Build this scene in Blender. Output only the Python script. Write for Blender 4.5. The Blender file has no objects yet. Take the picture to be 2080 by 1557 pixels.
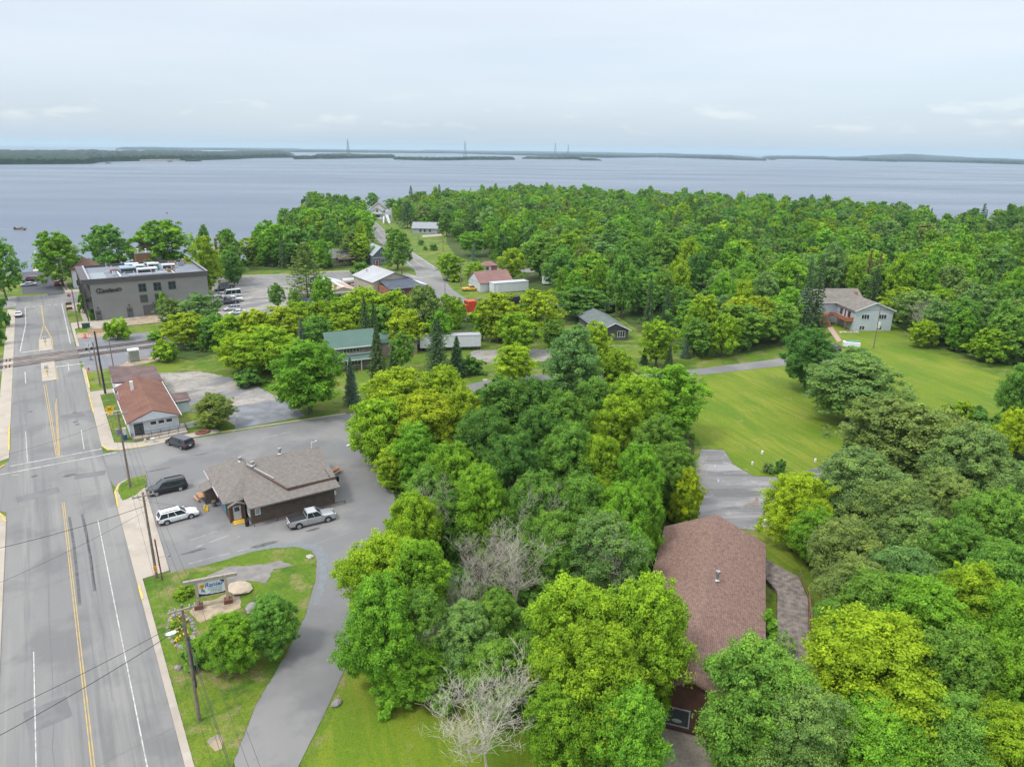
import bpy, math, random
import numpy as np
from mathutils import Vector, Matrix
from mathutils.geometry import tessellate_polygon
random.seed(7)
PI = math.pi
scene = bpy.context.scene
COL = scene.collection
# ------------------------------------------------------------------ camera, sky, sun, exposure
CAM_H = 45.5; FPX = 1441.0; PITCH = math.atan(473.5/FPX); ROLL = 0.0125
cf = Vector((0, math.cos(PITCH), -math.sin(PITCH))); cu0 = Vector((0, math.sin(PITCH), math.cos(PITCH))); cr0 = Vector((1, 0, 0))
cr = math.cos(ROLL)*cr0 + math.sin(ROLL)*cu0; cu = -math.sin(ROLL)*cr0 + math.cos(ROLL)*cu0
cam_d = bpy.data.cameras.new('camera'); cam = bpy.data.objects.new('camera', cam_d); COL.objects.link(cam)
cam_d.sensor_width = 36; cam_d.lens = 36*FPX/2080; cam_d.clip_start = 0.5; cam_d.clip_end = 60000
M3 = Matrix((cr, cu, -cf)).transposed()
cam.matrix_world = Matrix.Translation((0, 0, CAM_H)) @ M3.to_4x4()
scene.camera = cam
SUN_EL, SUN_AZ = math.radians(56), math.radians(-125)      # azimuth from +Y (north), clockwise
w = bpy.data.worlds.new('World'); scene.world = w; w.use_nodes = True
nt = w.node_tree; N = nt.nodes; LK = nt.links; N.clear()
def nn(t, **k):
    n = N.new(t)
    for a, b in k.items(): setattr(n, a, b)
    return n
sky = nn('ShaderNodeTexSky'); sky.sky_type = 'NISHITA'; sky.sun_disc = False
sky.sun_elevation = SUN_EL; sky.sun_rotation = SUN_AZ; sky.air_density = 1.0; sky.dust_density = 1.5
bg1 = nn('ShaderNodeBackground'); LK.new(sky.outputs[0], bg1.inputs[0]); bg1.inputs[1].default_value = 0.05
tc = nn('ShaderNodeTexCoord'); sep = nn('ShaderNodeSeparateXYZ'); LK.new(tc.outputs['Generated'], sep.inputs[0])
mp = nn('ShaderNodeMapping'); mp.inputs['Scale'].default_value = (1, 1, 9); LK.new(tc.outputs['Generated'], mp.inputs[0])
ns = nn('ShaderNodeTexNoise'); ns.inputs['Scale'].default_value = 2.6; ns.inputs['Detail'].default_value = 6; ns.inputs['Roughness'].default_value = .5; LK.new(mp.outputs[0], ns.inputs[0])
# small cumulus low over the horizon
mp2 = nn('ShaderNodeMapping'); mp2.inputs['Scale'].default_value = (1, 1, 3.6); LK.new(tc.outputs['Generated'], mp2.inputs[0])
n2 = nn('ShaderNodeTexNoise'); n2.inputs['Scale'].default_value = 17; n2.inputs['Detail'].default_value = 5; LK.new(mp2.outputs[0], n2.inputs[0])
r2 = nn('ShaderNodeValToRGB'); r2.color_ramp.elements[0].position = .56; r2.color_ramp.elements[1].position = .70; LK.new(n2.outputs[0], r2.inputs[0])
band = nn('ShaderNodeValToRGB')
for i, (p, v) in enumerate([(0, 0), (.018, .0), (.032, .8), (.050, .7), (.075, 0)]):
    e = band.color_ramp.elements[i] if i < 2 else band.color_ramp.elements.new(p)
    e.position = p; e.color = (v, v, v, 1)
LK.new(sep.outputs[2], band.inputs[0])
mul = nn('ShaderNodeMath', operation='MULTIPLY'); LK.new(r2.outputs[0], mul.inputs[0]); LK.new(band.outputs[0], mul.inputs[1])
# overcast veil: brighter towards the zenith (CIE overcast), bluer low down
ramp = nn('ShaderNodeValToRGB'); cr_ = ramp.color_ramp
for i, (p, c) in enumerate([(0, (.37, .445, .55)), (.04, (.41, .475, .565)), (.16, (.565, .575, .61)), (.45, (1.2, 1.24, 1.26)), (1, (1.85, 1.87, 1.88))]):
    e = cr_.elements[i] if i < 2 else cr_.elements.new(p)
    e.position = p; e.color = c + (1,)
LK.new(sep.outputs[2], ramp.inputs[0])
cl = nn('ShaderNodeValToRGB'); cl.color_ramp.elements[0].position = .36; cl.color_ramp.elements[0].color = (.955, .97, .98, 1)
cl.color_ramp.elements[1].position = .66; cl.color_ramp.elements[1].color = (1.06, 1.05, 1.035, 1); LK.new(ns.outputs[0], cl.inputs[0])
m1 = nn('ShaderNodeMix', data_type='RGBA', blend_type='MULTIPLY'); m1.inputs[0].default_value = 1
LK.new(ramp.outputs[0], m1.inputs[6]); LK.new(cl.outputs[0], m1.inputs[7])
m2 = nn('ShaderNodeMix', data_type='RGBA'); LK.new(mul.outputs[0], m2.inputs[0]); LK.new(m1.outputs[2], m2.inputs[6]); m2.inputs[7].default_value = (.56, .60, .645, 1)
bg2 = nn('ShaderNodeBackground'); LK.new(m2.outputs[2], bg2.inputs[0]); bg2.inputs[1].default_value = 0.92
add = nn('ShaderNodeAddShader'); LK.new(bg1.outputs[0], add.inputs[0]); LK.new(bg2.outputs[0], add.inputs[1])
out = nn('ShaderNodeOutputWorld'); LK.new(add.outputs[0], out.inputs[0])
sd = bpy.data.lights.new('sun', 'SUN'); sd.energy = 1.9; sd.angle = math.radians(10); sd.color = (1, .96, .9)
so = bpy.data.objects.new('sun', sd); COL.objects.link(so)
sdir = Vector((math.sin(SUN_AZ)*math.cos(SUN_EL), math.cos(SUN_AZ)*math.cos(SUN_EL), math.sin(SUN_EL)))
so.rotation_euler = sdir.to_track_quat('Z', 'Y').to_euler()
scene.view_settings.view_transform = 'Standard'; scene.view_settings.look = 'None'
scene.view_settings.exposure = 0.28; scene.view_settings.gamma = 1.0
try:
    scene.cycles.max_bounces = 8; scene.cycles.diffuse_bounces = 6; scene.cycles.transmission_bounces = 5; scene.cycles.volume_bounces = 0
except Exception: pass
# ------------------------------------------------------------------ coordinates
TH = math.radians(33.4); CT, ST = math.cos(TH), math.sin(TH)
def W(X, Y, z=0.0): return Vector((X*CT - Y*ST, X*ST + Y*CT, z))     # town grid: Y runs up the main road
def g(px, py, z=0.0):
    d = cf*FPX + cr*(px-1040) - cu*(py-778.5); t = (z-CAM_H)/d.z
    return Vector((0, 0, CAM_H)) + d*t
def row(p):
    q = p - Vector((0, 0, CAM_H)); return 778.5 - FPX*q.dot(cu)/q.dot(cf)
def dist(p): return (p - Vector((0, 0, CAM_H))).dot(cf)
# ------------------------------------------------------------------ materials
MC = {}
ALB = 0.83      # one overall factor for the base colours below
def mat(name, col, rough=.8, var=.12, scale=2.0, detail=4, metal=0, spec=.3, bump=0, coat=0, col2=None, kind=None, p=None):
    if name in MC: return MC[name]
    col = tuple(q*ALB for q in col); col2 = tuple(q*ALB for q in col2) if col2 else None
    m = bpy.data.materials.new(name); m.use_nodes = True; t = m.node_tree; b = t.nodes['Principled BSDF']
    b.inputs['Roughness'].default_value = rough; b.inputs['Metallic'].default_value = metal
    b.inputs['Specular IOR Level'].default_value = spec
    if coat: b.inputs['Coat Weight'].default_value = coat; b.inputs['Coat Roughness'].default_value = .08
    c = t.nodes.new('ShaderNodeTexCoord'); n = t.nodes.new('ShaderNodeTexNoise'); n.inputs['Scale'].default_value = scale; n.inputs['Detail'].default_value = detail
    t.links.new(c.outputs['Object'], n.inputs[0])
    mr = t.nodes.new('ShaderNodeMapRange'); mr.inputs[1].default_value = .3; mr.inputs[2].default_value = .7; t.links.new(n.outputs[0], mr.inputs[0])
    mx = t.nodes.new('ShaderNodeMix'); mx.data_type = 'RGBA'; t.links.new(mr.outputs[0], mx.inputs[0])
    if col2 is None: a = [x*(1-var) for x in col]; d = [min(1, x*(1+var)) for x in col]
    else: a, d = col, col2
    mx.inputs[6].default_value = (*a, 1); mx.inputs[7].default_value = (*d, 1)
    last = mx.outputs[2]; hgt = n.outputs[0]
    if kind == 'stripe':      # horizontal siding boards: p = board height (object z)
        s = t.nodes.new('ShaderNodeSeparateXYZ'); t.links.new(c.outputs['Object'], s.inputs[0])
        q = t.nodes.new('ShaderNodeMath'); q.operation = 'DIVIDE'; t.links.new(s.outputs[p[1]], q.inputs[0]); q.inputs[1].default_value = p[0]
        f = t.nodes.new('ShaderNodeMath'); f.operation = 'FRACT'; t.links.new(q.outputs[0], f.inputs[0])
        r = t.nodes.new('ShaderNodeValToRGB'); r.color_ramp.elements[0].position = 0; r.color_ramp.elements[0].color = (p[2], p[2], p[2], 1)
        r.color_ramp.elements[1].position = .28; r.color_ramp.elements[1].color = (1, 1, 1, 1); t.links.new(f.outputs[0], r.inputs[0])
        m3 = t.nodes.new('ShaderNodeMix'); m3.data_type = 'RGBA'; m3.blend_type = 'MULTIPLY'; m3.inputs[0].default_value = 1
        t.links.new(last, m3.inputs[6]); t.links.new(r.outputs[0], m3.inputs[7]); last = m3.outputs[2]; hgt = f.outputs[0]
    if kind == 'tile':        # shingles / pavers / bricks: p = (w, h, strength)
        br = t.nodes.new('ShaderNodeTexBrick'); br.inputs['Scale'].default_value = 1; br.inputs['Brick Width'].default_value = p[0]; br.inputs['Row Height'].default_value = p[1]
        br.inputs['Mortar Size'].default_value = p[3] if len(p) > 3 else .008; br.inputs['Mortar'].default_value = (.55, .55, .55, 1)
        br.inputs['Color1'].default_value = (1-p[2],)*3+(1,); br.inputs['Color2'].default_value = (1+p[2],)*3+(1,)
        br.inputs['Bias'].default_value = 0
        mq = t.nodes.new('ShaderNodeMapping'); mq.inputs['Rotation'].default_value = (0, 0, PI/2 if len(p) > 4 else 0); t.links.new(c.outputs['Object'], mq.inputs[0]); t.links.new(mq.outputs[0], br.inputs[0])
        m3 = t.nodes.new('ShaderNodeMix'); m3.data_type = 'RGBA'; m3.blend_type = 'MULTIPLY'; m3.inputs[0].default_value = 1
        t.links.new(last, m3.inputs[6]); t.links.new(br.outputs[0], m3.inputs[7]); last = m3.outputs[2]
    if bump:
        bp = t.nodes.new('ShaderNodeBump'); bp.inputs['Strength'].default_value = bump; bp.inputs['Distance'].default_value = .05
        t.links.new(hgt, bp.inputs['Height']); t.links.new(bp.outputs[0], b.inputs['Normal'])
    t.links.new(last, b.inputs['Base Color'])
    MC[name] = m; return m
def ground_mat(name, cols, scales, rough=.92, fine=30, fv=.12, streak=None):
    """several octaves of patches: cols = base + list of (colour, scale, threshold lo, hi)"""
    if name in MC: return MC[name]
    cols = tuple(q*ALB for q in cols); scales = [(tuple(q*ALB for q in a_[0]),)+tuple(a_[1:]) for a_ in scales]
    m = bpy.data.materials.new(name); m.use_nodes = True; t = m.node_tree; b = t.nodes['Principled BSDF']
    b.inputs['Roughness'].default_value = rough; b.inputs['Specular IOR Level'].default_value = .2
    c = t.nodes.new('ShaderNodeTexCoord'); last = None
    rgb = t.nodes.new('ShaderNodeRGB'); rgb.outputs[0].default_value = (*cols, 1); last = rgb.outputs[0]
    for i, (cc, sc, lo, hi, strg) in enumerate(scales):
        src = c.outputs['Object']
        mpp = t.nodes.new('ShaderNodeMapping'); mpp.inputs['Location'].default_value = (i*37.7, i*11.3, 0)
        if streak and i in streak: mpp.vector_type = 'TEXTURE'; mpp.inputs['Rotation'].default_value = (0, 0, streak[i][0]); mpp.inputs['Scale'].default_value = tuple(1/q for q in streak[i][1])
        t.links.new(src, mpp.inputs[0])
        n = t.nodes.new('ShaderNodeTexNoise'); n.inputs['Scale'].default_value = sc; n.inputs['Detail'].default_value = 7; n.inputs['Roughness'].default_value = .6; t.links.new(mpp.outputs[0], n.inputs[0])
        mr = t.nodes.new('ShaderNodeMapRange'); mr.inputs[1].default_value = lo; mr.inputs[2].default_value = hi; mr.inputs[4].default_value = strg; t.links.new(n.outputs[0], mr.inputs[0])
        mx = t.nodes.new('ShaderNodeMix'); mx.data_type = 'RGBA'; t.links.new(mr.outputs[0], mx.inputs[0]); t.links.new(last, mx.inputs[6]); mx.inputs[7].default_value = (*cc, 1); last = mx.outputs[2]
    n = t.nodes.new('ShaderNodeTexNoise'); n.inputs['Scale'].default_value = fine; n.inputs['Detail'].default_value = 3; t.links.new(c.outputs['Object'], n.inputs[0])
    mr = t.nodes.new('ShaderNodeMapRange'); mr.inputs[1].default_value = .3; mr.inputs[2].default_value = .7; mr.inputs[3].default_value = 1-fv; mr.inputs[4].default_value = 1+fv; t.links.new(n.outputs[0], mr.inputs[0])
    mm = t.nodes.new('ShaderNodeMix'); mm.data_type = 'RGBA'; mm.blend_type = 'MULTIPLY'; mm.inputs[0].default_value = 1; t.links.new(last, mm.inputs[6]); t.links.new(mr.outputs[0], mm.inputs[7])
    t.links.new(mm.outputs[2], b.inputs['Base Color']); MC[name] = m; return m
GRASS = ground_mat('grass', (.095, .165, .014), [((.165, .205, .022), .07, .46, .58, .8), ((.050, .115, .010), .2, .5, .6, .85), ((.26, .215, .10), .30, .51, .61, .8), ((.12, .20, .014), 1.1, .48, .58, .6), ((.055, .12, .012), 3.5, .52, .62, .5)], fine=9, fv=.28)
LAWN = ground_mat('mown_lawn', (.148, .208, .014), [((.205, .24, .028), .05, .45, .58, .85), ((.078, .165, .009), .16, .48, .62, .75), ((.25, .225, .09), .33, .59, .67, .65), ((.10, .18, .011), 1.3, .48, .56, .6), ((.20, .225, .03), 1.6, .56, .66, .5), ((.07, .15, .010), 2.5, .56, .66, .5)], fine=8, fv=.24, streak={1: (.3, (1, .3, 1)), 3: (.32, (1, .05, 1))})
FLOOR = ground_mat('forest_floor', (.06, .105, .02), [((.12, .095, .045), .12, .5, .64, .9), ((.03, .06, .01), .5, .45, .6, .8)], fine=4, fv=.3)
ASPH = ground_mat('asphalt', (.21, .208, .206), [((.265, .26, .25), .07, .46, .58, .75), ((.16, .16, .163), .10, .52, .62, .7), ((.285, .28, .265), .3, .56, .66, .5), ((.15, .15, .153), .5, .54, .63, .5), ((.15, .15, .155), 1.1, .67, .74, .45)], rough=.9, fine=20, fv=.08, streak={0: (TH, (1, .2, 1)), 2: (TH, (3, .06, 1)), 3: (TH, (2, .05, 1))})
LOTA = ground_mat('lot_asphalt', (.195, .194, .196), [((.25, .245, .24), .08, .47, .57, .8), ((.165, .165, .17), .12, .52, .62, .7), ((.34, .33, .32), .25, .66, .76, .4), ((.12, .12, .125), .6, .69, .76, .5)], rough=.9, fine=22, fv=.09, streak={2: (TH+.15, (.15, 2, 1))})
DARKA = ground_mat('dark_asphalt', (.085, .085, .10), [((.11, .11, .12), .1, .45, .6, .8)], fine=20)
OLDA = ground_mat('driveway_asphalt', (.215, .213, .218), [((.15, .148, .153), .14, .47, .56, .9), ((.33, .32, .325), .2, .52, .61, .85), ((.38, .35, .31), .5, .57, .66, .6)], fine=14, streak={0: (.1, (.3, 1.6, 1)), 1: (.1, (.25, 1.4, 1))})
GRAV = ground_mat('gravel', (.30, .288, .27), [((.17, .18, .20), .14, .48, .55, .9), ((.41, .37, .32), .12, .53, .6, .7), ((.25, .205, .15), .5, .53, .60, .65), ((.20, .20, .21), 1.6, .54, .6, .5)], fine=16, fv=.22, streak={0: (TH+.4, (.35, 1.5, 1)), 1: (TH-.2, (.4, 1.6, 1))})
BALL = ground_mat('ballast', (.20, .205, .225), [((.27, .26, .25), .2, .5, .65, .8)], fine=25, fv=.2)
CONC = ground_mat('concrete', (.42, .37, .315), [((.34, .30, .255), .2, .48, .62, .7), ((.50, .47, .43), .5, .55, .7, .6)], fine=12, fv=.07)
SAND = ground_mat('sand', (.37, .29, .20), [((.24, .21, .17), .6, .48, .58, .8), ((.46, .39, .29), .5, .53, .62, .8)], fine=12, fv=.12)
WHITEP = ground_mat('white_road_paint', (.56, .56, .54), [((.30, .30, .295), 1.6, .47, .62, .8), ((.34, .335, .33), .25, .5, .6, .6)], rough=.8)
YELP = ground_mat('yellow_road_paint', (.50, .36, .14), [((.34, .29, .20), 1.2, .46, .6, .85), ((.40, .33, .20), .2, .5, .6, .5)], rough=.8)
YELC = mat('yellow_kerb_paint', (.62, .45, .12), .7, .22, 1.2)
CRACK = mat('crack_sealant', (.145, .145, .145), .7, .2, 3)
def P(name, col, **k): return mat(name, col, **k)
WHITE = P('white_paint', (.74, .75, .77), rough=.5, var=.05); DARK = P('dark_trim', (.045, .043, .043), rough=.6); BLACK = P('black_plastic', (.02, .02, .022), rough=.4)
GLASS = P('window_glass', (.035, .045, .055), rough=.06, spec=.8, var=.3, scale=.8); STEEL = P('galvanised_steel', (.42, .43, .44), rough=.35, metal=.7)
TYRE = P('tyre_rubber', (.025, .025, .026), rough=.85); RIM = P('alloy_rim', (.55, .55, .56), rough=.3, metal=.8)
REDL = P('red_lens', (.5, .02, .02), rough=.2); CLEARL = P('clear_lens', (.7, .7, .68), rough=.15); PLATE = P('number_plate', (.55, .58, .62))
WOODP = P('pole_wood', (.20, .165, .135), rough=.85, var=.3, scale=3); GREYW = P('weathered_wood', (.34, .30, .255), rough=.9, var=.22, scale=4)
BARK = P('bark', (.13, .105, .08), rough=.95, var=.3, scale=3); DEADW = P('dead_wood', (.45, .42, .35), rough=.9, var=.25, scale=2)
BIRCH = P('pale_bark', (.45, .42, .37), rough=.9, var=.3, scale=2)
# ------------------------------------------------------------------ mesh helpers
class MB:
    def __init__(s): s.v = []; s.f = []; s.m = []
    def add(s, vs, fs, m=0):
        o = len(s.v); s.v += [tuple(v) for v in vs]; s.f += [tuple(i+o for i in f) for f in fs]; s.m += [m]*len(fs); return s
    def box(s, x0, y0, z0, x1, y1, z1, m=0):
        return s.add([(x0,y0,z0),(x1,y0,z0),(x1,y1,z0),(x0,y1,z0),(x0,y0,z1),(x1,y0,z1),(x1,y1,z1),(x0,y1,z1)],
                     [(0,3,2,1),(4,5,6,7),(0,1,5,4),(1,2,6,5),(2,3,7,6),(3,0,4,7)], m)
    def hexa(s, a, m=0):   # 8 corners, same order as box
        return s.add(a, [(0,3,2,1),(4,5,6,7),(0,1,5,4),(1,2,6,5),(2,3,7,6),(3,0,4,7)], m)
    def tube(s, p0, p1, r0, r1=None, n=8, m=0, cap=True):
        r1 = r0 if r1 is None else r1; p0 = Vector(p0); p1 = Vector(p1); d = (p1-p0)
        if d.length < 1e-6: return s
        d.normalize(); a = d.orthogonal().normalized(); b = d.cross(a); vs = []
        for p, r in ((p0, r0), (p1, r1)):
            for i in range(n): q = 2*PI*i/n; vs.append(p + (a*math.cos(q)+b*math.sin(q))*r)
        fs = [(i, (i+1) % n, n+(i+1) % n, n+i) for i in range(n)]
        if cap: fs += [tuple(range(n-1, -1, -1)), tuple(range(n, 2*n))]
        return s.add(vs, fs, m)
    def path(s, pts, rs, n=6, m=0):
        for i in range(len(pts)-1): s.tube(pts[i], pts[i+1], rs[i], rs[i+1], n, m, cap=(i in (0, len(pts)-2)))
        return s
    def prism(s, poly, z0, z1, m=0):
        n = len(poly); vs = [(p[0], p[1], z0) for p in poly] + [(p[0], p[1], z1) for p in poly]
        fs = [(i, (i+1) % n, n+(i+1) % n, n+i) for i in range(n)]
        tri = tessellate_polygon([[Vector((p[0], p[1], 0)) for p in poly]])
        fs += [(a+n, b+n, c+n) for a, b, c in tri] + [(c, b, a) for a, b, c in tri]
        return s.add(vs, fs, m)
    def face(s, pts, m=0): return s.add(pts, [tuple(range(len(pts)))], m)
    def slab(s, pts, t, m=0):   # polygon thickened straight down by t
        n = len(pts); vs = [tuple(p) for p in pts] + [(p[0], p[1], p[2]-t) for p in pts]
        return s.add(vs, [tuple(range(n)), tuple(range(2*n-1, n-1, -1))] + [(i, n+i, n+(i+1) % n, (i+1) % n) for i in range(n)], m)
    def ball(s, c, r, m=0, seg=10, rings=6, sq=(1, 1, 1)):
        vs = [(c[0], c[1], c[2]-r*sq[2])]; fs = []
        for j in range(1, rings):
            a = -PI/2 + PI*j/rings
            for i in range(seg): q = 2*PI*i/seg; vs.append((c[0]+r*sq[0]*math.cos(a)*math.cos(q), c[1]+r*sq[1]*math.cos(a)*math.sin(q), c[2]+r*sq[2]*math.sin(a)))
        vs.append((c[0], c[1], c[2]+r*sq[2])); L = len(vs)-1
        for i in range(seg):
            fs.append((0, 1+(i+1) % seg, 1+i)); fs.append((L, L-seg+i, L-seg+(i+1) % seg))
            for j in range(rings-2): a = 1+j*seg; fs.append((a+i, a+(i+1) % seg, a+seg+(i+1) % seg, a+seg+i))
        return s.add(vs, fs, m)
    def build(s, name, mats, parent=None, smooth=False, loc=None, rz=0):
        me = bpy.data.meshes.new(name); me.from_pydata(s.v, [], s.f)
        if not isinstance(mats, (list, tuple)): mats = [mats]
        for m in mats: me.materials.append(m)
        if len(mats) > 1: me.polygons.foreach_set('material_index', s.m)
        if smooth: me.polygons.foreach_set('use_smooth', [True]*len(s.f))
        me.update(); o = bpy.data.objects.new(name, me); COL.objects.link(o)
        if parent: o.parent = parent
        if loc is not None: o.location = loc
        o.rotation_euler.z = rz
        return o
def tag(o, label=None, cat=None, group=None, kind=None):
    if label: o['label'] = label
    if cat: o['category'] = cat
    if group: o['group'] = group
    if kind: o['kind'] = kind
    return o
def thing(name, label, cat, loc, rz=0, group=None):
    o = bpy.data.objects.new(name, None); COL.objects.link(o); o.location = loc; o.rotation_euler.z = rz; o.empty_display_size = .5
    return tag(o, label, cat, group)
def part(name, parent, mats, fn, smooth=False):
    b = MB(); fn(b); return b.build(name, mats, parent, smooth)
def kids(o): return [c for c in bpy.data.objects if c.parent == o]
def ragged(ps, m):
    if m.name not in ('grass', 'mown_lawn', 'gravel', 'sand', 'ballast', 'driveway_asphalt', 'lot_asphalt', 'bare_rock', 'slate_chips', 'blue_gravel', 'wet_mud'): return ps
    a = {'lot_asphalt': .02, 'driveway_asphalt': .08, 'grass': .07, 'gravel': .3}.get(m.name, .12); rg = random.Random(len(ps)); out = []
    for i, p in enumerate(ps):
        q = ps[(i+1) % len(ps)]; L = (Vector(q[:2])-Vector(p[:2])).length; n = max(1, min(90, int(L/.45))) if L < 120 else 1
        for k in range(n):
            t_ = k/n; out.append(Vector((p[0]+(q[0]-p[0])*t_+rg.uniform(-a, a)*(k > 0), p[1]+(q[1]-p[1])*t_+rg.uniform(-a, a)*(k > 0), 0)))
    return out
def sheet(name, pts, z, m, label=None, town=True):
    ps = ragged([W(p[0], p[1]) if town else Vector((p[0], p[1], 0)) for p in pts], m)
    tri = tessellate_polygon([[Vector((p.x, p.y, 0)) for p in ps]])
    b = MB(); b.add([(p.x, p.y, z) for p in ps], [t for t in tri]); o = b.build(name, m)
    for f in o.data.polygons:
        if f.normal.z < 0: f.flip()
    return tag(o, label, kind='structure')
def raised(name, pts, h, m, label=None):
    b = MB(); b.prism([p[:2] for p in (ragged([W(*q) for q in pts], m) if m.name == 'grass' else [W(*q) for q in pts])], 0.0, h); o = b.build(name, m); return tag(o, label, kind='structure')
def ribbon(pts, wd):
    L, R = [], []
    for i, p in enumerate(pts):
        a = Vector(pts[max(0, i-1)]); c = Vector(pts[min(len(pts)-1, i+1)]); d = (c-a).normalized(); n = Vector((-d.y, d.x)); p = Vector(p)
        L.append(p+n*wd/2); R.append(p-n*wd/2)
    return [tuple(q) for q in L] + [tuple(q) for q in reversed(R)]
def arc(cx, cy, r, a0, a1, n=8):
    return [(cx+r*math.cos(math.radians(a0+(a1-a0)*i/n)), cy+r*math.sin(math.radians(a0+(a1-a0)*i/n))) for i in range(n+1)]
# ------------------------------------------------------------------ land, lake, roads
WATER_Z = -1.6
def shore(px, py, z=13, ex=9):
    p = g(px, py, z); d = Vector((p.x, p.y, 0)).normalized(); q = p + d*ex; return (q.x, q.y)
SH = [shore(*a) for a in [(488, 470), (560, 440), (600, 412), (640, 396), (690, 404), (728, 406)]]
SH += [shore(*a) for a in [(748, 411), (790, 398), (880, 388), (960, 381), (1075, 376), (1200, 382), (1330, 387), (1450, 391), (1600, 399), (1700, 402), (1800, 411), (1880, 420), (1935, 434), (2000, 428), (2080, 418), (2350, 410)]]
wl = [W(-700, 330), W(-200, 322), W(-20, 320.5), W(-4.6, 321.5), W(0.4, 321.5), W(14, 317), W(35, 318), W(52, 320), W(66, 338)]
land_pts = [(-900, -250)] + [(p.x, p.y) for p in wl] + SH + [(900, 300), (900, -250)]
b = MB(); b.prism(land_pts, WATER_Z-1.5, 0.0); ground = b.build('ground', [GRASS]); tag(ground, 'grassy shore land of the small lakeside town', kind='structure')
def water_mat():
    m = bpy.data.materials.new('lake_water'); m.use_nodes = True; t = m.node_tree; bs = t.nodes['Principled BSDF']
    bs.inputs['Base Color'].default_value = (.122, .150, .196, 1); bs.inputs['Roughness'].default_value = .28; bs.inputs['IOR'].default_value = 1.33; bs.inputs['Specular IOR Level'].default_value = .11
    c = t.nodes.new('ShaderNodeTexCoord'); mpp = t.nodes.new('ShaderNodeMapping'); mpp.inputs['Rotation'].default_value = (0, 0, .25); mpp.inputs['Scale'].default_value = (.35, 1, 1)
    t.links.new(c.outputs['Object'], mpp.inputs[0])
    n = t.nodes.new('ShaderNodeTexNoise'); n.inputs['Scale'].default_value = .35; n.inputs['Detail'].default_value = 6; n.inputs['Roughness'].default_value = .62; t.links.new(mpp.outputs[0], n.inputs[0])
    n2 = t.nodes.new('ShaderNodeTexNoise'); n2.inputs['Scale'].default_value = .006; n2.inputs['Detail'].default_value = 5; t.links.new(mpp.outputs[0], n2.inputs[0])
    bp = t.nodes.new('ShaderNodeBump'); bp.inputs['Strength'].default_value = .9; bp.inputs['Distance'].default_value = .8; t.links.new(n.outputs[0], bp.inputs['Height']); t.links.new(bp.outputs[0], bs.inputs['Normal'])
    r = t.nodes.new('ShaderNodeMapRange'); r.inputs[1].default_value = .35; r.inputs[2].default_value = .65; r.inputs[3].default_value = .25; r.inputs[4].default_value = .5; t.links.new(n2.outputs[0], r.inputs[0]); t.links.new(r.outputs[0], bs.inputs['Roughness'])
    return m
WATER = water_mat()
b = MB(); b.face([(-24500, -500, 0), (24500, -500, 0), (24500, 32500, 0), (-24500, 32500, 0)]); o = b.build('lake_water', WATER, loc=(0, 0, WATER_Z)); tag(o, 'wide grey blue lake ruffled by small ripples', kind='structure')
# forest floor sheets
def pxpoly(pts, z=0): return [(g(x, y, z).x, g(x, y, z).y) for x, y in pts]
inner = [(p[0]-Vector((p[0], p[1])).normalized().x*9, p[1]-Vector((p[0], p[1])).normalized().y*9) for p in SH]
sheet('forest_floor', inner[7:] + pxpoly([(2400, 640), (2080, 745), (1990, 735), (1870, 690), (1800, 650), (1690, 650), (1600, 700), (1480, 725), (1340, 700), (1250, 640), (1110, 610), (1000, 540), (930, 525), (908, 495), (906, 462), (850, 440)]), .012, FLOOR, 'shaded floor of the big wood', town=False)
sheet('forest_floor', [(41, 112), (38.5, 101), (36, 94), (34, 82), (31, 74), (27, 66), (22.5, 58), (24, 50), (30, 42), (38, 33), (46, 33.5), (57, 44), (65, 55), (84, 73), (100, 92), (86, 108), (74, 113)], .012, FLOOR, 'leaf littered floor under the central grove')
sheet('forest_floor', [(68, 38), (72, 47), (86, 52), (104, 56), (128, 58), (150, 60), (160, 40), (120, -10), (60, -10), (52, 12), (60, 28)], .012, FLOOR, 'floor of the wood on the right')
sheet('forest_floor', inner[:6] + [(W(165, 430)).to_2d()[:] , (W(125, 300)).to_2d()[:], (W(110, 268)).to_2d()[:], (W(66, 285)).to_2d()[:]], .012, FLOOR, 'floor of the lakeside grove', town=False)
sheet('forest_floor', [(17, 196), (40, 197), (75, 190), (104, 190), (128, 180), (146, 176), (150, 160), (120, 150), (104, 152), (84, 160), (50, 160), (30, 170), (24, 166), (16, 178)], .012, FLOOR, 'ground under the trees beside the railway')
sheet('lawn', pxpoly([(1430, 780), (1420, 752), (1600, 740), (1700, 715), (1690, 660), (1800, 665), (1900, 715), (2120, 800), (2120, 910), (1990, 880), (1860, 840), (1740, 915), (1650, 962), (1580, 968), (1530, 966), (1492, 944), (1470, 912), (1425, 910), (1400, 850)]), .022, LAWN, 'broad mown lawn round the blue house', town=False)
sheet('lawn', pxpoly([(1535, 1075), (1545, 1050), (1585, 1008), (1660, 1000), (1700, 1080), (1640, 1160), (1575, 1145)]), .022, LAWN, 'grass beside the boardwalk', town=False)
sheet('lawn', [(20.6, 57), (12, 45.5), (8, 38), (30, 30), (38, 32), (33, 40), (25, 48)], .022, LAWN, 'lawn at the bottom edge of the view')
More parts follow.
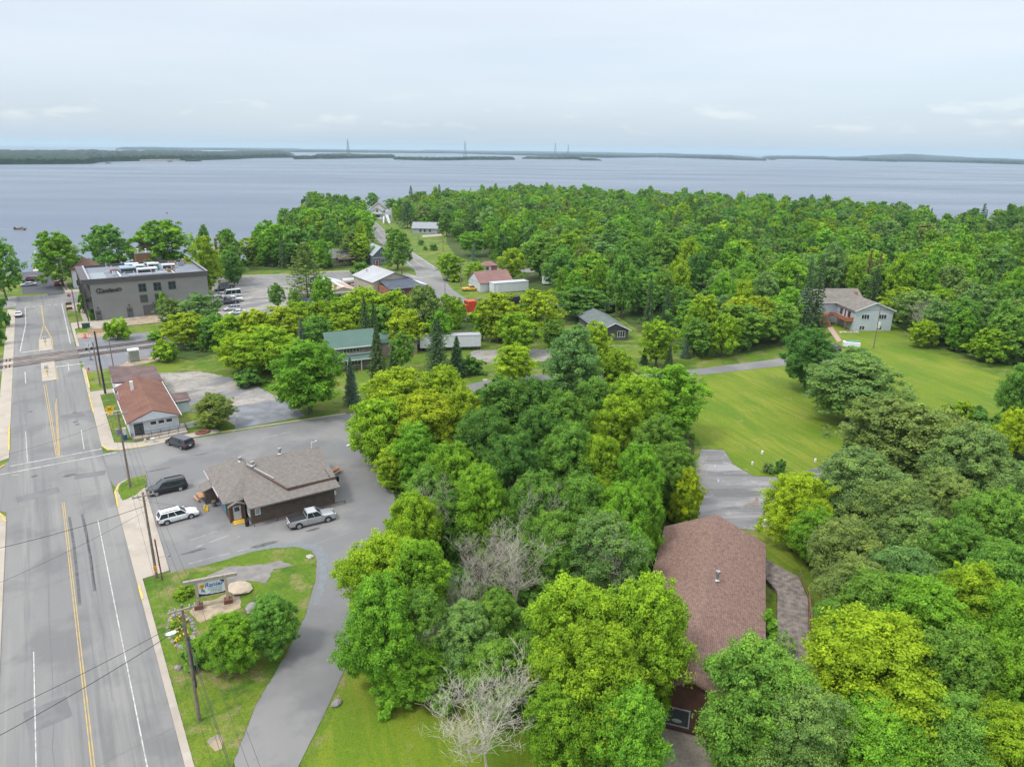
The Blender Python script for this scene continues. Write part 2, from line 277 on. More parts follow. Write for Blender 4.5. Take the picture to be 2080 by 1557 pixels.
# main road, side street, shop lot
sheet('main_road', [(-9.45, 20), (2.75, 20), (2.75, 105), (2.75, 249), (3, 250), (45, 250), (45, 245.5), (86, 243.5), (108, 240), (108, 266), (86, 266), (50, 277), (40, 268), (3, 268), (-9.5, 269), (-60, 270), (-60, 252), (-9.5, 250), (-9.45, 123.5), (-11.5, 120.5), (-40, 120.5), (-40, 107), (-11.5, 107), (-9.45, 104.5)], .04, ASPH, 'long grey asphalt main road running to the lake')
sheet('side_street', [(2.755, 108), (2.755, 119.3), (8, 118.9), (41, 116.2), (69, 119.6), (73, 120), (84, 117.6), (99.6, 107.4), (117, 103), (141, 98.5), (156, 96), (158, 91.5), (147, 89), (136.8, 94.3), (114.3, 99.4), (98, 104), (84, 113.2), (70.4, 115.4), (62, 114), (44, 111), (40, 104), (39, 95), (35, 82), (31, 74), (26, 65), (20.4, 57.5), (13.6, 48.8), (10.1, 44.7), (5, 38), (2.76, 38), (2.76, 45), (6, 46), (6.2, 79.5)], .044, LOTA, 'grey asphalt of the side street, shop lot and curved drive')
sheet('dark_asphalt_patch', [(-7.9, 321), (0.6, 321.5), (1.5, 307), (3.6, 269.5), (3.1, 266.2), (-1.1, 266.2), (-1.1, 271), (-7.8, 273)], .05, DARKA, 'fresh black asphalt in front of the dock')
sheet('striped_lot', ribbon([(182, 452), (163, 390), (147, 336), (136, 292), (127, 256), (117, 232), (110, 212), (104, 186), (100, 170)], 9.5), .05, ASPH, 'road curving away towards the white lake house')
sheet('gravel_lot', [(39, 205), (50, 203), (76, 214), (84, 232), (82, 243), (60, 246), (41, 245)], .03, GRAV, 'pale gravel lot right of the grey building')
sheet('gravel_lot', [(84, 212), (98, 206), (104, 214), (118, 232), (116, 250), (100, 245), (86, 236)], .034, GRAV, 'dirt yard round the metal workshop')
sheet('gravel_lot', [(15.8, 160), (24, 156.5), (28, 150), (31, 142), (33, 133), (35, 127), (32.8, 119), (22.9, 119), (21.5, 127), (16.3, 134), (16.2, 146)], .03, GRAV, 'rutted gravel lot behind the post office')
sheet('gravel_lot', pxpoly([(960, 712), (1090, 708), (1150, 712), (1130, 732), (1000, 738), (955, 725)]), .03, GRAV, 'gravel drive by the long white trailer', town=False)
sheet('paved_wedge', [(22.5, 119.3), (25.2, 131), (33.8, 129.5), (34.5, 119)], .036, mat('blue_gravel', (.20, .21, .235), .9, .25, .5), 'blue grey chippings by the side street')
sheet('garden_drive', pxpoly([(1425, 912), (1470, 914), (1490, 944), (1530, 967), (1580, 969), (1660, 950), (1720, 920), (1735, 935), (1660, 1000), (1586, 1006), (1548, 1045), (1532, 1078), (1440, 1062), (1390, 1065), (1400, 1000)]), .05, OLDA, 'weathered grey driveway behind the brown roofed house', town=False)
sheet('grass_strip', pxpoly([(1577, 968), (1592, 967), (1604, 1000), (1588, 1010)]), .055, GRASS, 'grass strip across the driveway', town=False)
sheet('mud_patch', pxpoly([(1536, 1008), (1541, 1010), (1541, 1029), (1512, 1028), (1520, 1022), (1530, 1020)]), .057, mat('wet_mud', (.20, .15, .12), .5, .3, 1.5), 'muddy pothole in the driveway', town=False)
# grass islands, pavements
raised('kerb', [(2.75, 40), (3.35, 40), (3.35, 78.7), (6.1, 78.9), (6.5, 100.5), (6.6, 105), (5.0, 107.4), (3.7, 106.3), (2.85, 103.6), (2.75, 99)], .12, CONC, 'concrete pavement and kerb in front of the shop')
raised('grass_island', [(3.5, 100.2), (5.2, 101), (6.9, 103.5), (7.2, 107.2), (5.0, 107.1), (3.9, 106), (3.25, 103.6)], .15, GRASS, 'small grass corner round a power pole')
raised('grass_island', [(3.35, 40), (6, 47.8), (9, 53), (13, 57.9), (16.4, 62.8), (19.3, 68.3), (20.8, 72.4), (20.9, 74.6), (19.7, 76.3), (17.6, 77.4), (15.4, 78), (9.9, 77.9), (6, 78.4), (3.35, 78.6)], .08, GRASS, 'grass island with the shop sign between road and curved drive')
raised('sidewalk', [(2.75, 122.5), (3.4, 120.2), (5.1, 119.1), (9, 118.7), (20, 118.8), (19.6, 120.6), (7.4, 121.2), (4.6, 123), (4.7, 153), (2.85, 153)], .12, CONC, 'concrete pavement round the post office corner')
raised('sidewalk', [(20, 118.6), (41, 116.2), (41, 116.7), (20, 119.0)], .10, CONC, 'concrete kerb along the side street')
raised('grass_island', [(4.7, 123.2), (7.2, 123), (7.4, 157), (7.5, 166), (3.2, 167), (3.2, 160), (4.7, 153)], .06, GRASS, 'grass strip beside the post office')
raised('grass_island', [(14.6, 121.6), (21.5, 119.3), (22.6, 121), (21.6, 126.5), (14.8, 126.5)], .06, GRASS, 'lawn under the berry tree')
for a, c in ((138.5, .7), (150.3, 2.8)):
    raised('path', [(2.8, a), (7.3, a), (7.3, a+c), (2.8, a+c)], .13, CONC, 'concrete path across the grass strip to the post office')
raised('kerb', [(2.75, 153), (3.25, 153), (3.4, 172), (2.9, 172)], .14, CONC, 'kerb beside the railway crossing')
raised('kerb', [(3.0, 192), (3.6, 192), (3.6, 218), (3.0, 220)], .14, CONC, 'kerb north of the tracks')
raised('sidewalk', [(3.0, 220), (3.6, 212), (4.6, 213), (9.3, 209.5), (21, 210.5), (40, 212), (40, 219.3), (8.9, 219.3), (8.8, 248.5), (3.2, 248.8), (3.2, 238), (6.0, 236), (6.0, 221)], .10, CONC, 'concrete apron round the grey building')
raised('sidewalk', [(3.9, 268.5), (14, 268.5), (14, 272.5), (5.2, 274), (4.6, 300), (2.6, 307), (3.2, 285)], .10, CONC, 'pale pavement by the white house')
raised('sidewalk', [(-11.3, 123.5), (-9.45, 124.5), (-9.4, 246), (-11.3, 248)], .12, CONC, 'pavement along the left side of the main road')
raised('sidewalk', [(-12.5, 20), (-9.45, 20), (-9.45, 103), (-10.3, 105.2), (-12, 106.5), (-40, 106.5), (-40, 104.5), (-13, 104.5), (-10.6, 102), (-10.2, 90), (-10.2, 20)], .12, CONC, 'kerb and pavement at the left edge')
raised('sidewalk', [(42, 245), (85, 243), (85, 243.9), (42, 245.9)], .12, CONC, 'kerb between the gravel lot and the parking street')
raised('sidewalk', [(50, 276.6), (86, 265.6), (86, 266.6), (50, 278)], .12, CONC, 'kerb along the far side of the parking street')
raised('path', [(86, 267.5), (112, 262.5), (112, 264), (86, 269)], .1, CONC, 'footpath in front of the wooded plot')
raised('path', ribbon([(72.5, 120), (73, 121)], 1), .03, CONC, 'short concrete path by the bend')
sheet('path', pxpoly([(858, 478), (900, 475), (900, 479), (858, 482)]), .06, CONC, 'pale path before the low grey house', town=False)
sheet('path', pxpoly([(1679, 664), (1691, 664), (1710, 692), (1701, 695)]), .06, mat('brick_path', (.42, .30, .25), .9, .15, 3), 'pinkish paved path to the blue house steps', town=False)
for pts in ([(300, 640), (320, 640), (330, 655), (205, 668), (205, 662)],): sheet('dirt_strip', pxpoly(pts), .13, SAND, 'sandy strip below the grey building', town=False)
sheet('street', pxpoly([(1010, 546), (1085, 545), (1085, 553), (1010, 554)]), .05, ASPH, 'short stretch of far street between trees', town=False)
sheet('rock_outcrop', [(9.5, 75.6), (12, 76.2), (14, 75), (17.2, 74.2), (18.3, 72.4), (16, 73), (14.6, 70.6), (13, 72.3), (10, 71.4), (8.6, 72.6)], .10, mat('bare_rock', (.27, .255, .24), .9, .35, .9, col2=(.18, .17, .165)), 'bare grey rock patch on the grass island')
sheet('gravel_bed', [(6.6, 69.7), (7.2, 67.2), (11.2, 67.6), (11.8, 70), (11.2, 71), (9, 70.5), (7.4, 71)], .095, SAND, 'sandy bed round the shop sign posts')
sheet('sand_patch', [(5.25+.5*math.cos(a_)*(1+.3*math.sin(3*a_)), 50.4+1.1*math.sin(a_)*(1+.25*math.cos(2*a_))) for a_ in [i_*PI/7 for i_ in range(14)]], .10, SAND, 'bare sandy patch in the grass')
sheet('gravel_verge', [(17.7, 77.5), (19.9, 76.5), (21.2, 74.8), (21.2, 72.4), (19.8, 68.2), (17.6, 64), (18.3, 64), (20.6, 68), (22.2, 72.5), (22.1, 75.3), (20.4, 77.3), (17.8, 78.3), (14, 78.8), (14, 78.2)], .052, mat('slate_chips', (.19, .21, .225), .9, .12, 2.5), 'blue grey chippings along the drive edge')
# painted kerbs and road lines
def lines(name, rects, m, z, label):
    b = MB()
    for (x0, y0, x1, y1, wd) in rects:
        q = ribbon([(x0, y0), (x1, y1)], wd); b.add([W(p[0], p[1], z) for p in q], [(3, 2, 1, 0)])
    return tag(b.build(name, m), label, kind='structure')
lines('road_marking', [(.3, 22, .3, 96, .10), (.35, 122.5, .5, 132, .10), (-6.85, 22, -6.85, 71, .085), (-7.1, 121.5, -7.3, 136, .09), (-9.3, 121.1, 2.7, 121.3, .24), (-10.6, 118.4, 4.5, 118.6, .24),
    (-1.8, 176, 3.6, 175.7, .5), (-8.2, 192.6, -4.6, 193.2, .45), (.5, 171, .6, 178, .15), (-7.2, 166, -7.3, 175, .15), (1.9, 196, 2.1, 249, .2), (-8.2, 194, -7.0, 225, .2), (-7, 225, -7.1, 248, .2)]
    + [(x, 249, x+.95, 249.1, .55) for x in (-7.3, -5.3, -3.6, -1.6, .1, 1.7)] + [(-11.6, y, -9.3, y, .7) for y in (254, 256.4, 258.8, 261.2, 263.6, 266, 268.4)]
    + [(108, 222, 113, 240, .25), (121, 252, 128, 284, .18), (104, 236, 122, 240, .4), (53, 268, 71, 264, .15), (53, 262, 85, 257, .12), (60, 252, 84, 248.5, .12), (55, 268, 53, 275, .15), (72, 247, 69, 252, .2), (62, 253.5, 69, 252.6, .15)], WHITEP, .058, 'worn white lane, stop and crossing lines')
lines('road_marking', [(a[0]+o_, a[1], c[0]+o_, c[1], .2) for o_ in (-4.2, 4.2) for a, c in (((181.5, 448), (163.2, 389)), ((163.2, 389), (147.2, 335)), ((147.2, 335), (136.2, 292)), ((136.2, 292), (127.2, 257)))], WHITEP, .058, 'white edge lines of the curving road')
lines('road_marking', [(-3.28, 22, -3.28, 104, .10), (-3.08, 22, -3.08, 104, .10), (-3.2, 121.6, -3.85, 163, .12), (-3.4, 122, -4.2, 163, .12), (-3.1, 121.6, -2.65, 150, .12), (-2.95, 121.6, -2.4, 152, .12),
    (-3.1, 248, -3.0, 222, .28), (-3.0, 222, -4.3, 203, .22), (-4.3, 203, -4.5, 191.5, .2), (-3.0, 222, -1.7, 203, .22), (-1.7, 203, -1.8, 191.5, .2), (-1.75, 165, -1.9, 181, .2), (-9.1, 117.3, -8.2, 117.0, .2)]
    + [(181.5, 448, 163.2, 389, .3), (163.2, 389, 147.2, 335, .3), (147.2, 335, 136.2, 292, .3), (136.2, 292, 127.2, 257, .3)], YELP, .058, 'faded yellow centre lines')
def kerbline(name, pts, label, wd=.22, h=.165):
    b = MB(); b.prism([W(p[0], p[1])[:2] for p in ribbon(pts, wd)], .02, h); return tag(b.build(name, YELC), label, kind='structure')
kerbline('painted_kerb', [(2.84, 98.5), (2.95, 103.6), (3.7, 106.1)], 'yellow painted kerb at the grass corner')
kerbline('painted_kerb', [(2.84, 74.5), (2.84, 77.5)], 'yellow kerb by the grass island')
kerbline('painted_kerb', [(2.84, 123), (3.45, 120.4), (5.1, 119.25), (9, 118.85)], 'yellow kerb at the post office corner')
kerbline('painted_kerb', [(20.2, 118.7), (21.6, 118.65)], 'yellow kerb end by the berry tree')
kerbline('painted_kerb', [(2.87, 140), (2.9, 152)], 'yellow kerb beside the grass strip'); kerbline('painted_kerb', [(3.3, 156), (3.45, 170)], 'yellow kerb near the crossing')
kerbline('painted_kerb', [(-9.5, 128), (-9.6, 140)], 'yellow kerb on the left pavement'); kerbline('painted_kerb', [(-10.0, 121.8), (-11.2, 120.2)], 'yellow kerb at the left corner')
kerbline('painted_kerb', [(-9.5, 101.5), (-10.2, 104.6)], 'yellow kerb at the lower left corner')
# sealed cracks and tyre marks
rc = random.Random(3); b = MB()
def crack(pts, wd):
    q = [W(p[0], p[1], .0475) for p in ribbon(pts, wd)]; n = len(pts)
    b.add(q, [(i, i+1, 2*n-2-i, 2*n-1-i) for i in range(n-1)])
for (x0, y0, x1, y1) in [(-9, 105, 2.6, 106), (-9, 82, 2.6, 85), (-9, 139, 2.6, 141), (-6, 25, -5.2, 100), (-9, 52, 2.6, 54), (6, 96, 16, 95.5), (28, 104, 39, 101), (-1.2, 60, -1, 118), (-9.3, 160, 2.8, 161)]:
    k = 26; crack([(x0+(x1-x0)*i/k+rc.uniform(-.10, .10), y0+(y1-y0)*i/k+rc.uniform(-.10, .10)) for i in range(k+1)], .035)
tag(b.build('road_cracks', CRACK), 'thin dark cracks in the asphalt', kind='structure')
lines('worn_patch', [(9.5, 82.6, 13.5, 83.4, .35), (9.2, 84.6, 12.6, 85.3, .22), (14.2, 82.2, 15.2, 83.2, .3), (8.2, 79.3, 16, 79.0, .25), (16, 104, 20, 105.6, .3), (24, 112.5, 30, 113, .35), (8.5, 112, 13, 112.6, .2)], ground_mat('worn_paint', (.30, .295, .29), [((.22, .22, .225), .9, .45, .56, 1)]), .0488, 'pale worn scuffs on the lot asphalt')
lines('asphalt_patch', [(-8.4, 108, -3.5, 108.6, 2.2), (-1.5, 112, 2.4, 111.4, 1.8), (-7.5, 61, -4.4, 61.4, 3.0), (27, 97, 31, 97.3, 3.5), (11, 90.5, 12.5, 92, 1.6), (-8, 220, -4, 221, 5), (-2, 140, 1.5, 140.5, 3)], ground_mat('patched_asphalt', (.165, .165, .17), [((.20, .20, .20), .5, .45, .6, .8)]), .0485, 'slightly darker repair patches in the asphalt')
b = MB(); crack([(-2.75, 77), (-2.65, 84), (-2.6, 91), (-2.7, 99)], .3); crack([(-1.25, 79), (-1.15, 86), (-1.15, 92), (-1.3, 99)], .3)
tag(b.build('tyre_marks', mat('tyre_mark', (.115, .115, .12), .9, .25, 1.5)), 'two dark skid marks beside the centre line', kind='structure')
# manholes, stains
for i, (px, py, r) in enumerate([(62, 836, .35), (152, 838, .35), (153, 857, .4), (70, 967, .4), (157, 862, .35)]):
    p = g(px, py); b = MB(); b.tube((0, 0, .045), (0, 0, .062), r, n=16); b.tube((0, 0, .062), (0, 0, .066), r*.8, n=16)
    tag(b.build('manhole_cover', mat('iron_cover', (.12, .115, .11), .7, .2), loc=p), ['round manhole cover left of the yellow lines by the post office', 'upper dark manhole cover in the right lane by the post office', 'paler manhole cover just below the upper one', 'manhole cover below the white crossing lines', 'lowest manhole cover in the right lane'][i], 'manhole', 'manhole covers in the main road')
b = MB()
for (x, y, rx, ry, s) in [(22.7, 79.3, 1.0, .28, 1), (16.6, 78.9, 1.6, .42, 2), (21.2, 80.5, .7, .2, 3), (9.2, 81.8, 1.5, .3, 4), (9, 108.4, 1.8, .25, 5), (-2, 113, .9, .5, 6), (15.6, 111, 1.2, .2, 7)]:
    r_ = random.Random(s); q = [W(x+rx*math.cos(a)*r_.uniform(.75, 1.15), y+ry*math.sin(a)*r_.uniform(.75, 1.15), .049) for a in [i*PI/9 for i in range(18)]]
    b.add(q, [tuple(range(18))])
tag(b.build('oil_stains', mat('stain', (.11, .105, .105), .6, .3, 2)), 'dark stains and patches on the lot', kind='structure')
# railway
RY = [(-80, 183.5), (-12, 185.6), (5, 187.2), (20, 187.9), (60, 184), (100, 177), (150, 173), (260, 166), (420, 160)]
sheet('rail_bed', ribbon([(-80, 181.3), (-9.5, 183.4)], 11), .03, BALL, 'ballast left of the road')
sheet('rail_bed', ribbon([(2.8, 185), (5, 185), (20, 185.6), (60, 182), (100, 176), (150, 171), (260, 164), (420, 158)], 14), .03, BALL, 'grey ballast of the railway')
sheet('rail_bed', [(3.3, 190), (28, 191), (28, 199), (16, 199.5), (3.4, 201)], .034, BALL, 'grey gravel behind the far track')
sheet('dirt_strip', [(3.6, 201), (11, 200), (12, 203), (3.8, 207)], .04, SAND, 'dirt under the striped barricades')
sheet('rail_bed', [(3.2, 168), (14, 170), (17, 176), (17, 180), (3.2, 180)], .032, BALL, 'grey gravel before the tracks')
sheet('dirt_strip', [(9.5, 169), (13, 168.4), (20, 171), (19, 174.5), (12, 173.5)], .036, SAND, 'sandy ground round the signal cabinet')
def offs(o): return [(x, y+o) for x, y in RY]
RUST = mat('rusty_rail', (.19, .13, .105), .6, .3, 1, metal=.4); TIE = mat('wooden_tie', (.165, .14, .125), .9, .3)
for o_, lab in ((0.8, 'far railway track crossing the road'), (-.0, None), (-4.6, 'near railway track crossing the road')):
    if lab is None: continue
    pts = offs(o_); tr = thing('railway_track', lab, 'railway track', (0, 0, 0), 0, 'railway tracks')
    for s in (-.72, .72):
        b = MB(); q = [(x, y+s) for x, y in pts]
        for i in range(len(q)-1):
            rb = ribbon([q[i], q[i+1]], .14); b.prism([W(*p)[:2] for p in rb], .06, .24)
        b.build('rail', RUST, tr)
    b = MB()
    for i in range(len(pts)-1):
        a = Vector(pts[i]); c = Vector(pts[i+1]); L = (c-a).length; n = int(L/.65)
        if a.x > 160: n = 0
        for k in range(n):
            p = a.lerp(c, k/n)
            if -9.6 < p.x < 3: continue
            b.prism([W(*q)[:2] for q in [(p.x-.12, p.y-1.3), (p.x+.12, p.y-1.3), (p.x+.12, p.y+1.3), (p.x-.12, p.y+1.3)]], .035, .12)
    tag(b.build('sleepers', TIE, tr), kind='stuff')
raised('crossing_panel', [(-9.4, 180), (2.9, 181.2), (2.9, 189.6), (-9.4, 188.6)], .16, mat('rubber_panel', (.19, .17, .16), .9, .3, .6), 'dark rubber and timber crossing panels')
for (a, c, lab) in (((-4.4, 165.3), (-1.9, 181.4), 'paved median south of the tracks'), ((-4.4, 191.8), (-1.9, 204.0), 'paved median north of the tracks')):
    raised('road_median', [(a[0], a[1]), (c[0], a[1]), (c[0], c[1]), (a[0], c[1])], .14, CONC, lab)
# ------------------------------------------------------------------ building helpers
def gable(p, x0, x1, y0, y1, ze, zr, m, axis='y', oh=.4, ohg=.4, wm=None, t=.16, name='roof', ridge=None):
    """gable roof, ridge along axis; wm closes the gable triangles"""
    b = MB()
    if axis == 'y':
        xm = (x0+x1)/2 if ridge is None else ridge; sl = (zr-ze)/(xm-x0); sr = (zr-ze)/(x1-xm); Y0, Y1 = y0-ohg, y1+ohg
        b.slab([(x0-oh, Y0, ze-sl*oh), (xm, Y0, zr), (xm, Y1, zr), (x0-oh, Y1, ze-sl*oh)], t)
        b.slab([(xm, Y0, zr+.002), (x1+oh, Y0, ze-sr*oh), (x1+oh, Y1, ze-sr*oh), (xm, Y1, zr+.002)], t)
        r = b.build(name, m, p)
        if wm:
            for y, s in ((y0, 1), (y1, -1)): w_ = MB(); w_.add([(x0, y, ze-t), (x1, y, ze-t), (xm, y, zr-t), (x0, y+.2*s, ze-t), (x1, y+.2*s, ze-t), (xm, y+.2*s, zr-t)], [(0, 1, 2), (5, 4, 3), (0, 2, 5, 3), (1, 4, 5, 2), (0, 3, 4, 1)]); w_.build('gable_wall', wm, p)
    else:
        ym = (y0+y1)/2 if ridge is None else ridge; sl = (zr-ze)/(ym-y0); sr = (zr-ze)/(y1-ym); X0, X1 = x0-ohg, x1+ohg
        b.slab([(X0, y0-oh, ze-sl*oh), (X1, y0-oh, ze-sl*oh), (X1, ym, zr), (X0, ym, zr)], t)
        b.slab([(X0, ym, zr+.002), (X1, ym, zr+.002), (X1, y1+oh, ze-sr*oh), (X0, y1+oh, ze-sr*oh)], t)
        r = b.build(name, m, p)
        if wm:
            for x, s in ((x0, 1), (x1, -1)): w_ = MB(); w_.add([(x, y0, ze-t), (x, y1, ze-t), (x, ym, zr-t), (x+.2*s, y0, ze-t), (x+.2*s, y1, ze-t), (x+.2*s, ym, zr-t)], [(0, 1, 2), (5, 4, 3), (0, 2, 5, 3), (1, 4, 5, 2), (0, 3, 4, 1)]); w_.build('gable_wall', wm, p)
    return r
def walls(p, x0, x1, y0, y1, z0, z1, m, name='wall'): return part(name, p, m, lambda b: b.box(x0, y0, z0, x1, y1, z1))
def onface(face, c, a0, a1, z0, z1, d0, d1):
    """box lying on a wall plane; c = plane coordinate, d = distance outwards"""
    if face == 'S': return (a0, c-d1, z0, a1, c-d0, z1)
    if face == 'N': return (a0, c+d0, z0, a1, c+d1, z1)
    if face == 'W': return (c-d1, a0, z0, c-d0, a1, z1)
    return (c+d0, a0, z0, c+d1, a1, z1)
def window(p, face, c, a, z, wd, h, fm=None, nx=2, ny=1, fw=.08, name='window', pm=None):
    fm = fm or WHITE; b = MB(); a0, a1, z0, z1 = a-wd/2, a+wd/2, z, z+h
    for q in ((a0-fw, a0, z0-fw, z1+fw), (a1, a1+fw, z0-fw, z1+fw), (a0, a1, z0-fw, z0), (a0, a1, z1, z1+fw)): b.box(*onface(face, c, q[0], q[1], q[2], q[3], -.02, .07))
    for i in range(1, nx): x = a0+wd*i/nx; b.box(*onface(face, c, x-fw/2, x+fw/2, z0, z1, -.02, .06))
    for i in range(1, ny): q = z0+h*i/ny; b.box(*onface(face, c, a0, a1, q-fw/2.5, q+fw/2.5, -.02, .055))
    f = b.build(name, fm, p); part('pane', f, pm or GLASS, lambda b: b.box(*onface(face, c, a0, a1, z0, z1, .0, .03))); return f
def door(p, face, c, a, z, wd, h, m, fm=None, glass=None, name='door'):
    b = MB(); b.box(*onface(face, c, a-wd/2, a+wd/2, z, z+h, -.02, .05)); d = b.build(name, m, p)
    b = MB(); fw = .1
    for q in ((a-wd/2-fw, a-wd/2, z, z+h+fw), (a+wd/2, a+wd/2+fw, z, z+h+fw), (a-wd/2, a+wd/2, z+h, z+h+fw)): b.box(*onface(face, c, q[0], q[1], q[2], q[3], -.02, .09))
    b.build('door_frame', fm or WHITE, d)
    if glass: part('pane', d, GLASS, lambda b: b.box(*onface(face, c, a-wd*.32, a+wd*.32, z+glass[0], z+glass[1], .05, .065)))
    part('handle', d, STEEL, lambda b: b.box(*onface(face, c, a+wd*.36, a+wd*.42, z+h*.45, z+h*.52, .05, .12)))
    return d
def pipe(p, x, y, z, h=.7, r=.14, cap=True, name='roof_vent', m=None):
    b = MB(); b.tube((x, y, z-.3), (x, y, z+h), r, n=10)
    if cap: b.tube((x, y, z+h), (x, y, z+h+.22), r*1.9, r*1.7, n=12); b.tube((x, y, z-.05), (x, y, z+.06), r*2.2, r*1.4, n=10)
    return b.build(name, m or STEEL, p)
FONTS = {}
def text(p, s, size, loc, rot, m, name, ext=.02, shear=0, xs=1, align='CENTER', bev=0):
    cu_ = bpy.data.curves.new(name, 'FONT'); cu_.body = s; cu_.size = size; cu_.extrude = ext; cu_.shear = shear; cu_.align_x = align; cu_.align_y = 'CENTER'; cu_.offset = bev
    o = bpy.data.objects.new(name, cu_); COL.objects.link(o)
    dg = bpy.context.evaluated_depsgraph_get(); me = bpy.data.meshes.new_from_object(o.evaluated_get(dg)); bpy.data.objects.remove(o)
    me.materials.clear(); me.materials.append(m); o = bpy.data.objects.new(name, me); COL.objects.link(o)
    if p: o.parent = p
    o.location = loc; o.rotation_euler = rot; o.scale = (xs, 1, 1); return o
STAND = (PI/2, 0, 0)     # text standing upright, read from the south
# ------------------------------------------------------------------ liquor shop
SH1 = mat('grey_brown_shingles', (.198, .178, .162), .95, .15, 2.5, kind='tile', p=(.3, .14, .10), bump=.2)
LOG = mat('dark_log_siding', (.135, .108, .088), .8, .15, 1.5, kind='stripe', p=(.30, 2, .22), bump=.5)
TRIMR = mat('red_brown_trim', (.13, .075, .055), .7)
s = thing('liquor_store', 'long brown log sided shop with grey brown shingle roofs and a small front porch', 'shop', W(14.3, 84.7), TH)
walls(s, .1, 4.0, 2.9, 13.6, 0, 3.0, LOG); walls(s, 2.3, 13.2, 0, 12.0, 0, 2.85, LOG)
def roof_low(b):
    b.slab([(-.5, 13.9, 2.75), (-.5, 2.0, 2.75), (4.0, 7.2, 4.6), (4.0, 12.4, 4.6)], .16)                 # west slope
    b.slab([(-.5, 2.0, 2.75), (1.9, 2.0, 2.75), (4.0, 7.2, 4.6)], .16)
    b.slab([(1.9, -1.15, 2.82), (13.7, -1.15, 2.82), (13.7, 6.5, 4.35), (4.0, 7.2, 4.6), (1.9, 2.0, 3.3)], .17)       # south slope
    b.slab([(4.0, 12.4, 4.6), (4.9, 13.9, 2.75), (-.5, 13.9, 2.75)], .16); b.slab([(4.0, 7.2, 4.6), (5.4, 7.2, 4.6), (4.9, 13.9, 2.75), (4.0, 12.4, 4.6)], .16)
part('roof', s, SH1, roof_low)
def roof_up(b):
    b.slab([(3.9, 7.6, 4.86), (7.3, .7, 3.52), (13.75, .7, 3.52), (14.1, 8.0, 5.2), (3.9, 8.0, 5.2)], .16)
    b.slab([(3.9, 8.003, 5.2), (14.1, 8.003, 5.2), (14.4, 13.0, 3.2), (6.0, 13.0, 3.2)], .2)
part('upper_roof', s, SH1, roof_up)
part('fascia', s, TRIMR, lambda b: (b.hexa([(7.3, .62, 3.2), (13.75, .62, 3.2), (13.75, .72, 3.2), (7.3, .72, 3.2), (7.3, .62, 3.42), (13.75, .62, 3.42), (13.75, .72, 3.42), (7.3, .72, 3.42)]), b.hexa([(3.95, 7.5, 4.5), (7.25, .66, 3.2), (7.33, .7, 3.2), (4.03, 7.56, 4.5), (3.95, 7.5, 4.75), (7.25, .66, 3.42), (7.33, .7, 3.42), (4.03, 7.56, 4.75)])))
part('flashing', s, STEEL, lambda b: b.tube((4.0, 7.7, 5.02), (6.3, 3.0, 4.2), .07, n=6))
part('upper_gable_wall', s, LOG, lambda b: b.add([(13.1, 0.9, 2.85), (13.1, 11.9, 2.85), (13.1, 11.9, 3.4), (13.1, 8, 5.1), (13.1, .9, 3.6), (12.9, 0.9, 2.85), (12.9, 11.9, 2.85), (12.9, 11.9, 3.4), (12.9, 8, 5.1), (12.9, .9, 3.6)], [(0, 1, 2, 3, 4), (9, 8, 7, 6, 5), (2, 1, 6, 7), (3, 2, 7, 8), (4, 3, 8, 9), (0, 4, 9, 5)]))
pipe(s, 4.5, 6.7, 5.1, .3, .16); pipe(s, 3.7, 10.4, 4.5, .3, .16); pipe(s, 8.6, 8.2, 5.3, .55, .17)
part('antenna', s, WHITE, lambda b: (b.tube((12.9, 7.6, 5.2), (12.9, 7.6, 6.3), .05), b.tube((12.9, 7.6, 6.1), (13.6, 7.9, 6.1), .04), b.ball((13.7, 7.9, 6.1), .15, sq=(1, .5, 1))))
for y, l in ((3.3, 1.9), (10.4, 1.8)): pass
def poster(y0, y1, m, nm):
    return part(nm, s, m, lambda b: b.box(-.03, y0, .55, .06, y1, 2.55))
poster(3.3, 4.1, mat('poster_green', (.10, .22, .25), .5), 'window_poster'); poster(4.15, 6.2, mat('poster_blue', (.03, .06, .28), .4, .6, 3, col2=(.10, .30, .55)), 'window_poster'); poster(6.3, 7.6, mat('poster_purple', (.14, .06, .16), .5, .3, 2), 'window_poster')
[part('eave_board', s, mat('pale_lilac_trim', (.55, .47, .52), .6), lambda b: b.box(-.58, y_, 2.5, -.51, y_+3.4, 2.76)) for y_ in (4.6, 10.3)]
poster(10.6, 13.0, mat('poster_white', (.45, .42, .46), .5, .3, 2), 'window_poster')
def annex(b): b.box(-1.5, 8.6, 0, .1, 10.2, 2.25)
an = part('entrance_annex', s, LOG, annex); part('annex_roof', an, SH1, lambda b: b.slab([(-1.9, 8.1, 2.2), (.15, 8.1, 2.75), (.15, 10.6, 2.75), (-1.9, 10.6, 2.2)], .14))
part('flashing', an, STEEL, lambda b: b.tube((-.3, 8.08, 2.68), (.3, 9.0, 2.95), .05, n=6))
part('bench_rail', s, mat('brown_rail', (.12, .06, .05), .7), lambda b: (b.tube((2.4, -.75, .42), (14.3, -.75, .42), .055), [b.tube((x, -.75, 0), (x, -.75, .42), .05) for x in (2.4, 5.3, 8.3, 11.3, 14.3)]))
for cx in (.55, 1.75): pass
po = part('porch', s, TRIMR, lambda b: (b.box(.05, 1.68, .0, .25, 1.8, 2.3), b.box(1.8, 1.68, .0, 2.0, 1.8, 2.3), b.box(.1, 1.8, 0, 1.95, 3.0, 2.3), b.add([(.05, 1.62, 2.3), (2.0, 1.62, 2.3), (1.02, 1.62, 2.78)], [(0, 1, 2)])))
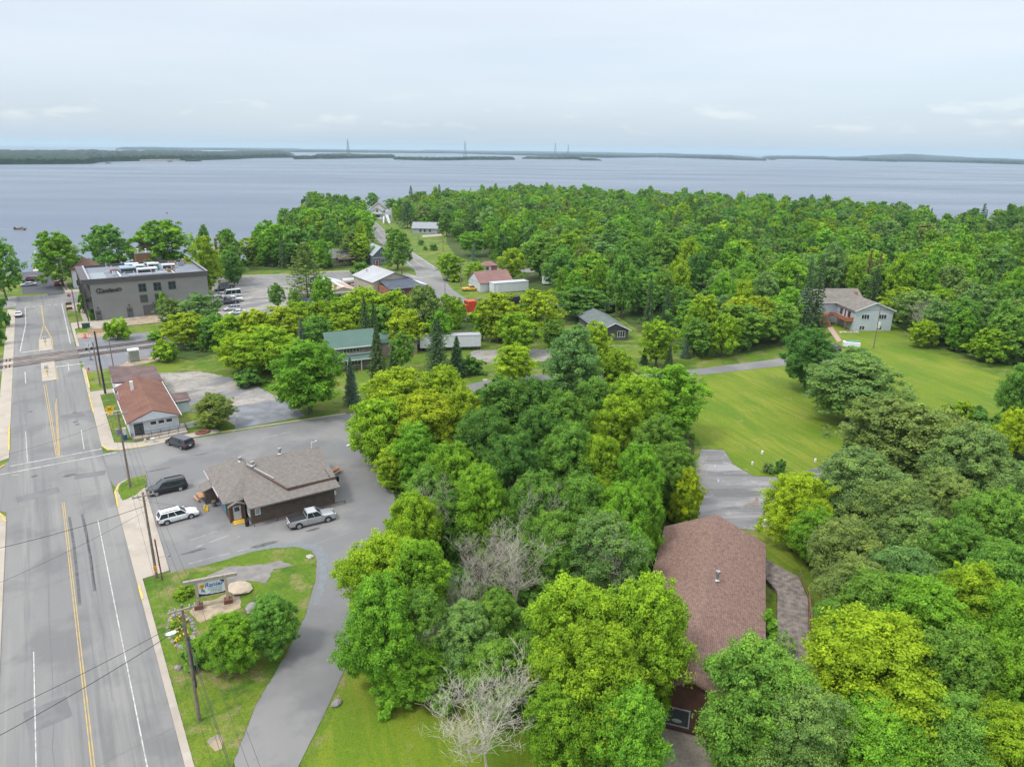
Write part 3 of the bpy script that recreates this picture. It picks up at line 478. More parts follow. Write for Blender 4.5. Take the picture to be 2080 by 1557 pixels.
part('porch_roof', po, SH1, lambda b: (b.slab([(-.05, 1.5, 2.3), (1.02, 1.5, 2.78), (1.02, 3.2, 2.78), (-.05, 3.2, 2.3)], .1), b.slab([(1.02, 1.5, 2.782), (2.1, 1.5, 2.3), (2.1, 3.2, 2.3), (1.02, 3.2, 2.782)], .1)))
door(s, 'S', 1.8, 1.02, .25, .95, 1.95, mat('grey_door', (.48, .48, .5), .5), LOG, glass=(1.2, 1.8))
part('step', s, mat('yellow_step', (.72, .44, .05), .7, .15), lambda b: (b.box(.35, .9, 0, 1.7, 1.25, .13), b.box(.35, 1.25, 0, 1.7, 1.67, .25)))
window(s, 'W', 2.3, 1.1, .9, 1.1, 1.4, WHITE, pm=mat('poster_teal', (.25, .42, .42), .5, .3, 2), nx=1)
window(s, 'S', 0, 3.15, 1.25, .5, .75, WHITE, nx=1, pm=mat('pale_pane', (.35, .38, .4), .2))
part('notice_box', s, WHITE, lambda b: b.box(13.2, .2, 1.1, 13.5, .8, 1.5)); part('meter', s, WHITE, lambda b: b.box(13.2, 2.0, .6, 13.7, 2.9, .75))
# picnic tables, bins and clutter round the shop
OR = mat('orange_wood', (.50, .27, .14), .7, .12, 3)
def picnic(label, x, y, rz):
    t = thing('picnic_table', label, 'picnic table', W(x, y), TH+rz, 'picnic tables')
    part('tabletop', t, OR, lambda b: [b.box(-.9, -.38+i*.155, .70, .9, -.38+i*.155+.14, .75) for i in range(5)])
    for sy in (-.78, .55): part('bench', t, OR, lambda b: b.box(-.9, sy, .42, .9, sy+.25, .47))
    for sx in (-.65, .65): part('leg', t, OR, lambda b: (b.tube((sx, -.6, 0), (sx, -.15, .7), .05, n=4), b.tube((sx, .6, 0), (sx, .15, .7), .05, n=4), b.box(sx-.04, -.75, .36, sx+.04, .78, .42)))
picnic('orange wooden picnic table left of the shop', 12.55, 95.2, PI/2+.1); picnic('orange picnic table at the right end of the shop', 30.6, 93.6, .5)
def bin_(label, x, y, r, h, m, cap=None):
    b = MB(); b.tube((0, 0, 0), (0, 0, h), r*.85, r, n=14); b.tube((0, 0, h), (0, 0, h+.08), r*1.08, r*.9, n=14)
    return tag(b.build('trash_bin', m, loc=W(x, y), rz=TH), label, 'bin')
bin_('dark round bin at the left corner of the shop wall', 16.0, 84.6, .28, .8, BLACK); bin_('grey barrel under the annex of the shop', 13.6, 92.2, .3, .8, mat('barrel_grey', (.13, .12, .10), .8)); bin_('blue black bin beside the left picnic table', 12.9, 93.6, .25, .8, mat('bin_navy', (.04, .05, .09), .5))
b = MB(); b.hexa([(-.7, -.25, .0), (.7, -.25, 0), (.7, .25, 0), (-.7, .25, 0), (-.7, -.25, .15), (.7, -.25, .15), (.7, .1, .35), (-.7, .1, .35)]); b.box(-.6, .15, .15, .6, .25, .5)
tag(b.build('planter_box', mat('yellow_paint', (.7, .48, .06), .6), loc=W(12.5, 91.8), rz=TH+1.35), 'small yellow planter box left of the shop', 'planter')
bb = thing('condenser_unit', 'dark boxy air conditioner at the right end of the shop', 'air conditioner', W(28.4, 88.0, 0), TH)
part('housing', bb, BLACK, lambda b: (b.box(0, -.5, 1.6, .8, .5, 2.4), b.box(.1, -.4, .0, .2, -.3, 1.6), b.box(.1, .3, 0, .2, .4, 1.6))); part('grille', bb, DARK, lambda b: [b.box(.81, -.45+i*.12, 1.65, .84, -.4+i*.12, 2.35) for i in range(8)])
gr = thing('barbecue_grill', 'dark barbecue cart on two wheels behind the shop', 'barbecue', W(25.6, 101.9), TH+.2)
part('lid', gr, mat('navy_metal', (.03, .035, .08), .3, metal=.5), lambda b: b.ball((0, 0, .95), .75, sq=(1, .5, .45))); part('cart', gr, STEEL, lambda b: (b.box(-.75, -.35, .75, .75, .35, .82), b.tube((-.5, 0, .1), (-.5, 0, .75), .04), b.tube((.5, 0, .1), (.5, 0, .75), .04)))
for sx in (-.45, .45): part('wheel', gr, TYRE, lambda b: b.tube((sx, -.3, .15), (sx, -.2, .15), .15, n=12))
pb = thing('propane_tank', 'small white gas bottle beside the barbecue cart', 'gas bottle', W(23.6, 101.0), TH); part('bottle', pb, WHITE, lambda b: (b.tube((0, 0, 0), (0, 0, .9), .2, n=12), b.ball((0, 0, .9), .2)))
# ------------------------------------------------------------------ post office
SH2 = mat('red_brown_shingles', (.235, .118, .085), .95, .22, .35, kind='tile', p=(.34, .15, .10, .01, 1), bump=.15, col2=(.165, .078, .06))
SH2B = mat('purple_brown_shingles', (.155, .105, .10), .95, .2, .6, kind='tile', p=(.34, .15, .12), bump=.15)
WSID = mat('white_siding', (.60, .64, .69), .6, .05, 1, kind='stripe', p=(.2, 2, .82), bump=.2); WVERT = mat('pale_vertical_siding', (.56, .63, .67), .6, .05, 1, kind='stripe', p=(.25, 0, .82), bump=.2)
s = thing('post_office', 'low white building with red brown gable roof and a wheelchair ramp at the corner', 'post office', W(7.1, 122.7), TH)
walls(s, 0, 7.4, 1.0, 20.8, 0, 3.0, WSID); walls(s, .1, 7.7, 20.8, 33.2, 0, 2.8, WSID)
part('foundation', s, mat('grey_skirting', (.42, .46, .5), .8), lambda b: b.box(-.04, .96, 0, 7.44, 1.2, .35))
gable(s, 0, 7.4, 0.1, 21.0, 3.1, 4.55, SH2, 'y', .35, .05, WSID)
part('soffit', s, WSID, lambda b: b.box(-.2, .15, 2.86, 7.6, 1.0, 2.98))
part('extension_roof', s, SH2B, lambda b: (b.slab([(-.2, 24.4, 3.1), (8.0, 21.4, 3.1), (8.0, 30.2, 3.55), (.1, 35.0, 3.55)], .2)))
walls(s, 7.4, 7.7, 24, 31, 0, 2.9, WSID)
part('chimney', s, WHITE, lambda b: b.box(2.0, 14.6, 3.6, 2.5, 15.1, 5.6)); part('gutter', s, WHITE, lambda b: (b.box(-.48, .05, 2.78, -.38, 21.1, 2.92), b.box(7.78, .05, 2.78, 7.88, 21.1, 2.92)))
door(s, 'S', 1.0, 1.35, .35, 1.45, 2.05, mat('glass_door', (.05, .08, .08), .1), WHITE, glass=(.2, 1.9))
for a in (3.55, 4.75, 5.95): window(s, 'S', 1.0, a, 1.75, .85, .55, WHITE, nx=1); part('flower_box', s, WHITE, lambda b: b.box(a-.5, .8, 1.5, a+.5, .97, 1.64))
for y in (4, 9, 14): window(s, 'W', 0, y, 1.2, 1.2, 1.0, WHITE, nx=2)
sh = thing('side_shed', 'small pale shed with flat brown roof against the post office', 'shed', W(15.0, 132.0), TH)
walls(sh, -.4, 2.6, 0, 3.3, 0, 2.3, WVERT); part('roof', sh, SH2B, lambda b: b.slab([(-.45, -.3, 2.25), (2.9, -.3, 2.25), (2.9, 3.5, 2.75), (-.45, 3.5, 2.75)], .14)); door(sh, 'E', 2.6, 1.5, 0, .9, 2, WHITE, WHITE)
RAIL = mat('black_railing', (.04, .035, .035), .5)
rp = thing('wheelchair_ramp', 'concrete ramp with black pipe railings before the post office', 'ramp', W(7.1, 120.9), TH)
part('deck', rp, CONC, lambda b: (b.box(.1, 1.2, 0.1, 8.2, 2.6, .42), b.hexa([(2.4, .1, .02), (8.2, .1, .02), (8.2, 1.15, .02), (2.4, 1.15, .02), (2.4, .1, .16), (8.2, .1, .40), (8.2, 1.15, .40), (2.4, 1.15, .16)])))
def rails(b, pts):
    for i in range(len(pts)-1):
        a, c = Vector(pts[i]), Vector(pts[i+1]); n = max(1, round((c-a).length/1.5))
        for h in (.45, .95): b.tube(a+Vector((0, 0, h)), c+Vector((0, 0, h)), .03, n=5)
        for k in range(n+1): q = a.lerp(c, k/n); b.tube(q, q+Vector((0, 0, .97)), .03, n=5)
part('railing', rp, RAIL, lambda b: (rails(b, [(.2, 1.2, .42), (7.0, 1.2, .42)]), rails(b, [(2.4, .1, .14), (8.2, .1, .4), (8.2, 2.5, .42)]), rails(b, [(.1, 1.3, .3), (.1, 2.6, .3)])))
part('wall', rp, mat('tan_block', (.33, .26, .19), .9), lambda b: b.box(.3, 1.08, .02, 3.6, 1.19, .36))
fe = thing('white_fence', 'short white picket fence beside the post office', 'fence', W(14.6, 123.6), TH-.05)
part('rail', fe, WHITE, lambda b: (b.box(0, 0, .25, 3.2, .06, .32), b.box(0, 0, 1.0, 3.2, .06, 1.08))); part('pickets', fe, WHITE, lambda b: [b.box(i*.16, -.02, .05, i*.16+.10, .0, 1.05) for i in range(21)])
wr = MB(); [wr.tube((.95*math.cos(2*PI*i/18), .62*math.sin(2*PI*i/18), .22), (.95*math.cos(2*PI*(i+1)/18), .62*math.sin(2*PI*(i+1)/18), .22), .26, n=8) for i in range(18)]
pl = thing('tyre_planter', 'big red brown ring planter in front of the berry tree', 'planter', W(17.4, 119.9), TH); wr.build('ring', mat('red_brown_rubber', (.24, .085, .07), .7), pl); part('soil', pl, mat('soil', (.07, .05, .035), .95), lambda b: b.tube((0, 0, 0), (0, 0, .3), .62, n=14))
mb = thing('mailbox', 'blue mail collection box at the post office corner', 'mailbox', W(6.2, 123.6), TH+.3); BLUE = mat('mail_blue', (.02, .10, .30), .4)
part('body', mb, BLUE, lambda b: (b.box(-.3, -.3, .25, .3, .3, 1.0), b.tube((-.3, 0, 1.0), (.3, 0, 1.0), .3, n=16))); [part('leg', mb, BLUE, lambda b: b.box(x-.04, y-.04, 0, x+.04, y+.04, .25)) for x in (-.25, .25) for y in (-.25, .25)]
part('slot', mb, WHITE, lambda b: b.box(-.2, -.34, .95, .2, -.29, 1.05))
# ------------------------------------------------------------------ grey lakeside hotel
HG = mat('grey_panel_siding', (.238, .24, .232), .75, .06, .3, kind='stripe', p=(.30, 2, .90), bump=.15); HD = mat('hotel_dark_trim', (.095, .085, .09), .6); ROOFM = mat('flat_roof_membrane', (.19, .21, .245), .8, .15, .25); HWF = mat('hotel_window_frame', (.09, .095, .09), .5)
s = thing('hotel_building', 'three storey grey hotel with flat roof full of machines by the lake', 'hotel', W(8.9, 219.5), TH)
walls(s, 0, 29.6, 0, 26, 0, 10.2, HG)
part('cornice', s, HD, lambda b: (b.box(-1.9, -.35, 10.2, 29.9, -.003, 11.4), b.box(-1.9, 26.003, 10.2, 29.9, 26.35, 11.4), b.box(29.603, 0, 10.2, 29.9, 26, 11.4), b.box(-1.9, 0, 10.2, -.003, 26, 11.4)))
part('cornice_cap', s, mat('pale_lilac_metal', (.42, .40, .47), .4, metal=.3), lambda b: (b.box(-.1, -.38, 11.4, .35, 26.3, 11.5), b.box(29.5, -.38, 11.4, 29.95, 26.3, 11.5)))
part('roof', s, ROOFM, lambda b: b.box(0, 0, 10.2, 29.603, 26, 10.75))
part('roof_walkway', s, mat('roof_pale', (.27, .31, .33), .8), lambda b: (b.box(.5, .6, 10.75, 4.6, 15, 10.77)))
rr = random.Random(11); UN = mat('unit_white', (.62, .65, .68), .5, .08, 1); UB = mat('unit_blue_grey', (.26, .35, .42), .5); UC = mat('unit_copper', (.42, .24, .13), .5)
units = [(6.2, 12.5, 2.2, 1.6, .8, mat('unit_red', (.30, .12, .12), .6)), (8.6, 10.5, 4.2, 3.8, 1.5, UB), (8.9, 14.6, 2.6, 2.6, 1.3, UB), (12.5, 6.6, 3.6, 2.2, 1.5, UN), (15.6, 8.4, 2.4, 3.0, 1.2, UN), (13.4, 11.5, 3.6, 2.2, 1.0, mat('unit_pale', (.5, .56, .56), .5)), (17.6, 12.0, 1.4, 1.4, 1.3, mat('unit_green', (.12, .28, .24), .5)),
         (19.6, 11.0, 2.5, 2.0, 1.6, UN), (12.6, 16.0, 3.0, 2.6, 1.2, UN), (16.4, 16.4, 3.2, 2.4, 1.4, UN), (17.2, 6.0, 2.4, 1.4, .8, UN), (10.8, 19.4, 3.6, 2.4, 1.3, UN), (16.0, 20.6, 3.0, 1.8, 1.1, UB), (21.6, 14.0, 2.0, 2.4, 1.1, UN), (22.6, 20.0, 2.2, 1.8, 1.0, UC), (26.2, 20.6, 1.6, 1.4, .9, UC), (24.8, 17.2, 1.7, 1.2, 1.0, UB), (20.2, 7.2, 2.0, 1.6, .7, UC), (6.3, 7.2, .8, 1.0, 1.2, UN)]
for x, y, wx, wy, h, m in units:
    u = part('roof_unit', s, m, lambda b: (b.box(x, y, 10.95, x+wx, y+wy, 10.75+h), b.box(x+.1, y+.1, 10.75, x+.3, y+wy-.1, 10.95), b.box(x+wx-.3, y+.1, 10.75, x+wx-.1, y+wy-.1, 10.95)))
    part('vent_grille', u, DARK, lambda b: (b.box(x+.2, y-.03, 11.15, x+wx-.2, y-.005, 10.75+h-.3) if wx > 1.6 and h > 1 else b.box(x+.2, y+.2, 10.76+h, x+wx-.2, y+wy-.2, 10.8+h)))
for k in range(16): x, y = rr.uniform(5, 27), rr.uniform(3, 22); part('roof_pipe', s, UN, lambda b: (b.tube((x, y, 10.7), (x, y, 11.5+rr.random()), .09, n=6), b.tube((x, y, 11.4), (x+.4, y, 11.4), .08, n=6)))
part('duct', s, UN, lambda b: (b.box(7.7, 3.0, 10.9, 8.1, 15, 11.2), b.box(10, 4.6, 10.9, 20, 5.0, 11.25), b.box(21.3, 3, 10.9, 21.6, 20, 11.1)))
for a in (12.5, 16.3, 20.1): window(s, 'S', 0, a, 7.0, 1.7, 2.05, HWF, nx=2, ny=2, fw=.14)
for a in (12.5, 16.3): window(s, 'S', 0, a, 4.0, 1.7, 1.9, HWF, nx=2, ny=2, fw=.14, pm=mat('shuttered_pane', (.07, .07, .06), .5))
for a in (.95, 8.6): door(s, 'S', 0, a, 0.1, 1.15, 2.6, mat('hotel_door', (.10, .10, .11), .5), HD, glass=(1.6, 2.2))
part('door_lamp', s, DARK, lambda b: [b.box(a-.12, -.3, 3.3, a+.12, -.01, 3.75) for a in (1.0, 8.6, 14.6)])
gd = part('garage_door', s, mat('garage_grey', (.12, .115, .125), .6, .05, 1, kind='stripe', p=(.6, 2, .7)), lambda b: b.box(12.2, -.06, .1, 17.6, -.003, 2.9)); part('door_frame', gd, HD, lambda b: (b.box(12.0, -.1, .1, 12.2, .0, 3.1), b.box(17.6, -.1, .1, 17.8, .0, 3.1), b.box(12.2, -.1, 2.9, 17.6, .0, 3.1)))
SG = mat('sign_metal', (.035, .032, .032), .5)
text(s, 'Cantilever', 1.35, (4.35, -.12, 8.1), STAND, SG, 'sign_lettering', .06, .15, .86, bev=.03)
part('sign_flourish', s, SG, lambda b: (b.path([(2.3, -.12, 8.75), (1.7, -.12, 8.7), (1.35, -.12, 8.2), (1.6, -.12, 7.6), (2.3, -.12, 7.45)], [.08, .12, .13, .12, .08]), b.path([(2.3, -.12, 7.5), (4.4, -.12, 7.58), (5.9, -.12, 7.62)], [.06, .05, .05]), b.path([(6.3, -.12, 8.55), (7.2, -.12, 8.45), (7.35, -.12, 7.95), (6.8, -.12, 7.7), (6.2, -.12, 7.75)], [.06, .1, .12, .1, .05])))
for z in (3.2, 6.4):     # balconies on the lake road side
    bl = part('balcony', s, HD, lambda b: b.box(-1.7, .6, z, 0, 25.4, z+.22)); part('railing', bl, RAIL, lambda b: (b.tube((-1.65, .7, z+1.2), (-1.65, 25.3, z+1.2), .05, n=4), [b.tube((-1.65, .7+i*1.23, z+.2), (-1.65, .7+i*1.23, z+1.2), .04, n=4) for i in range(21)]))
    part('railing_glass', bl, mat('balcony_glass', (.16, .24, .25), .1, spec=.6), lambda b: b.box(-1.6, .8, z+.3, -1.57, 25.2, z+1.1))
for y in (.3, 5.3, 10.3, 15.3, 20.3, 25.5): part('column', s, HD, lambda b: b.box(-1.8, y, 0, -1.5, y+.28, 10.2))
for z in (.6, 4.0, 7.2):
    for y in (2.4, 7.6, 12.8, 18, 23): window(s, 'W', 0, y, z, 2.2, 1.9, HWF, nx=2, fw=.12)
hb = thing('hedge', 'trimmed green hedge along the left wall of the grey hotel', 'hedge', W(7.8, 220), TH)
# ------------------------------------------------------------------ far and middle houses
WST = mat('white_stucco', (.62, .63, .66), .8, .06, .6); TANS = mat('tan_siding', (.42, .34, .24), .8, .1, .5, kind='stripe', p=(.35, 2, .85)); SHG = mat('grey_shingles', (.20, .195, .20), .95, .15, 1, kind='tile', p=(.34, .15, .2)); SHB = mat('brown_roof', (.17, .095, .075), .95, .15, .8)
s = thing('white_house', 'white house with brown hipped roof left of the grey hotel', 'house', W(6.6, 276), TH)
walls(s, 0, 8.6, 0, 11, 0, 6.2, WST)
def hip(p, x0, x1, y0, y1, ze, zr, m, oh=.5, inset=None):
    i = inset if inset is not None else min(x1-x0, y1-y0)/2; X0, X1, Y0, Y1 = x0-oh, x1+oh, y0-oh, y1+oh
    if x1-x0 > y1-y0: a, c = (x0+i, (y0+y1)/2, zr), (x1-i, (y0+y1)/2, zr)
    else: a, c = ((x0+x1)/2, y0+i, zr), ((x0+x1)/2, y1-i, zr)
    b = MB(); S0, S1, N1, N0 = (X0, Y0, ze), (X1, Y0, ze), (X1, Y1, ze), (X0, Y1, ze)
    vs = [S0, S1, N1, N0, a, c] + [(q[0], q[1], ze-.16) for q in (S0, S1, N1, N0)]
    if x1-x0 > y1-y0: fs = [(0, 1, 5, 4), (1, 2, 5), (2, 3, 4, 5), (3, 0, 4)]
    else: fs = [(0, 1, 4), (1, 2, 5, 4), (2, 3, 5), (3, 0, 4, 5)]
    b.add(vs, fs+[(6, 7, 1, 0), (7, 8, 2, 1), (8, 9, 3, 2), (9, 6, 0, 3), (9, 8, 7, 6)]); return b.build('roof', m, p)
hip(s, 0, 8.6, 0, 11, 6.2, 9.4, SHB); window(s, 'S', 0, 2.0, 1, 1.8, 1.6, DARK); window(s, 'S', 0, 6, 3.8, 1.4, 1.4, DARK); door(s, 'S', 0, 4.8, 0, 1, 2.2, DARK, WHITE)
s = thing('brick_chimney_house', 'brick house with dark gable roof peeking over the grey hotel', 'house', W(27, 283), TH)
BRK = mat('orange_brick', (.40, .22, .13), .9, .15, 1, kind='tile', p=(.25, .1, .15)); walls(s, 0, 5, 0, 6, 0, 9.2, BRK); walls(s, .4, 9, 6, 16, 0, 8, WST); gable(s, .4, 9, 6, 16, 8, 12, mat('dark_roof', (.10, .085, .085), .9), 'y', .5, .5, mat('red_gable', (.25, .10, .09), .8)); part('parapet', s, mat('grey_cap', (.3, .32, .35), .6), lambda b: b.box(-.2, -.2, 9.2, 5.2, 6.2, 9.6)); pipe(s, 1, 1.5, 9.6, 1.0, .25, name='chimney_pipe', m=WHITE); pipe(s, 3.6, 1.5, 9.6, .8, .2, name='chimney_pipe', m=WHITE)
s = thing('tan_house', 'tan sided house with steep dark roof and brick chimney by the lake', 'house', W(58.5, 300.5), TH-.1)
walls(s, 0, 7.0, 0, 14, 0, 6, TANS); gable(s, 0, 7.0, 0, 14, 6, 10.5, SHG, 'y', .5, .4, TANS); part('chimney', s, BRK, lambda b: b.box(-.9, 7, 0, 0, 8.6, 10.5)); window(s, 'S', 0, 4.6, 5.6, .9, 1.2); part('fence_panel', s, mat('red_fence', (.25, .10, .07), .8), lambda b: b.box(7.2, -1, 0, 9.4, -.8, 2))
s = thing('hidden_house', 'grey roofed house mostly hidden among trees left of the curving road', 'house', W(97, 281), TH)
walls(s, 0, 14, 0, 9, 0, 3.4, TANS); gable(s, 0, 14, 0, 9, 3.4, 6.2, SHG, 'x', .5, .5, TANS); window(s, 'S', 0, 4, 1, 2, 1.4); part('porch_roof', s, mat('brown_porch', (.13, .10, .08), .9), lambda b: b.slab([(2, -3.5, 3), (11, -3.5, 3), (11, 0, 3.6), (2, 0, 3.6)], .15))
s = thing('blue_grey_cottage', 'blue grey cottage with white framed front and red door', 'cottage', W(111.9, 273.4), TH-.12)
CG = mat('slate_blue_siding', (.15, .185, .23), .8, .08, .6, kind='stripe', p=(.3, 2, .8)); walls(s, 0, 7, 0, 13, 0, 4.4, CG); gable(s, 0, 7, 0, 13, 4.4, 7.6, mat('pale_blue_roof', (.33, .38, .42), .8), 'y', .4, .5, CG); window(s, 'S', 0, 4.6, .9, 2.8, 1.6, nx=4); door(s, 'S', 0, 1.5, 0, 1, 2.2, mat('red_door', (.40, .04, .05), .5), WHITE); part('band', s, WHITE, lambda b: b.box(-.1, -.1, 3.1, 7.1, 0, 3.3)); window(s, 'S', 0, 3.5, 5.6, .6, .7, nx=1)
MET = mat('grey_metal_roof', (.40, .41, .43), .5, .12, .2, metal=.1, kind='stripe', p=(.9, 0, .85)); BEI = mat('beige_metal_wall', (.42, .38, .31), .7, .08, .5); BRW = mat('red_brick', (.30, .13, .085), .9, .15, 1, kind='tile', p=(.25, .1, .15))
s = thing('metal_workshop', 'big beige workshop with pale grey metal gable roof beside the parking street', 'workshop', W(88.2, 216.5), TH+.02)
walls(s, 0, 14.2, 0, 16.5, 0, 4.3, BEI); gable(s, 0, 14.2, 0, 16.5, 4.3, 6.9, MET, 'y', .5, .5, BEI, ridge=7.6)
walls(s, 1.6, 13.4, -9.0, -.01, 0, 3.1, BRW); part('front_roof', s, mat('dark_blue_roof', (.075, .09, .12), .8, .2, .5), lambda b: b.slab([(1.2, -9.6, 3.15), (14, -9.6, 3.15), (13, -.02, 4.6), (2.2, -.02, 4.6)], .2)); window(s, 'S', -9.0, 11.3, .8, 2.2, 1.4); window(s, 'S', -9.0, 5, .8, 3, 1.4, nx=3)
part('side_awning', s, mat('white_metal_roof', (.58, .62, .66), .4, .05, 1, kind='stripe', p=(.6, 1, .8)), lambda b: b.slab([(14.7, -2.5, 3.0), (18.0, -4.0, 2.4), (18.6, 5.5, 2.4), (14.7, 7, 3.0)], .12)); part('awning_post', s, DARK, lambda b: (b.tube((17.8, -3.6, 0), (17.8, -3.6, 2.3), .08), b.tube((18.3, 5.0, 0), (18.3, 5.0, 2.3), .08))); pipe(s, 3.5, 13, 5.4, .8, .15); part('flue', s, DARK, lambda b: b.tube((13.2, 6, 4.4), (13.2, 6, 6.3), .16))
s = thing('rusty_roof_garage', 'long low garage with rust stained pale metal roof', 'garage', W(71.6, 212.8), TH-.06)
walls(s, 0, 9.6, 0, 22, 0, 3.0, BEI)
RST = mat('rust_stained_metal', (.52, .52, .54), .6, .2, .12, col2=(.40, .20, .12)); gable(s, 0, 9.6, 0, 13, 3.0, 4.3, mat('rusty_panels', (.42, .23, .15), .7, .2, .5, col2=(.50, .40, .34)), 'y', .5, .2, BEI); gable(s, 0, 9.6, 13.2, 22, 3.0, 4.3, mat('pale_panels', (.50, .55, .60), .5, .1, .3), 'y', .5, .2, None, name='rear_roof'); part('ridge_cap', s, WHITE, lambda b: (b.box(4.4, -.2, 4.3, 5.3, 13.2, 4.42), b.box(-.4, -.5, 2.6, 10, -.2, 2.9))); window(s, 'S', 0, 3, .8, 2, 1.2, DARK); window(s, 'S', 0, 7, .8, 2, 1.2, DARK)
MAR = mat('maroon_metal_roof', (.25, .135, .12), .6, .12, .3, kind='stripe', p=(.5, 0, .85)); WCOR = mat('white_corrugated', (.62, .64, .68), .6, .05, 1, kind='stripe', p=(.45, 0, .8))
s = thing('maroon_roof_barn', 'white barn with maroon roof and small square tower', 'barn', W(121.0, 203.6), TH-.05)
walls(s, 0, 12.5, 0, 9, 0, 3.2, WCOR); gable(s, 0, 12.5, 0, 9, 3.2, 6.2, MAR, 'x', .4, .3, WCOR)
tw = walls(s, 6.4, 9.2, 9.3, 11.6, 0, 7.0, WST, 'tower'); hip(s, 6.4, 11.6, 9.3, 13, 7.0, 8.3, MAR, .3, 1.6); window(s, 'S', 9.3, 7.8, 5.6, .8, .9, DARK, nx=1); walls(s, 9.2, 11.6, 9.35, 13, 0, 6.9, MAR, 'side_wing')
s = thing('white_storage_box', 'long white corrugated storage container beside the maroon roofed barn', 'container', W(123.5, 199.0), TH-.12)
part('body', s, WCOR, lambda b: b.box(0, 0, .2, 13, 3.6, 3.3)); part('roof', s, mat('container_roof', (.48, .49, .52), .6), lambda b: b.box(-.1, -.1, 3.3, 13.1, 3.7, 3.42)); part('door', s, WHITE, lambda b: b.box(.9, -.06, .3, 1.7, -.003, 2.6))
s = thing('lakeside_white_house', 'far white two storey house at the end of the curving road', 'house', g(755, 443), math.radians(9))
WH2 = mat('bright_white_siding', (.68, .70, .72), .6, .04); walls(s, 0, 9.6, 0, 13, 0, 6.6, WH2); gable(s, 0, 9.6, 0, 13, 6.6, 10.4, mat('taupe_roof', (.30, .22, .20), .9), 'y', .6, .6, WH2); walls(s, .8, 7.2, -2.6, -.01, 0, 5.0, WH2, 'front_wing'); gable(s, .8, 7.2, -2.6, 0, 5.0, 7.0, mat('taupe_roof2', (.30, .24, .22), .9), 'y', .4, .4, WH2, name='wing_roof'); window(s, 'S', -2.6, 4, 4.4, 1, 1.3, DARK); window(s, 'S', -2.6, 4, 1, 3, 1.3, DARK, nx=3); window(s, 'S', 0, 8.6, 4, .8, 1.2, DARK); part('balcony', s, WH2, lambda b: (b.box(.6, -4, 2.9, 7.6, -2.6, 3.1), b.box(.6, -4, 3.1, 7.6, -3.9, 4)))
s = thing('low_grey_house', 'long low grey house far behind the round roadside tree', 'house', g(838, 474), math.radians(-2)); GS = mat('pale_grey_siding', (.38, .41, .45), .7, .05, .5, kind='stripe', p=(.25, 2, .85))
walls(s, 0, 14, 0, 9, 0, 3.2, GS); gable(s, 0, 14, 0, 9, 3.2, 6.0, mat('grey_plain_roof', (.30, .31, .34), .9), 'x', .5, .5, GS); [window(s, 'S', 0, a, 1, .9, 1.4, DARK, nx=1) for a in (4.5, 7, 10)]
# big sculpture-like white climbing frame by the far road
s = thing('playground_slide', 'white slide tower beside the far bend of the road', 'slide', g(786, 452), 0); SLW = mat('weathered_white', (.50, .50, .54), .7, .15, .8); part('tower', s, SLW, lambda b: (b.box(-1, 0, 5, 3, 3, 7.5), b.box(2, 0, 7.5, 3.2, 1, 9), [b.tube((x, y, 0), (x, y, 5), .25, n=5) for x in (-1, 3) for y in (0, 3)])); part('slide_chute', s, SLW, lambda b: (b.slab([(-1, 0, 5), (1, 0, 5), (3.4, -6, .3), (2, -6, .3)], .4), b.slab([(-2.4, 0, 4), (-1.4, 0, 4), (-.8, -6, .3), (-1.6, -6, .3)], .4)))
# ------------------------------------------------------------------ cabin, sheds, trailer, grey house
GRF = mat('green_metal_roof', (.10, .175, .148), .75, .08, .4, kind='stripe', p=(.6, 0, .9)); GWS = mat('grey_wood_siding', (.26, .225, .195), .9, .25, 1.2, kind='stripe', p=(.28, 2, .6))
s = thing('green_roof_cabin', 'two storey grey wooden cabin with green metal roofs', 'cabin', W(46.6, 142.0), TH-.14)
walls(s, .6, 11.2, .6, 7, 0, 5.4, GWS); gable(s, .6, 11.2, .6, 7, 5.4, 7.9, GRF, 'x', .7, .4, GWS); part('fascia', s, WHITE, lambda b: b.box(.2, -.2, 4.92, 11.6, -.1, 5.12))
part('lower_roof', s, GRF, lambda b: b.slab([(.2, -1.2, 2.6), (11.6, -1.2, 2.6), (11.6, .59, 3.3), (.2, .59, 3.3)], .15)); part('lower_fascia', s, WHITE, lambda b: (b.box(.2, -1.28, 2.4, 11.6, -1.2, 2.56), b.box(.2, .5, 3.3, 11.6, .597, 3.46)))
window(s, 'S', .6, 5.4, 3.8, 3.4, 1.15, mat('cream_frame', (.62, .60, .48), .6), nx=5); window(s, 'S', .6, 2.2, 3.8, .9, 1.15, mat('cream_frame', (.62, .60, .48), .6), nx=1); window(s, 'S', .6, 5.6, .9, 3.4, 1.3, mat('cream_frame', (.62, .60, .48), .6), nx=5); [part('porch_post', s, WHITE, lambda b: b.box(x, -1.1, 0, x+.12, -.98, 2.4)) for x in (1, 4, 7, 10)]
s = thing('brown_shed', 'grey brown wooden shed with thin green roof right of the cabin', 'shed', W(61.4, 147.8), TH-.2)
walls(s, 0, 8.4, 0, 5, 0, 3.3, mat('pinkish_wood', (.33, .25, .22), .9, .15, 1, kind='stripe', p=(.25, 2, .75))); part('roof', s, GRF, lambda b: b.slab([(-.3, -.4, 3.3), (8.7, -.4, 3.3), (8.7, 5.4, 4.3), (-.3, 5.4, 4.3)], .2)); part('stairs', s, GREYW, lambda b: ([b.box(2.2+i*.25, -1.4, i*.25, 2.5+i*.25, -.1, i*.25+.06) for i in range(8)], b.tube((2.2, -1.4, .8), (4.4, -1.4, 3.0), .05)))
s = thing('white_trailer', 'long white box trailer on short stilts behind spruces', 'trailer', W(70.7, 146.8), TH-math.radians(23.8))
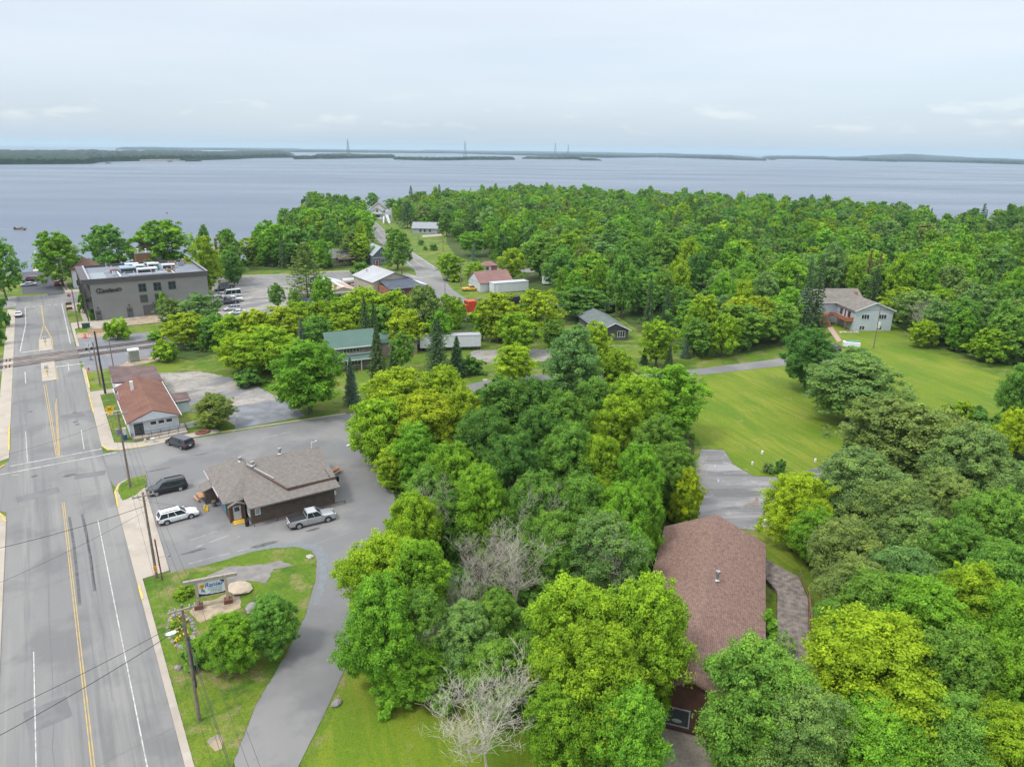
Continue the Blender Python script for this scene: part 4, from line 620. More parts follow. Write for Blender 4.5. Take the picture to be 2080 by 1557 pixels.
part('body', s, WCOR, lambda b: b.box(0, 0, .9, 14.4, 2.7, 3.6)); part('roof', s, mat('trailer_roof', (.38, .38, .42), .6), lambda b: b.box(-.05, -.05, 3.6, 14.45, 2.75, 3.72)); part('skirt_posts', s, DARK, lambda b: [b.box(6+i*.8, .1, 0, 6.15+i*.8, .25, .9) for i in range(11)]); [part('wheel', s, TYRE, lambda b: b.tube((x, .1, .5), (x, .5, .5), .5, n=12)) for x in (1.5, 2.7)]
s = thing('dark_grey_house', 'dark grey single storey house with slate green roof among trees', 'house', g(1238, 692), math.radians(-10))
DGS = mat('charcoal_siding', (.10, .10, .105), .8, .1, .8, kind='stripe', p=(.3, 2, .75)); a0 = math.radians(-22)
walls(s, -2.6, 4.9, 0, 18.0, 0, 3.0, DGS); gable(s, -2.6, 4.9, 0, 18.0, 3.0, 4.7, mat('slate_green_shingles', (.14, .17, .165), .95, .15, .8, kind='tile', p=(.34, .15, .15)), 'y', .6, .6, DGS)
window(s, 'S', 0, 3.0, .9, 1.9, 1.5, WHITE, nx=3); part('bargeboard', s, WHITE, lambda b: (b.hexa([(-3.2, -.66, 2.5), (1.15, -.66, 4.5), (1.15, -.6, 4.5), (-3.2, -.6, 2.5), (-3.2, -.66, 2.72), (1.15, -.66, 4.72), (1.15, -.6, 4.72), (-3.2, -.6, 2.72)]), b.hexa([(1.15, -.66, 4.5), (5.5, -.66, 2.5), (5.5, -.6, 2.5), (1.15, -.6, 4.5), (1.15, -.66, 4.72), (5.5, -.66, 2.72), (5.5, -.6, 2.72), (1.15, -.6, 4.72)])))
s.rotation_euler.z = math.radians(12)
# ------------------------------------------------------------------ light blue house with red deck
LB = mat('light_blue_siding', (.50, .56, .61), .7, .05, .5, kind='stripe', p=(.22, 2, .85), bump=.15); SHT = mat('taupe_grey_shingles', (.205, .185, .165), .95, .14, .5, kind='tile', p=(.34, .15, .2)); RD = mat('red_cedar', (.36, .14, .075), .7, .15, 2); DW = mat('maroon_frame', (.16, .05, .05), .6)
o_ = g(1732, 672); s = thing('light_blue_house', 'light blue split level house with taupe roofs and a red wooden deck', 'house', o_, math.radians(4))
walls(s, 0, 10.6, 0, 10.0, 0, 5.8, LB); walls(s, -7.6, 7.6, 10.0, 19, 0, 6.2, LB)
gable(s, 0, 10.6, 0, 10.6, 5.8, 7.9, SHT, 'y', .5, .5, LB); gable(s, -7.6, 7.6, 10.0, 19.5, 6.2, 8.9, SHT, 'x', .5, .4, LB, name='main_roof')
part('trim', s, WHITE, lambda b: (b.hexa([(-.5, -.58, 5.35), (5.3, -.58, 7.65), (5.3, -.52, 7.65), (-.5, -.52, 5.35), (-.5, -.58, 5.62), (5.3, -.58, 7.92), (5.3, -.52, 7.92), (-.5, -.52, 5.62)]), b.hexa([(5.3, -.58, 7.65), (11.1, -.58, 5.35), (11.1, -.52, 5.35), (5.3, -.52, 7.65), (5.3, -.58, 7.92), (11.1, -.58, 5.62), (11.1, -.52, 5.62), (5.3, -.52, 7.92)]), b.box(-8, 9.42, 5.72, 0, 9.48, 5.95)))
for a in (2.9, 7.7): window(s, 'S', 0, a, 3.3, 2.1, 1.2, WHITE, nx=3); window(s, 'S', 0, a-.5, .35, 1.4, 1.05, WHITE, nx=2)
for a in (3.0, 7.2): window(s, 'W', 0, a, 3.2, 1.2, 1.5, DW, nx=2)
window(s, 'S', 10.0, -6.2, 3.0, 1.7, 2.2, DW, nx=2); door(s, 'W', 0, 5.0, 2.9, .9, 2.1, DW, WHITE); part('chimney', s, mat('brick_top', (.35, .2, .13), .9), lambda b: b.box(5.6, 11.2, 6.5, 6.3, 11.9, 8.6))
dk = part('deck', s, RD, lambda b: (b.box(-2.2, .6, 2.55, 0, 8.0, 2.8), b.box(-7.6, 7.2, 2.55, -2.2, 10, 2.8), b.tube((-2.1, .7, 0), (-2.1, .7, 2.6), .1, n=4), b.tube((-2.1, 5, 0), (-2.1, 5, 2.6), .1, n=4), b.tube((-7, 7.4, 0), (-7, 7.4, 2.6), .1, n=4)))
part('railing', dk, RD, lambda b: ([b.box(-2.25, .6+i*.3, 2.8, -2.18, .68+i*.3, 3.65) for i in range(22)], b.box(-2.28, .6, 3.6, -2.15, 7.2, 3.72), b.box(-2.2, .55, 2.5, 0, .62, 3.65), b.box(-3.4, 7.14, 2.5, -2.25, 7.2, 3.65), b.box(-7.6, 7.14, 2.5, -6.7, 7.2, 3.65)))
part('stairs', dk, RD, lambda b: ([b.box(-6.6, 4.3+i*.29, .1+i*.27, -4.2, 4.62+i*.29, .18+i*.27) for i in range(10)], b.hexa([(-6.75, 4.2, .0), (-6.6, 4.2, 0), (-6.6, 7.2, 2.5), (-6.75, 7.2, 2.5), (-6.75, 4.2, .35), (-6.6, 4.2, .35), (-6.6, 7.2, 2.8), (-6.75, 7.2, 2.8)]), b.hexa([(-4.2, 4.2, .0), (-4.05, 4.2, 0), (-4.05, 7.2, 2.5), (-4.2, 7.2, 2.5), (-4.2, 4.2, .35), (-4.05, 4.2, .35), (-4.05, 7.2, 2.8), (-4.2, 7.2, 2.8)])))
s = thing('small_trailer', 'small white camper trailer with teal roof on the lawn', 'trailer', g(1728, 706), math.radians(-14))
part('body', s, WHITE, lambda b: b.box(-1.9, -.9, .4, 1.9, .9, 1.5)); part('roof', s, mat('teal_roof', (.05, .34, .33), .5), lambda b: b.slab([(-1.3, -.2, 1.75), (2.0, -.2, 1.75), (2.0, 1.0, 1.6), (-1.3, 1.0, 1.6)], .15)); [part('wheel', s, TYRE, lambda b: b.tube((x, -1.0, .35), (x, -.85, .35), .35, n=12)) for x in (-.6, .6)]
b = MB(); r_ = random.Random(5)
for i in range(26): b.ball((r_.uniform(-2.6, 2.6), r_.uniform(-.5, .5), .15), r_.uniform(.15, .35), seg=6, rings=4)
tag(b.build('rock_border', mat('pale_rocks', (.45, .42, .36), .9, .3, 2), loc=g(1724, 676), rz=.1), 'row of pale rocks below the red deck of the blue house', 'rocks')
bt = thing('covered_boat', 'tarp covered boat on a frame behind the blue house', 'boat', g(1694, 612), math.radians(-12)); part('hull', bt, mat('grey_tarp', (.32, .29, .28), .8, .2, 1), lambda b: (b.hexa([(-3.4, -1.1, .8), (3, -1, .8), (3, 1, .8), (-3.4, 1.1, .8), (-3.6, -1.2, 1.9), (4.4, -.6, 2.3), (4.4, .6, 2.3), (-3.6, 1.2, 1.9)]), b.hexa([(-2.6, -1, 1.9), (2, -1, 2.1), (2, 1, 2.1), (-2.6, 1, 1.9), (-1.6, -.7, 3.5), (.8, -.6, 3.2), (.8, .6, 3.2), (-1.6, .7, 3.5)]))); part('frame', bt, WHITE, lambda b: (b.path([(-5, 0, 2.5), (-2, 0, 3.8), (1.5, 0, 3.4), (4.8, 0, 1.8)], [.08]*4), b.box(-3, -1, .3, 3, -.9, .8)))
# ------------------------------------------------------------------ big brown roofed house
SHR = mat('red_brown_foreground_shingles', (.225, .142, .116), .95, .26, 3.2, kind='tile', p=(.45, .17, .10, .012, 1), bump=.2); MLOG = mat('dark_red_wood', (.10, .045, .035), .7, .2, 2, kind='stripe', p=(.22, 2, .55))
A = g(1350, 1065, 3.5); s = thing('brown_roof_house', 'large house with long red brown shingle roof in the right foreground', 'house', (A.x, A.y, 0), math.radians(-18.5))
walls(s, .5, 10.9, -28.2, -.5, 0, 3.3, MLOG); gable(s, .5, 10.9, -28.2, -.5, 3.5, 5.95, SHR, 'y', .5, .5, MLOG, t=.22)
pipe(s, 6.6, -13.2, 5.7, .75, .13); window(s, 'S', -28.2, 3.6, .9, 4.0, 1.6, mat('grey_window_frame', (.33, .33, .36), .5), nx=1, fw=.1); part('mullion', s, mat('grey_window_frame', (.33, .33, .36), .5), lambda b: b.box(2.6, -28.29, .9, 2.72, -28.2, 2.5))
part('window_bowls', s, mat('pale_bowl', (.3, .36, .32), .5), lambda b: [b.ball((x, -28.26, 1.35), .42, sq=(1, .12, .45)) for x in (3.6, 4.7)])
part('garage_apron', s, CONC, lambda b: b.box(5.8, -.5, .02, 11.8, 4.3, .10)); part('rear_deck', s, GREYW, lambda b: (b.box(.5, -32.5, .02, 9, -28.3, .35)))
BW = mat('grey_boardwalk', (.21, .18, .16), .9, .45, 1.6, kind='stripe', p=(.28, 0, .85))
bw = thing('boardwalk', 'grey plank boardwalk curving round the brown roofed house', 'boardwalk', (A.x, A.y, 0), math.radians(-18.5))
def loc_(px, py, z=.5):
    p = g(px, py, z)-Vector((A.x, A.y, 0)); a = math.radians(18.5); return (p.x*math.cos(a)-p.y*math.sin(a), p.x*math.sin(a)+p.y*math.cos(a))
part('planks', bw, BW, lambda b: b.prism([loc_(*q) for q in [(1545, 1125), (1575, 1146), (1622, 1170), (1641, 1215), (1644, 1345), (1625, 1440), (1500, 1440), (1578, 1345), (1579, 1200), (1545, 1163)]], .1, .5))
part('railing', bw, mat('brown_railing', (.22, .115, .08), .8, .2), lambda b: [rails(b, [(*loc_(*q1), .5), (*loc_(*q2), .5)]) for q1, q2 in [((1622, 1170), (1641, 1215)), ((1641, 1215), (1644, 1345)), ((1644, 1345), (1640, 1440))]] + [b.box(loc_(1641, 1215)[0]-.06, loc_(1644, 1400)[1], 1.42, loc_(1641, 1215)[0]+.06, loc_(1641, 1215)[1], 1.5)])
bn = thing('garden_bench', 'grey bench on the boardwalk below the green shrub', 'bench', g(1570, 1330, .5)+Vector((0, 0, 0)), math.radians(-30)); part('seat', bn, GREYW, lambda b: b.box(-.9, -.25, .42, .9, .25, .48)); part('backrest', bn, GREYW, lambda b: b.box(-.9, .25, .55, .9, .3, .95)); [part('leg', bn, GREYW, lambda b: b.box(x-.05, -.2, 0, x+.05, .3, .42)) for x in (-.75, .75)]
# ------------------------------------------------------------------ vehicles
KD = {  # L, W, H, belt profile [(x fraction from rear, z)], cabin (rear base, rear top, front top, front base), wheel radius, axles
 'sedan': (4.8, 1.84, 1.46, [(0, .86), (.03, .95), (.2, .98), (.68, .93), (.85, .82), (.97, .68), (1, .6)], (.14, .30, .56, .72), .34, (.2, .81)),
 'suv': (5.0, 1.98, 1.76, [(0, 1.0), (.02, 1.08), (.3, 1.1), (.7, 1.08), (.86, 1.02), (.97, .88), (1, .75)], (.01, .07, .60, .75), .38, (.2, .80)),
 'wagon': (4.85, 1.86, 1.64, [(0, .92), (.02, 1.0), (.3, 1.0), (.7, .98), (.86, .9), (.97, .74), (1, .62)], (.015, .10, .57, .73), .35, (.2, .79)),
 'minivan': (5.1, 2.0, 1.74, [(0, .95), (.02, 1.02), (.3, 1.02), (.75, .98), (.88, .9), (.97, .76), (1, .62)], (.01, .06, .64, .84), .34, (.19, .80)),
 'pickup': (5.9, 2.03, 1.9, [(0, 1.18), (.01, 1.2), (.38, 1.2), (.72, 1.16), (.95, 1.08), (.99, .92), (1, .8)], (.385, .405, .61, .73), .41, (.2, .82)),
 'van': (6.0, 2.05, 2.62, [(0, 1.2), (.02, 1.25), (.3, 1.25), (.8, 1.2), (.9, 1.1), (.97, .95), (1, .8)], (.005, .02, .72, .86), .37, (.2, .82))}
PAINT = {}
def paint(n, c, metal=.25):
    if n not in PAINT: PAINT[n] = mat('car_paint_'+n, c, rough=.32, var=.04, scale=.6, metal=metal, spec=.5, coat=.5)
    return PAINT[n]
def car(kind, label, pos, head, pm, cat='car', group=None, name='parked_car', far=False, bed=None, roofm=None):
    L, Wd, H, belt, (rb, rt, ft, fb), wr_, ax = KD[kind]; t = thing(name, label, cat, pos, head, group)
    X = lambda f: (f-.5)*L
    bm = MB(); rings = []
    for f, z in belt:
        e = min(f, 1-f); k = 1 if e > .1 else .90+e*1.0; hw = Wd/2*k; zb = .30 if e > .02 else .42
        rings.append([(X(f), -hw*.93, zb), (X(f), -hw, .52), (X(f), -hw, z-.2), (X(f), -hw*.94, z-.04), (X(f), -hw*.7, z+.015), (X(f), hw*.7, z+.015), (X(f), hw*.94, z-.04), (X(f), hw, z-.2), (X(f), hw, .52), (X(f), hw*.93, zb)])
    n = 10; vs = [p for r in rings for p in r]; fs = []
    for i in range(len(rings)-1):
        for j in range(n): fs.append((i*n+j, i*n+(j+1) % n, (i+1)*n+(j+1) % n, (i+1)*n+j))
    fs += [tuple(range(n)), tuple(range(len(vs)-1, len(vs)-n-1, -1))]; bm.add(vs, fs)
    zb_ = lambda f: np.interp(f, [b[0] for b in belt], [b[1] for b in belt])
    zt = H-.06; w0, w1 = Wd*.45, Wd*.365
    c = [(X(rb), -w0, zb_(rb)-.03), (X(fb), -w0, zb_(fb)-.03), (X(fb), w0, zb_(fb)-.03), (X(rb), w0, zb_(rb)-.03), (X(rt), -w1, zt), (X(ft), -w1, zt), (X(ft), w1, zt), (X(rt), w1, zt)]
    for a, b_ in ((0, 4), (1, 5), (2, 6), (3, 7)): bm.tube(c[a], c[b_], .065, .055, n=6)
    mids = [.42] if kind in ('sedan',) else ([.33, .62] if kind in ('suv', 'wagon', 'minivan', 'van') else [.45])
    for q in mids:
        for s0, s1 in ((0, 1), (3, 2)):
            a = Vector(c[s0]).lerp(Vector(c[s1]), q); d_ = Vector(c[s0+4]).lerp(Vector(c[s1+4]), q); bm.tube(a, d_, .05, n=4)
    body = bm.build('body', pm, t, smooth=False)
    me = body.data
    g_ = MB(); g_.hexa(c); g_.build('windows', GLASS, t)
    r_ = MB(); r_.hexa([(X(rt)-.08, -w1-.04, zt-.03), (X(ft)+.04, -w1-.04, zt-.03), (X(ft)+.04, w1+.04, zt-.03), (X(rt)-.08, w1+.04, zt-.03), (X(rt)+.02, -w1*.85, H), (X(ft)-.12, -w1*.85, H), (X(ft)-.12, w1*.85, H), (X(rt)+.02, w1*.85, H)]); ro = r_.build('roof', pm, t)
    if kind in ('suv', 'wagon'):
        part('roof_rack', ro, DARK, lambda b: [b.box(X(rt)+.15, s*w1*.82-.03, H-.01, X(ft)-.3, s*w1*.82+.03, H+.07) for s in (-1, 1)])
    if bed is not None: part('bed_cover', t, bed, lambda b: b.box(X(.02), -Wd*.42, 1.19, X(.375), Wd*.42, 1.235))
    part('lower_trim', t, DARK, lambda b: (b.box(X(.02), -Wd*.455, .24, X(.98), Wd*.455, .34), b.box(X(0)-.06, -Wd*.40, .40, X(.03), Wd*.40, .62), b.box(X(.97), -Wd*.38, .36, X(1)+.05, Wd*.38, .58)))
    for f in ax:
        for s in (-1, 1):
            y0 = s*(Wd/2-.20); y1 = s*(Wd/2+.015)
            if not far: part('wheel_arch', t, DARK, lambda b: b.tube((X(f), s*(Wd/2-.18), wr_+.03), (X(f), s*(Wd/2+.006), wr_+.03), wr_*1.17, n=18))
            wl_ = part('wheel', t, TYRE, lambda b: b.tube((X(f), y0, wr_), (X(f), y1, wr_), wr_, n=18)); part('rim', wl_, RIM, lambda b: (b.tube((X(f), y1-.02*s, wr_), (X(f), y1+.012*s, wr_), wr_*.62, n=10), b.tube((X(f), y1+.012*s, wr_), (X(f), y1+.02*s, wr_), wr_*.16, n=8)))
    zf, zr = zb_(.97)-.16, zb_(.02)-.22
    for s in (-1, 1):
        part('headlight', t, CLEARL, lambda b: b.box(X(.955), s*Wd*.33-.17, zf-.06, X(1)+.01, s*Wd*.33+.17, zf+.09)); part('tail_light', t, REDL, lambda b: b.box(X(0)-.02, s*Wd*.40-.1, zr-.12, X(.03), s*Wd*.40+.1, zr+.16))
        if not far: part('side_mirror', t, pm, lambda b: b.box(X(fb)-.28, s*(Wd/2+.02)-.09, zb_(fb)+.02, X(fb)-.10, s*(Wd/2+.02)+.09, zb_(fb)+.17))
    if not far:
        part('number_plate', t, PLATE, lambda b: b.box(X(0)-.08, -.2, .62, X(0)-.02, .2, .78)); part('grille', t, DARK, lambda b: b.box(X(1)-.04, -Wd*.22, zf-.1, X(1)+.02, Wd*.22, zf+.06))
        for s in (-1, 1): part('door_seams', t, DARK, lambda b: [b.box(X(q)-.008, s*(Wd/2+.001)-.003, .45, X(q)+.008, s*(Wd/2+.001)+.003, zb_(q)-.16) for q in ((ax[0]+.12, (ax[0]+ax[1])/2, ax[1]-.1) if kind != 'pickup' else (.39, .55, .70))])
    return t
D = math.radians
SILV = paint('silver', (.50, .52, .55), .5); PW = paint('white', (.74, .76, .78), 0); PB = paint('black', (.015, .017, .022), .2); PG = paint('charcoal', (.055, .06, .075), .4); PM = paint('maroon', (.14, .012, .03), .3); PR = paint('red', (.62, .06, .04), .1); PY = paint('yellow', (.75, .47, .05), 0); PS = paint('light_silver', (.58, .61, .64), .3); PGN = paint('dark_green', (.03, .06, .055), .2); PPU = paint('purple', (.20, .03, .11), .2)
car('minivan', 'dark charcoal minivan parked in front of the post office ramp', g(366, 905), D(150), PG, 'minivan')
car('suv', 'black sport utility car nosed up to the grass corner beside the shop', g(341, 997), D(213.5), PB, 'car')
car('wagon', 'white station wagon parked on the lot facing the shop door', g(362, 1054), D(37), PW, 'car')
car('pickup', 'silver pickup truck with black bed cover parked along the shop wall', g(633, 1061), D(30), SILV, 'pickup truck', name='pickup_truck', bed=BLACK)
car('sedan', 'white sedan parked alone on the left of the main road', g(38.5, 642), D(123), PW, 'car')
car('sedan', 'silver blue sedan on the black asphalt, nearest the crossing', g(58, 581), D(213), paint('ice', (.42, .47, .55), .4), 'car', far=True)
car('minivan', 'dark maroon minivan on the black asphalt beside the silver sedan', g(63, 571), D(213), PM, 'minivan', far=True)
car('sedan', 'bright red car parked at the kerb opposite the maroon minivan', g(116.5, 579), D(123), PR, 'car', far=True)
car('sedan', 'dark red car parked just ahead of the bright red one', g(119, 572), D(123), paint('dark_red', (.12, .03, .03)), 'car', far=True)
HL = [('suv', 'black box shaped off road car at the far end of the hotel parking row', 460, 585, 33, PB), ('suv', 'black car half hidden behind the white van at the hotel', 452, 591, 213, PB), ('wagon', 'white car between the black cars and the tall white van', 450, 603, 213, PW),
      ('van', 'tall white passenger van with dark side windows', 470, 604, 213, PW), ('pickup', 'white pickup truck between the tall van and the black pickup', 474, 613, 213, PW), ('pickup', 'black pickup truck in the middle of the hotel parking row', 465, 617, 213, PG),
      ('wagon', 'silver car second from the near end of the hotel parking row', 472, 630, 213, PS), ('sedan', 'white sedan at the near end of the hotel parking row', 482, 638, 213, PW)]
for k, la, x, y, h, m in HL:
    x, y = x, y; o = car(k, la, g(x, y), D(h), m, {'van': 'van', 'pickup': 'pickup truck'}.get(k, 'car'), 'vehicles parked beside the grey hotel', {'van': 'passenger_van', 'pickup': 'pickup_truck'}.get(k, 'parked_car'), far=True)
car('pickup', 'yellow pickup truck beside the maroon roofed barn', g(956, 590), D(33-8), PY, 'pickup truck', name='pickup_truck', far=True)
car('suv', 'dark green car under the tree at the road junction', g(914, 571), D(150), PGN, far=True)
car('suv', 'black car on the drive below the light blue house', g(1689, 712), D(100), PB, far=True)
car('sedan', 'purple car on the grass left of the tall grey green tree', g(1134, 702), D(60), PPU, far=True)
car('sedan', 'white car in front of the far white lake house', g(775, 447), D(10), PW, far=True)
car('suv', 'dark blue car half hidden by trees beside the rusty roofed garage', g(626, 617), D(33), paint('blue', (.03, .08, .22), .3), far=True)
t = thing('tank_trailer', 'small tanker trailer beside the metal workshop', 'tank trailer', g(717, 580), D(20)); part('tank', t, mat('tank_white', (.62, .58, .55), .4), lambda b: b.tube((-3.4, 0, 1.7), (1.2, 0, 1.7), 1.0, n=14)); part('cab', t, mat('tank_cab', (.55, .62, .66), .4), lambda b: b.box(1.4, -1.1, .6, 3.4, 1.1, 2.9)); part('window', t, GLASS, lambda b: b.box(2.0, -1.13, 1.8, 3.1, -1.1, 2.6)); [part('wheel', t, TYRE, lambda b: b.tube((x, -1.1, .5), (x, -.8, .5), .5, n=12)) for x in (-2.6, -1.4, 2.6)]
t = thing('red_tractor', 'small red tractor beside the metal workshop wall', 'tractor', g(738, 586), D(20)); part('body', t, PR, lambda b: (b.box(-.4, -.5, .7, 2.2, .5, 1.5), b.box(-1.2, -.6, .7, -.3, .6, 1.2), b.tube((-.5, -.5, 1.2), (-.4, -.4, 2.3), .06), b.tube((-.5, .5, 1.2), (-.4, .4, 2.3), .06), b.box(-1.1, -.6, 2.3, .2, .6, 2.4))); [part('wheel', t, TYRE, lambda b: b.tube((x, y-.15, r), (x, y+.15, r), r, n=14)) for x, y, r in ((-.9, -.85, .75), (-.9, .85, .75), (1.7, -.7, .4), (1.7, .7, .4))]
# train
lo = thing('locomotive', 'orange red and black diesel locomotive showing between trees on the track', 'locomotive', W(98.0, 175.6), TH-D(4)); RDL = mat('locomotive_red', (.55, .07, .03), .5, .1)
part('nose', lo, RDL, lambda b: (b.box(-1.5, -1.4, 1.2, 1.6, 1.4, 3.2), b.hexa([(-2.2, -1.3, 1.2), (-1.5, -1.4, 1.2), (-1.5, 1.4, 1.2), (-2.2, 1.3, 1.2), (-2.0, -1.1, 2.9), (-1.5, -1.3, 3.2), (-1.5, 1.3, 3.2), (-2.0, 1.1, 2.9)]))); cb = part('cab', lo, RDL, lambda b: b.box(1.6, -1.5, 1.2, 4.4, 1.5, 4.2)); part('windscreen', cb, GLASS, lambda b: (b.box(1.56, -1.2, 3.3, 1.6, -.1, 3.9), b.box(1.56, .1, 3.3, 1.6, 1.2, 3.9)))
part('hood', lo, mat('locomotive_black', (.03, .03, .03), .5), lambda b: b.box(4.4, -1.1, 1.2, 19.5, 1.1, 4.2)); part('frame', lo, DARK, lambda b: (b.box(-2.6, -1.5, .85, 20.5, 1.5, 1.2), b.box(-2.9, -1.2, .3, -2.5, 1.2, .9))); [part('wheel', lo, TYRE, lambda b: (b.tube((x, -.85, .5), (x, -.7, .5), .5, n=14), b.tube((x, .7, .5), (x, .85, .5), .5, n=14))) for x in (-.5, 1.5, 3.5, 14.5, 16.5, 18.5)]
part('stripe', lo, WHITE, lambda b: (b.hexa([(-1.4, -1.44, 1.3), (-1.1, -1.44, 1.3), (-1.1, -1.41, 1.3), (-1.4, -1.41, 1.3), (-.6, -1.44, 3.1), (-.3, -1.44, 3.1), (-.3, -1.41, 3.1), (-.6, -1.41, 3.1)]), b.box(-2.62, -1.52, 1.0, 4, -1.5, 1.1)))
for i, (px, c, lab) in enumerate([(1208, (.20, .06, .06), 'dark maroon freight wagon between trees right of the locomotive'), (1262, (.36, .17, .10), 'rust brown open freight wagon glimpsed among the forest trees')]):
    q = g(px, 608); x_ = q.x*CT+q.y*ST; r = thing('freight_wagon', lab, 'freight wagon', W(x_, 174.1), TH-D(2.5), 'freight wagons on the track'); m = mat('wagon_paint_%d' % i, c, .8, .3, .6)
    part('body', r, m, lambda b: (b.box(-6, -1.5, 1.1, 6, 1.5, 4.0), [b.box(-6+j*1.2, -1.56, 1.1, -5.9+j*1.2, -1.5, 4.0) for j in range(11)])); part('roof', r, mat('wagon_top_%d' % i, ((.25, .12, .12), (.55, .42, .36))[i], .8, .2), lambda b: b.box(-6.1, -1.6, 4.0, 6.1, 1.6, 4.15)); [part('bogie', r, DARK, lambda b: b.box(x-1, -1.1, .3, x+1, 1.1, 1.1)) for x in (-4.4, 4.4)]
# ------------------------------------------------------------------ poles, lamps, wires
def solve_h(base, ty):
    lo_, hi = 0, 250
    for _ in range(40):
        m = (lo_+hi)/2
        if row(Vector((base.x, base.y, m))) > ty: lo_ = m
        else: hi = m
    return lo_
POLES = {}
def pole(key, label, base, h, arm=2.4, rz=TH, m=WOODP, r=.16, arms=1, tr=0, trsd=1, ins=True, armz=.35, ang=0):
    t = thing('utility_pole', label, 'utility pole', base, rz, 'power poles'); part('pole', t, m, lambda b: b.tube((0, 0, 0), (0, 0, h), r, r*.66, n=10))
    if arm:
        for k in range(arms):
            z = h-armz-k*1.3; a = part('crossarm', t, GREYW, lambda b: (b.box(-arm/2, -.22, z-.07, arm/2, -.10, z+.07), b.tube((-.7, -.16, z), (0, -.16, z-.7), .025, n=4), b.tube((.7, -.16, z), (0, -.16, z-.7), .025, n=4)))
            if ins: part('insulators', a, mat('insulator', (.5, .5, .52), .3), lambda b: [b.tube((x, -.16, z+.07), (x, -.16, z+.3), .06, .04, n=6) for x in (-arm/2+.15, -arm/4, arm/4, arm/2-.15)])
    for k in range(tr): x = (-1)**k*.42; part('transformer', t, mat('transformer_grey', (.20, .21, .23), .5) if k else mat('transformer_pale', (.55, .52, .48), .5), lambda b: (b.tube((x, 0, h-3.4), (x, 0, h-2.5), .26, n=12), b.box(min(0, x), -.05, h-3, max(0, x), .05, h-2.9)))
    POLES[key] = (base, h, rz); return t
pA = pole('A', 'tall wooden power pole on the small grass corner, with two transformers', W(4.9, 104.1), 11.4, tr=2)
pB = pole('B', 'wooden power pole at the edge of the concrete strip by the shop lot', W(4.7, 78.0), 10.6, arm=2.2)
pC = pole('C', 'nearest wooden power pole with a street lamp arm over the road', W(4.6, 53.6), 11.4, arm=2.1, ang=0)
pole('D', 'dark black wrapped power pole left of the post office roof', W(5.6, 150.6), 12.4, arm=0, m=mat('black_pole', (.035, .03, .03), .6), r=.2)
pole('E', 'brown power pole on the path behind the black pole', W(5.2, 157.2), 8.8, arm=0); pole('F', 'thin dark pole beside the rear roof of the post office', W(8.7, 170.2), solve_h(W(8.7, 170.2), 690), arm=0, r=.12)
pole('G', 'grey leaning power pole at the near corner of the hotel', W(4.5, 211.3), solve_h(W(4.5, 211.3), 585), arm=0, r=.18); pole('H', 'wooden pole with crossarm between the lake tree and the white house', W(4.3, 272.9), 10.9, arm=2.6)
def pxpole(key, label, bx, by, ty, **k): b_ = g(bx, by); return pole(key, label, b_, solve_h(b_, ty), **k)
pxpole('I', 'pale wooden pole in front of the tree in the gravel lot', 567, 627, 589, arm=0); pxpole('J', 'wooden pole beside the junction tree', 936, 582, 533, arm=2.4); pxpole('K', 'dark slim pole in the middle of the road junction', 904, 597, 564, arm=0, r=.12)
pxpole('L', 'leaning pole with crossarm at the edge of the meadow', 900, 510, 487, arm=3); pxpole('M', 'small pole in the lawn before the low grey house', 851, 497, 478, arm=0); pxpole('N', 'wooden pole right of the dark green tree near the wagons', 1227, 655, 612, arm=0); pxpole('O', 'pole sticking out of the forest above the wagons', 1214, 606, 553, arm=0)
pxpole('P', 'wooden pole with a white box on the lawn before the blue house', 1774, 708, 618, arm=0, r=.14); pxpole('Q', 'orange topped pole among the yellow green trees', 1137, 650, 622, arm=1.6)
part('meter_box', [o for o in bpy.data.objects if o.get('label', '').startswith('wooden pole with a white box')][0], WHITE, lambda b: b.box(.1, -.3, 5.2, .8, .2, 6.6))
# street lamp arm on pole C and the conduit
la = part('lamp_arm', pC, STEEL, lambda b: b.path([(-.1, 0, 9.3), (-.5, -.2, 9.55), (-.8, -.35, 9.55)], [.035, .035, .035])); part('lamp_head', la, mat('lamp_white', (.70, .80, .82), .3), lambda b: b.ball((-1.05, -.5, 9.5), .42, sq=(1, .6, .3)))
part('conduit', pC, DARK, lambda b: b.tube((.14, -.1, 3.5), (.14, -.1, 8.4), .07)); part('marker', pB, mat('orange_marker', (.8, .35, .05), .6), lambda b: (b.box(-.2, -.24, 1.3, .14, -.2, 1.75), b.box(-.15, -.24, .95, .1, -.2, 1.2)))
t = thing('guy_post', 'thin rusty brown post beside the pole on the concrete strip', 'post', W(5.15, 77.3), TH); part('post', t, mat('rust_post', (.16, .055, .04), .8), lambda b: b.tube((0, 0, 0), (-.1, 0, 5.2), .075)); part('bracket', t, STEEL, lambda b: (b.tube((0, 0, 2.9), (1.1, -.2, 3.0), .025), b.box(.9, -.25, 2.85, 1.15, -.15, 3.0)))
q = g(838, 912); t = thing('street_lamp', 'street lamp with small white head reaching out of the central trees', 'street lamp', W(36.4, 96.0), TH); h = solve_h(W(36.4, 96.0), 897); part('pole', t, STEEL, lambda b: b.tube((0, 0, 0), (0, 0, h-.3), .09)); part('lamp_arm', t, STEEL, lambda b: b.tube((0, 0, h-.3), (-2.2, 0, h), .05)); part('lamp_head', t, WHITE, lambda b: b.ball((-2.5, 0, h), .4, sq=(1, .5, .35)))
WM = mat('wire', (.04, .04, .045), .6)
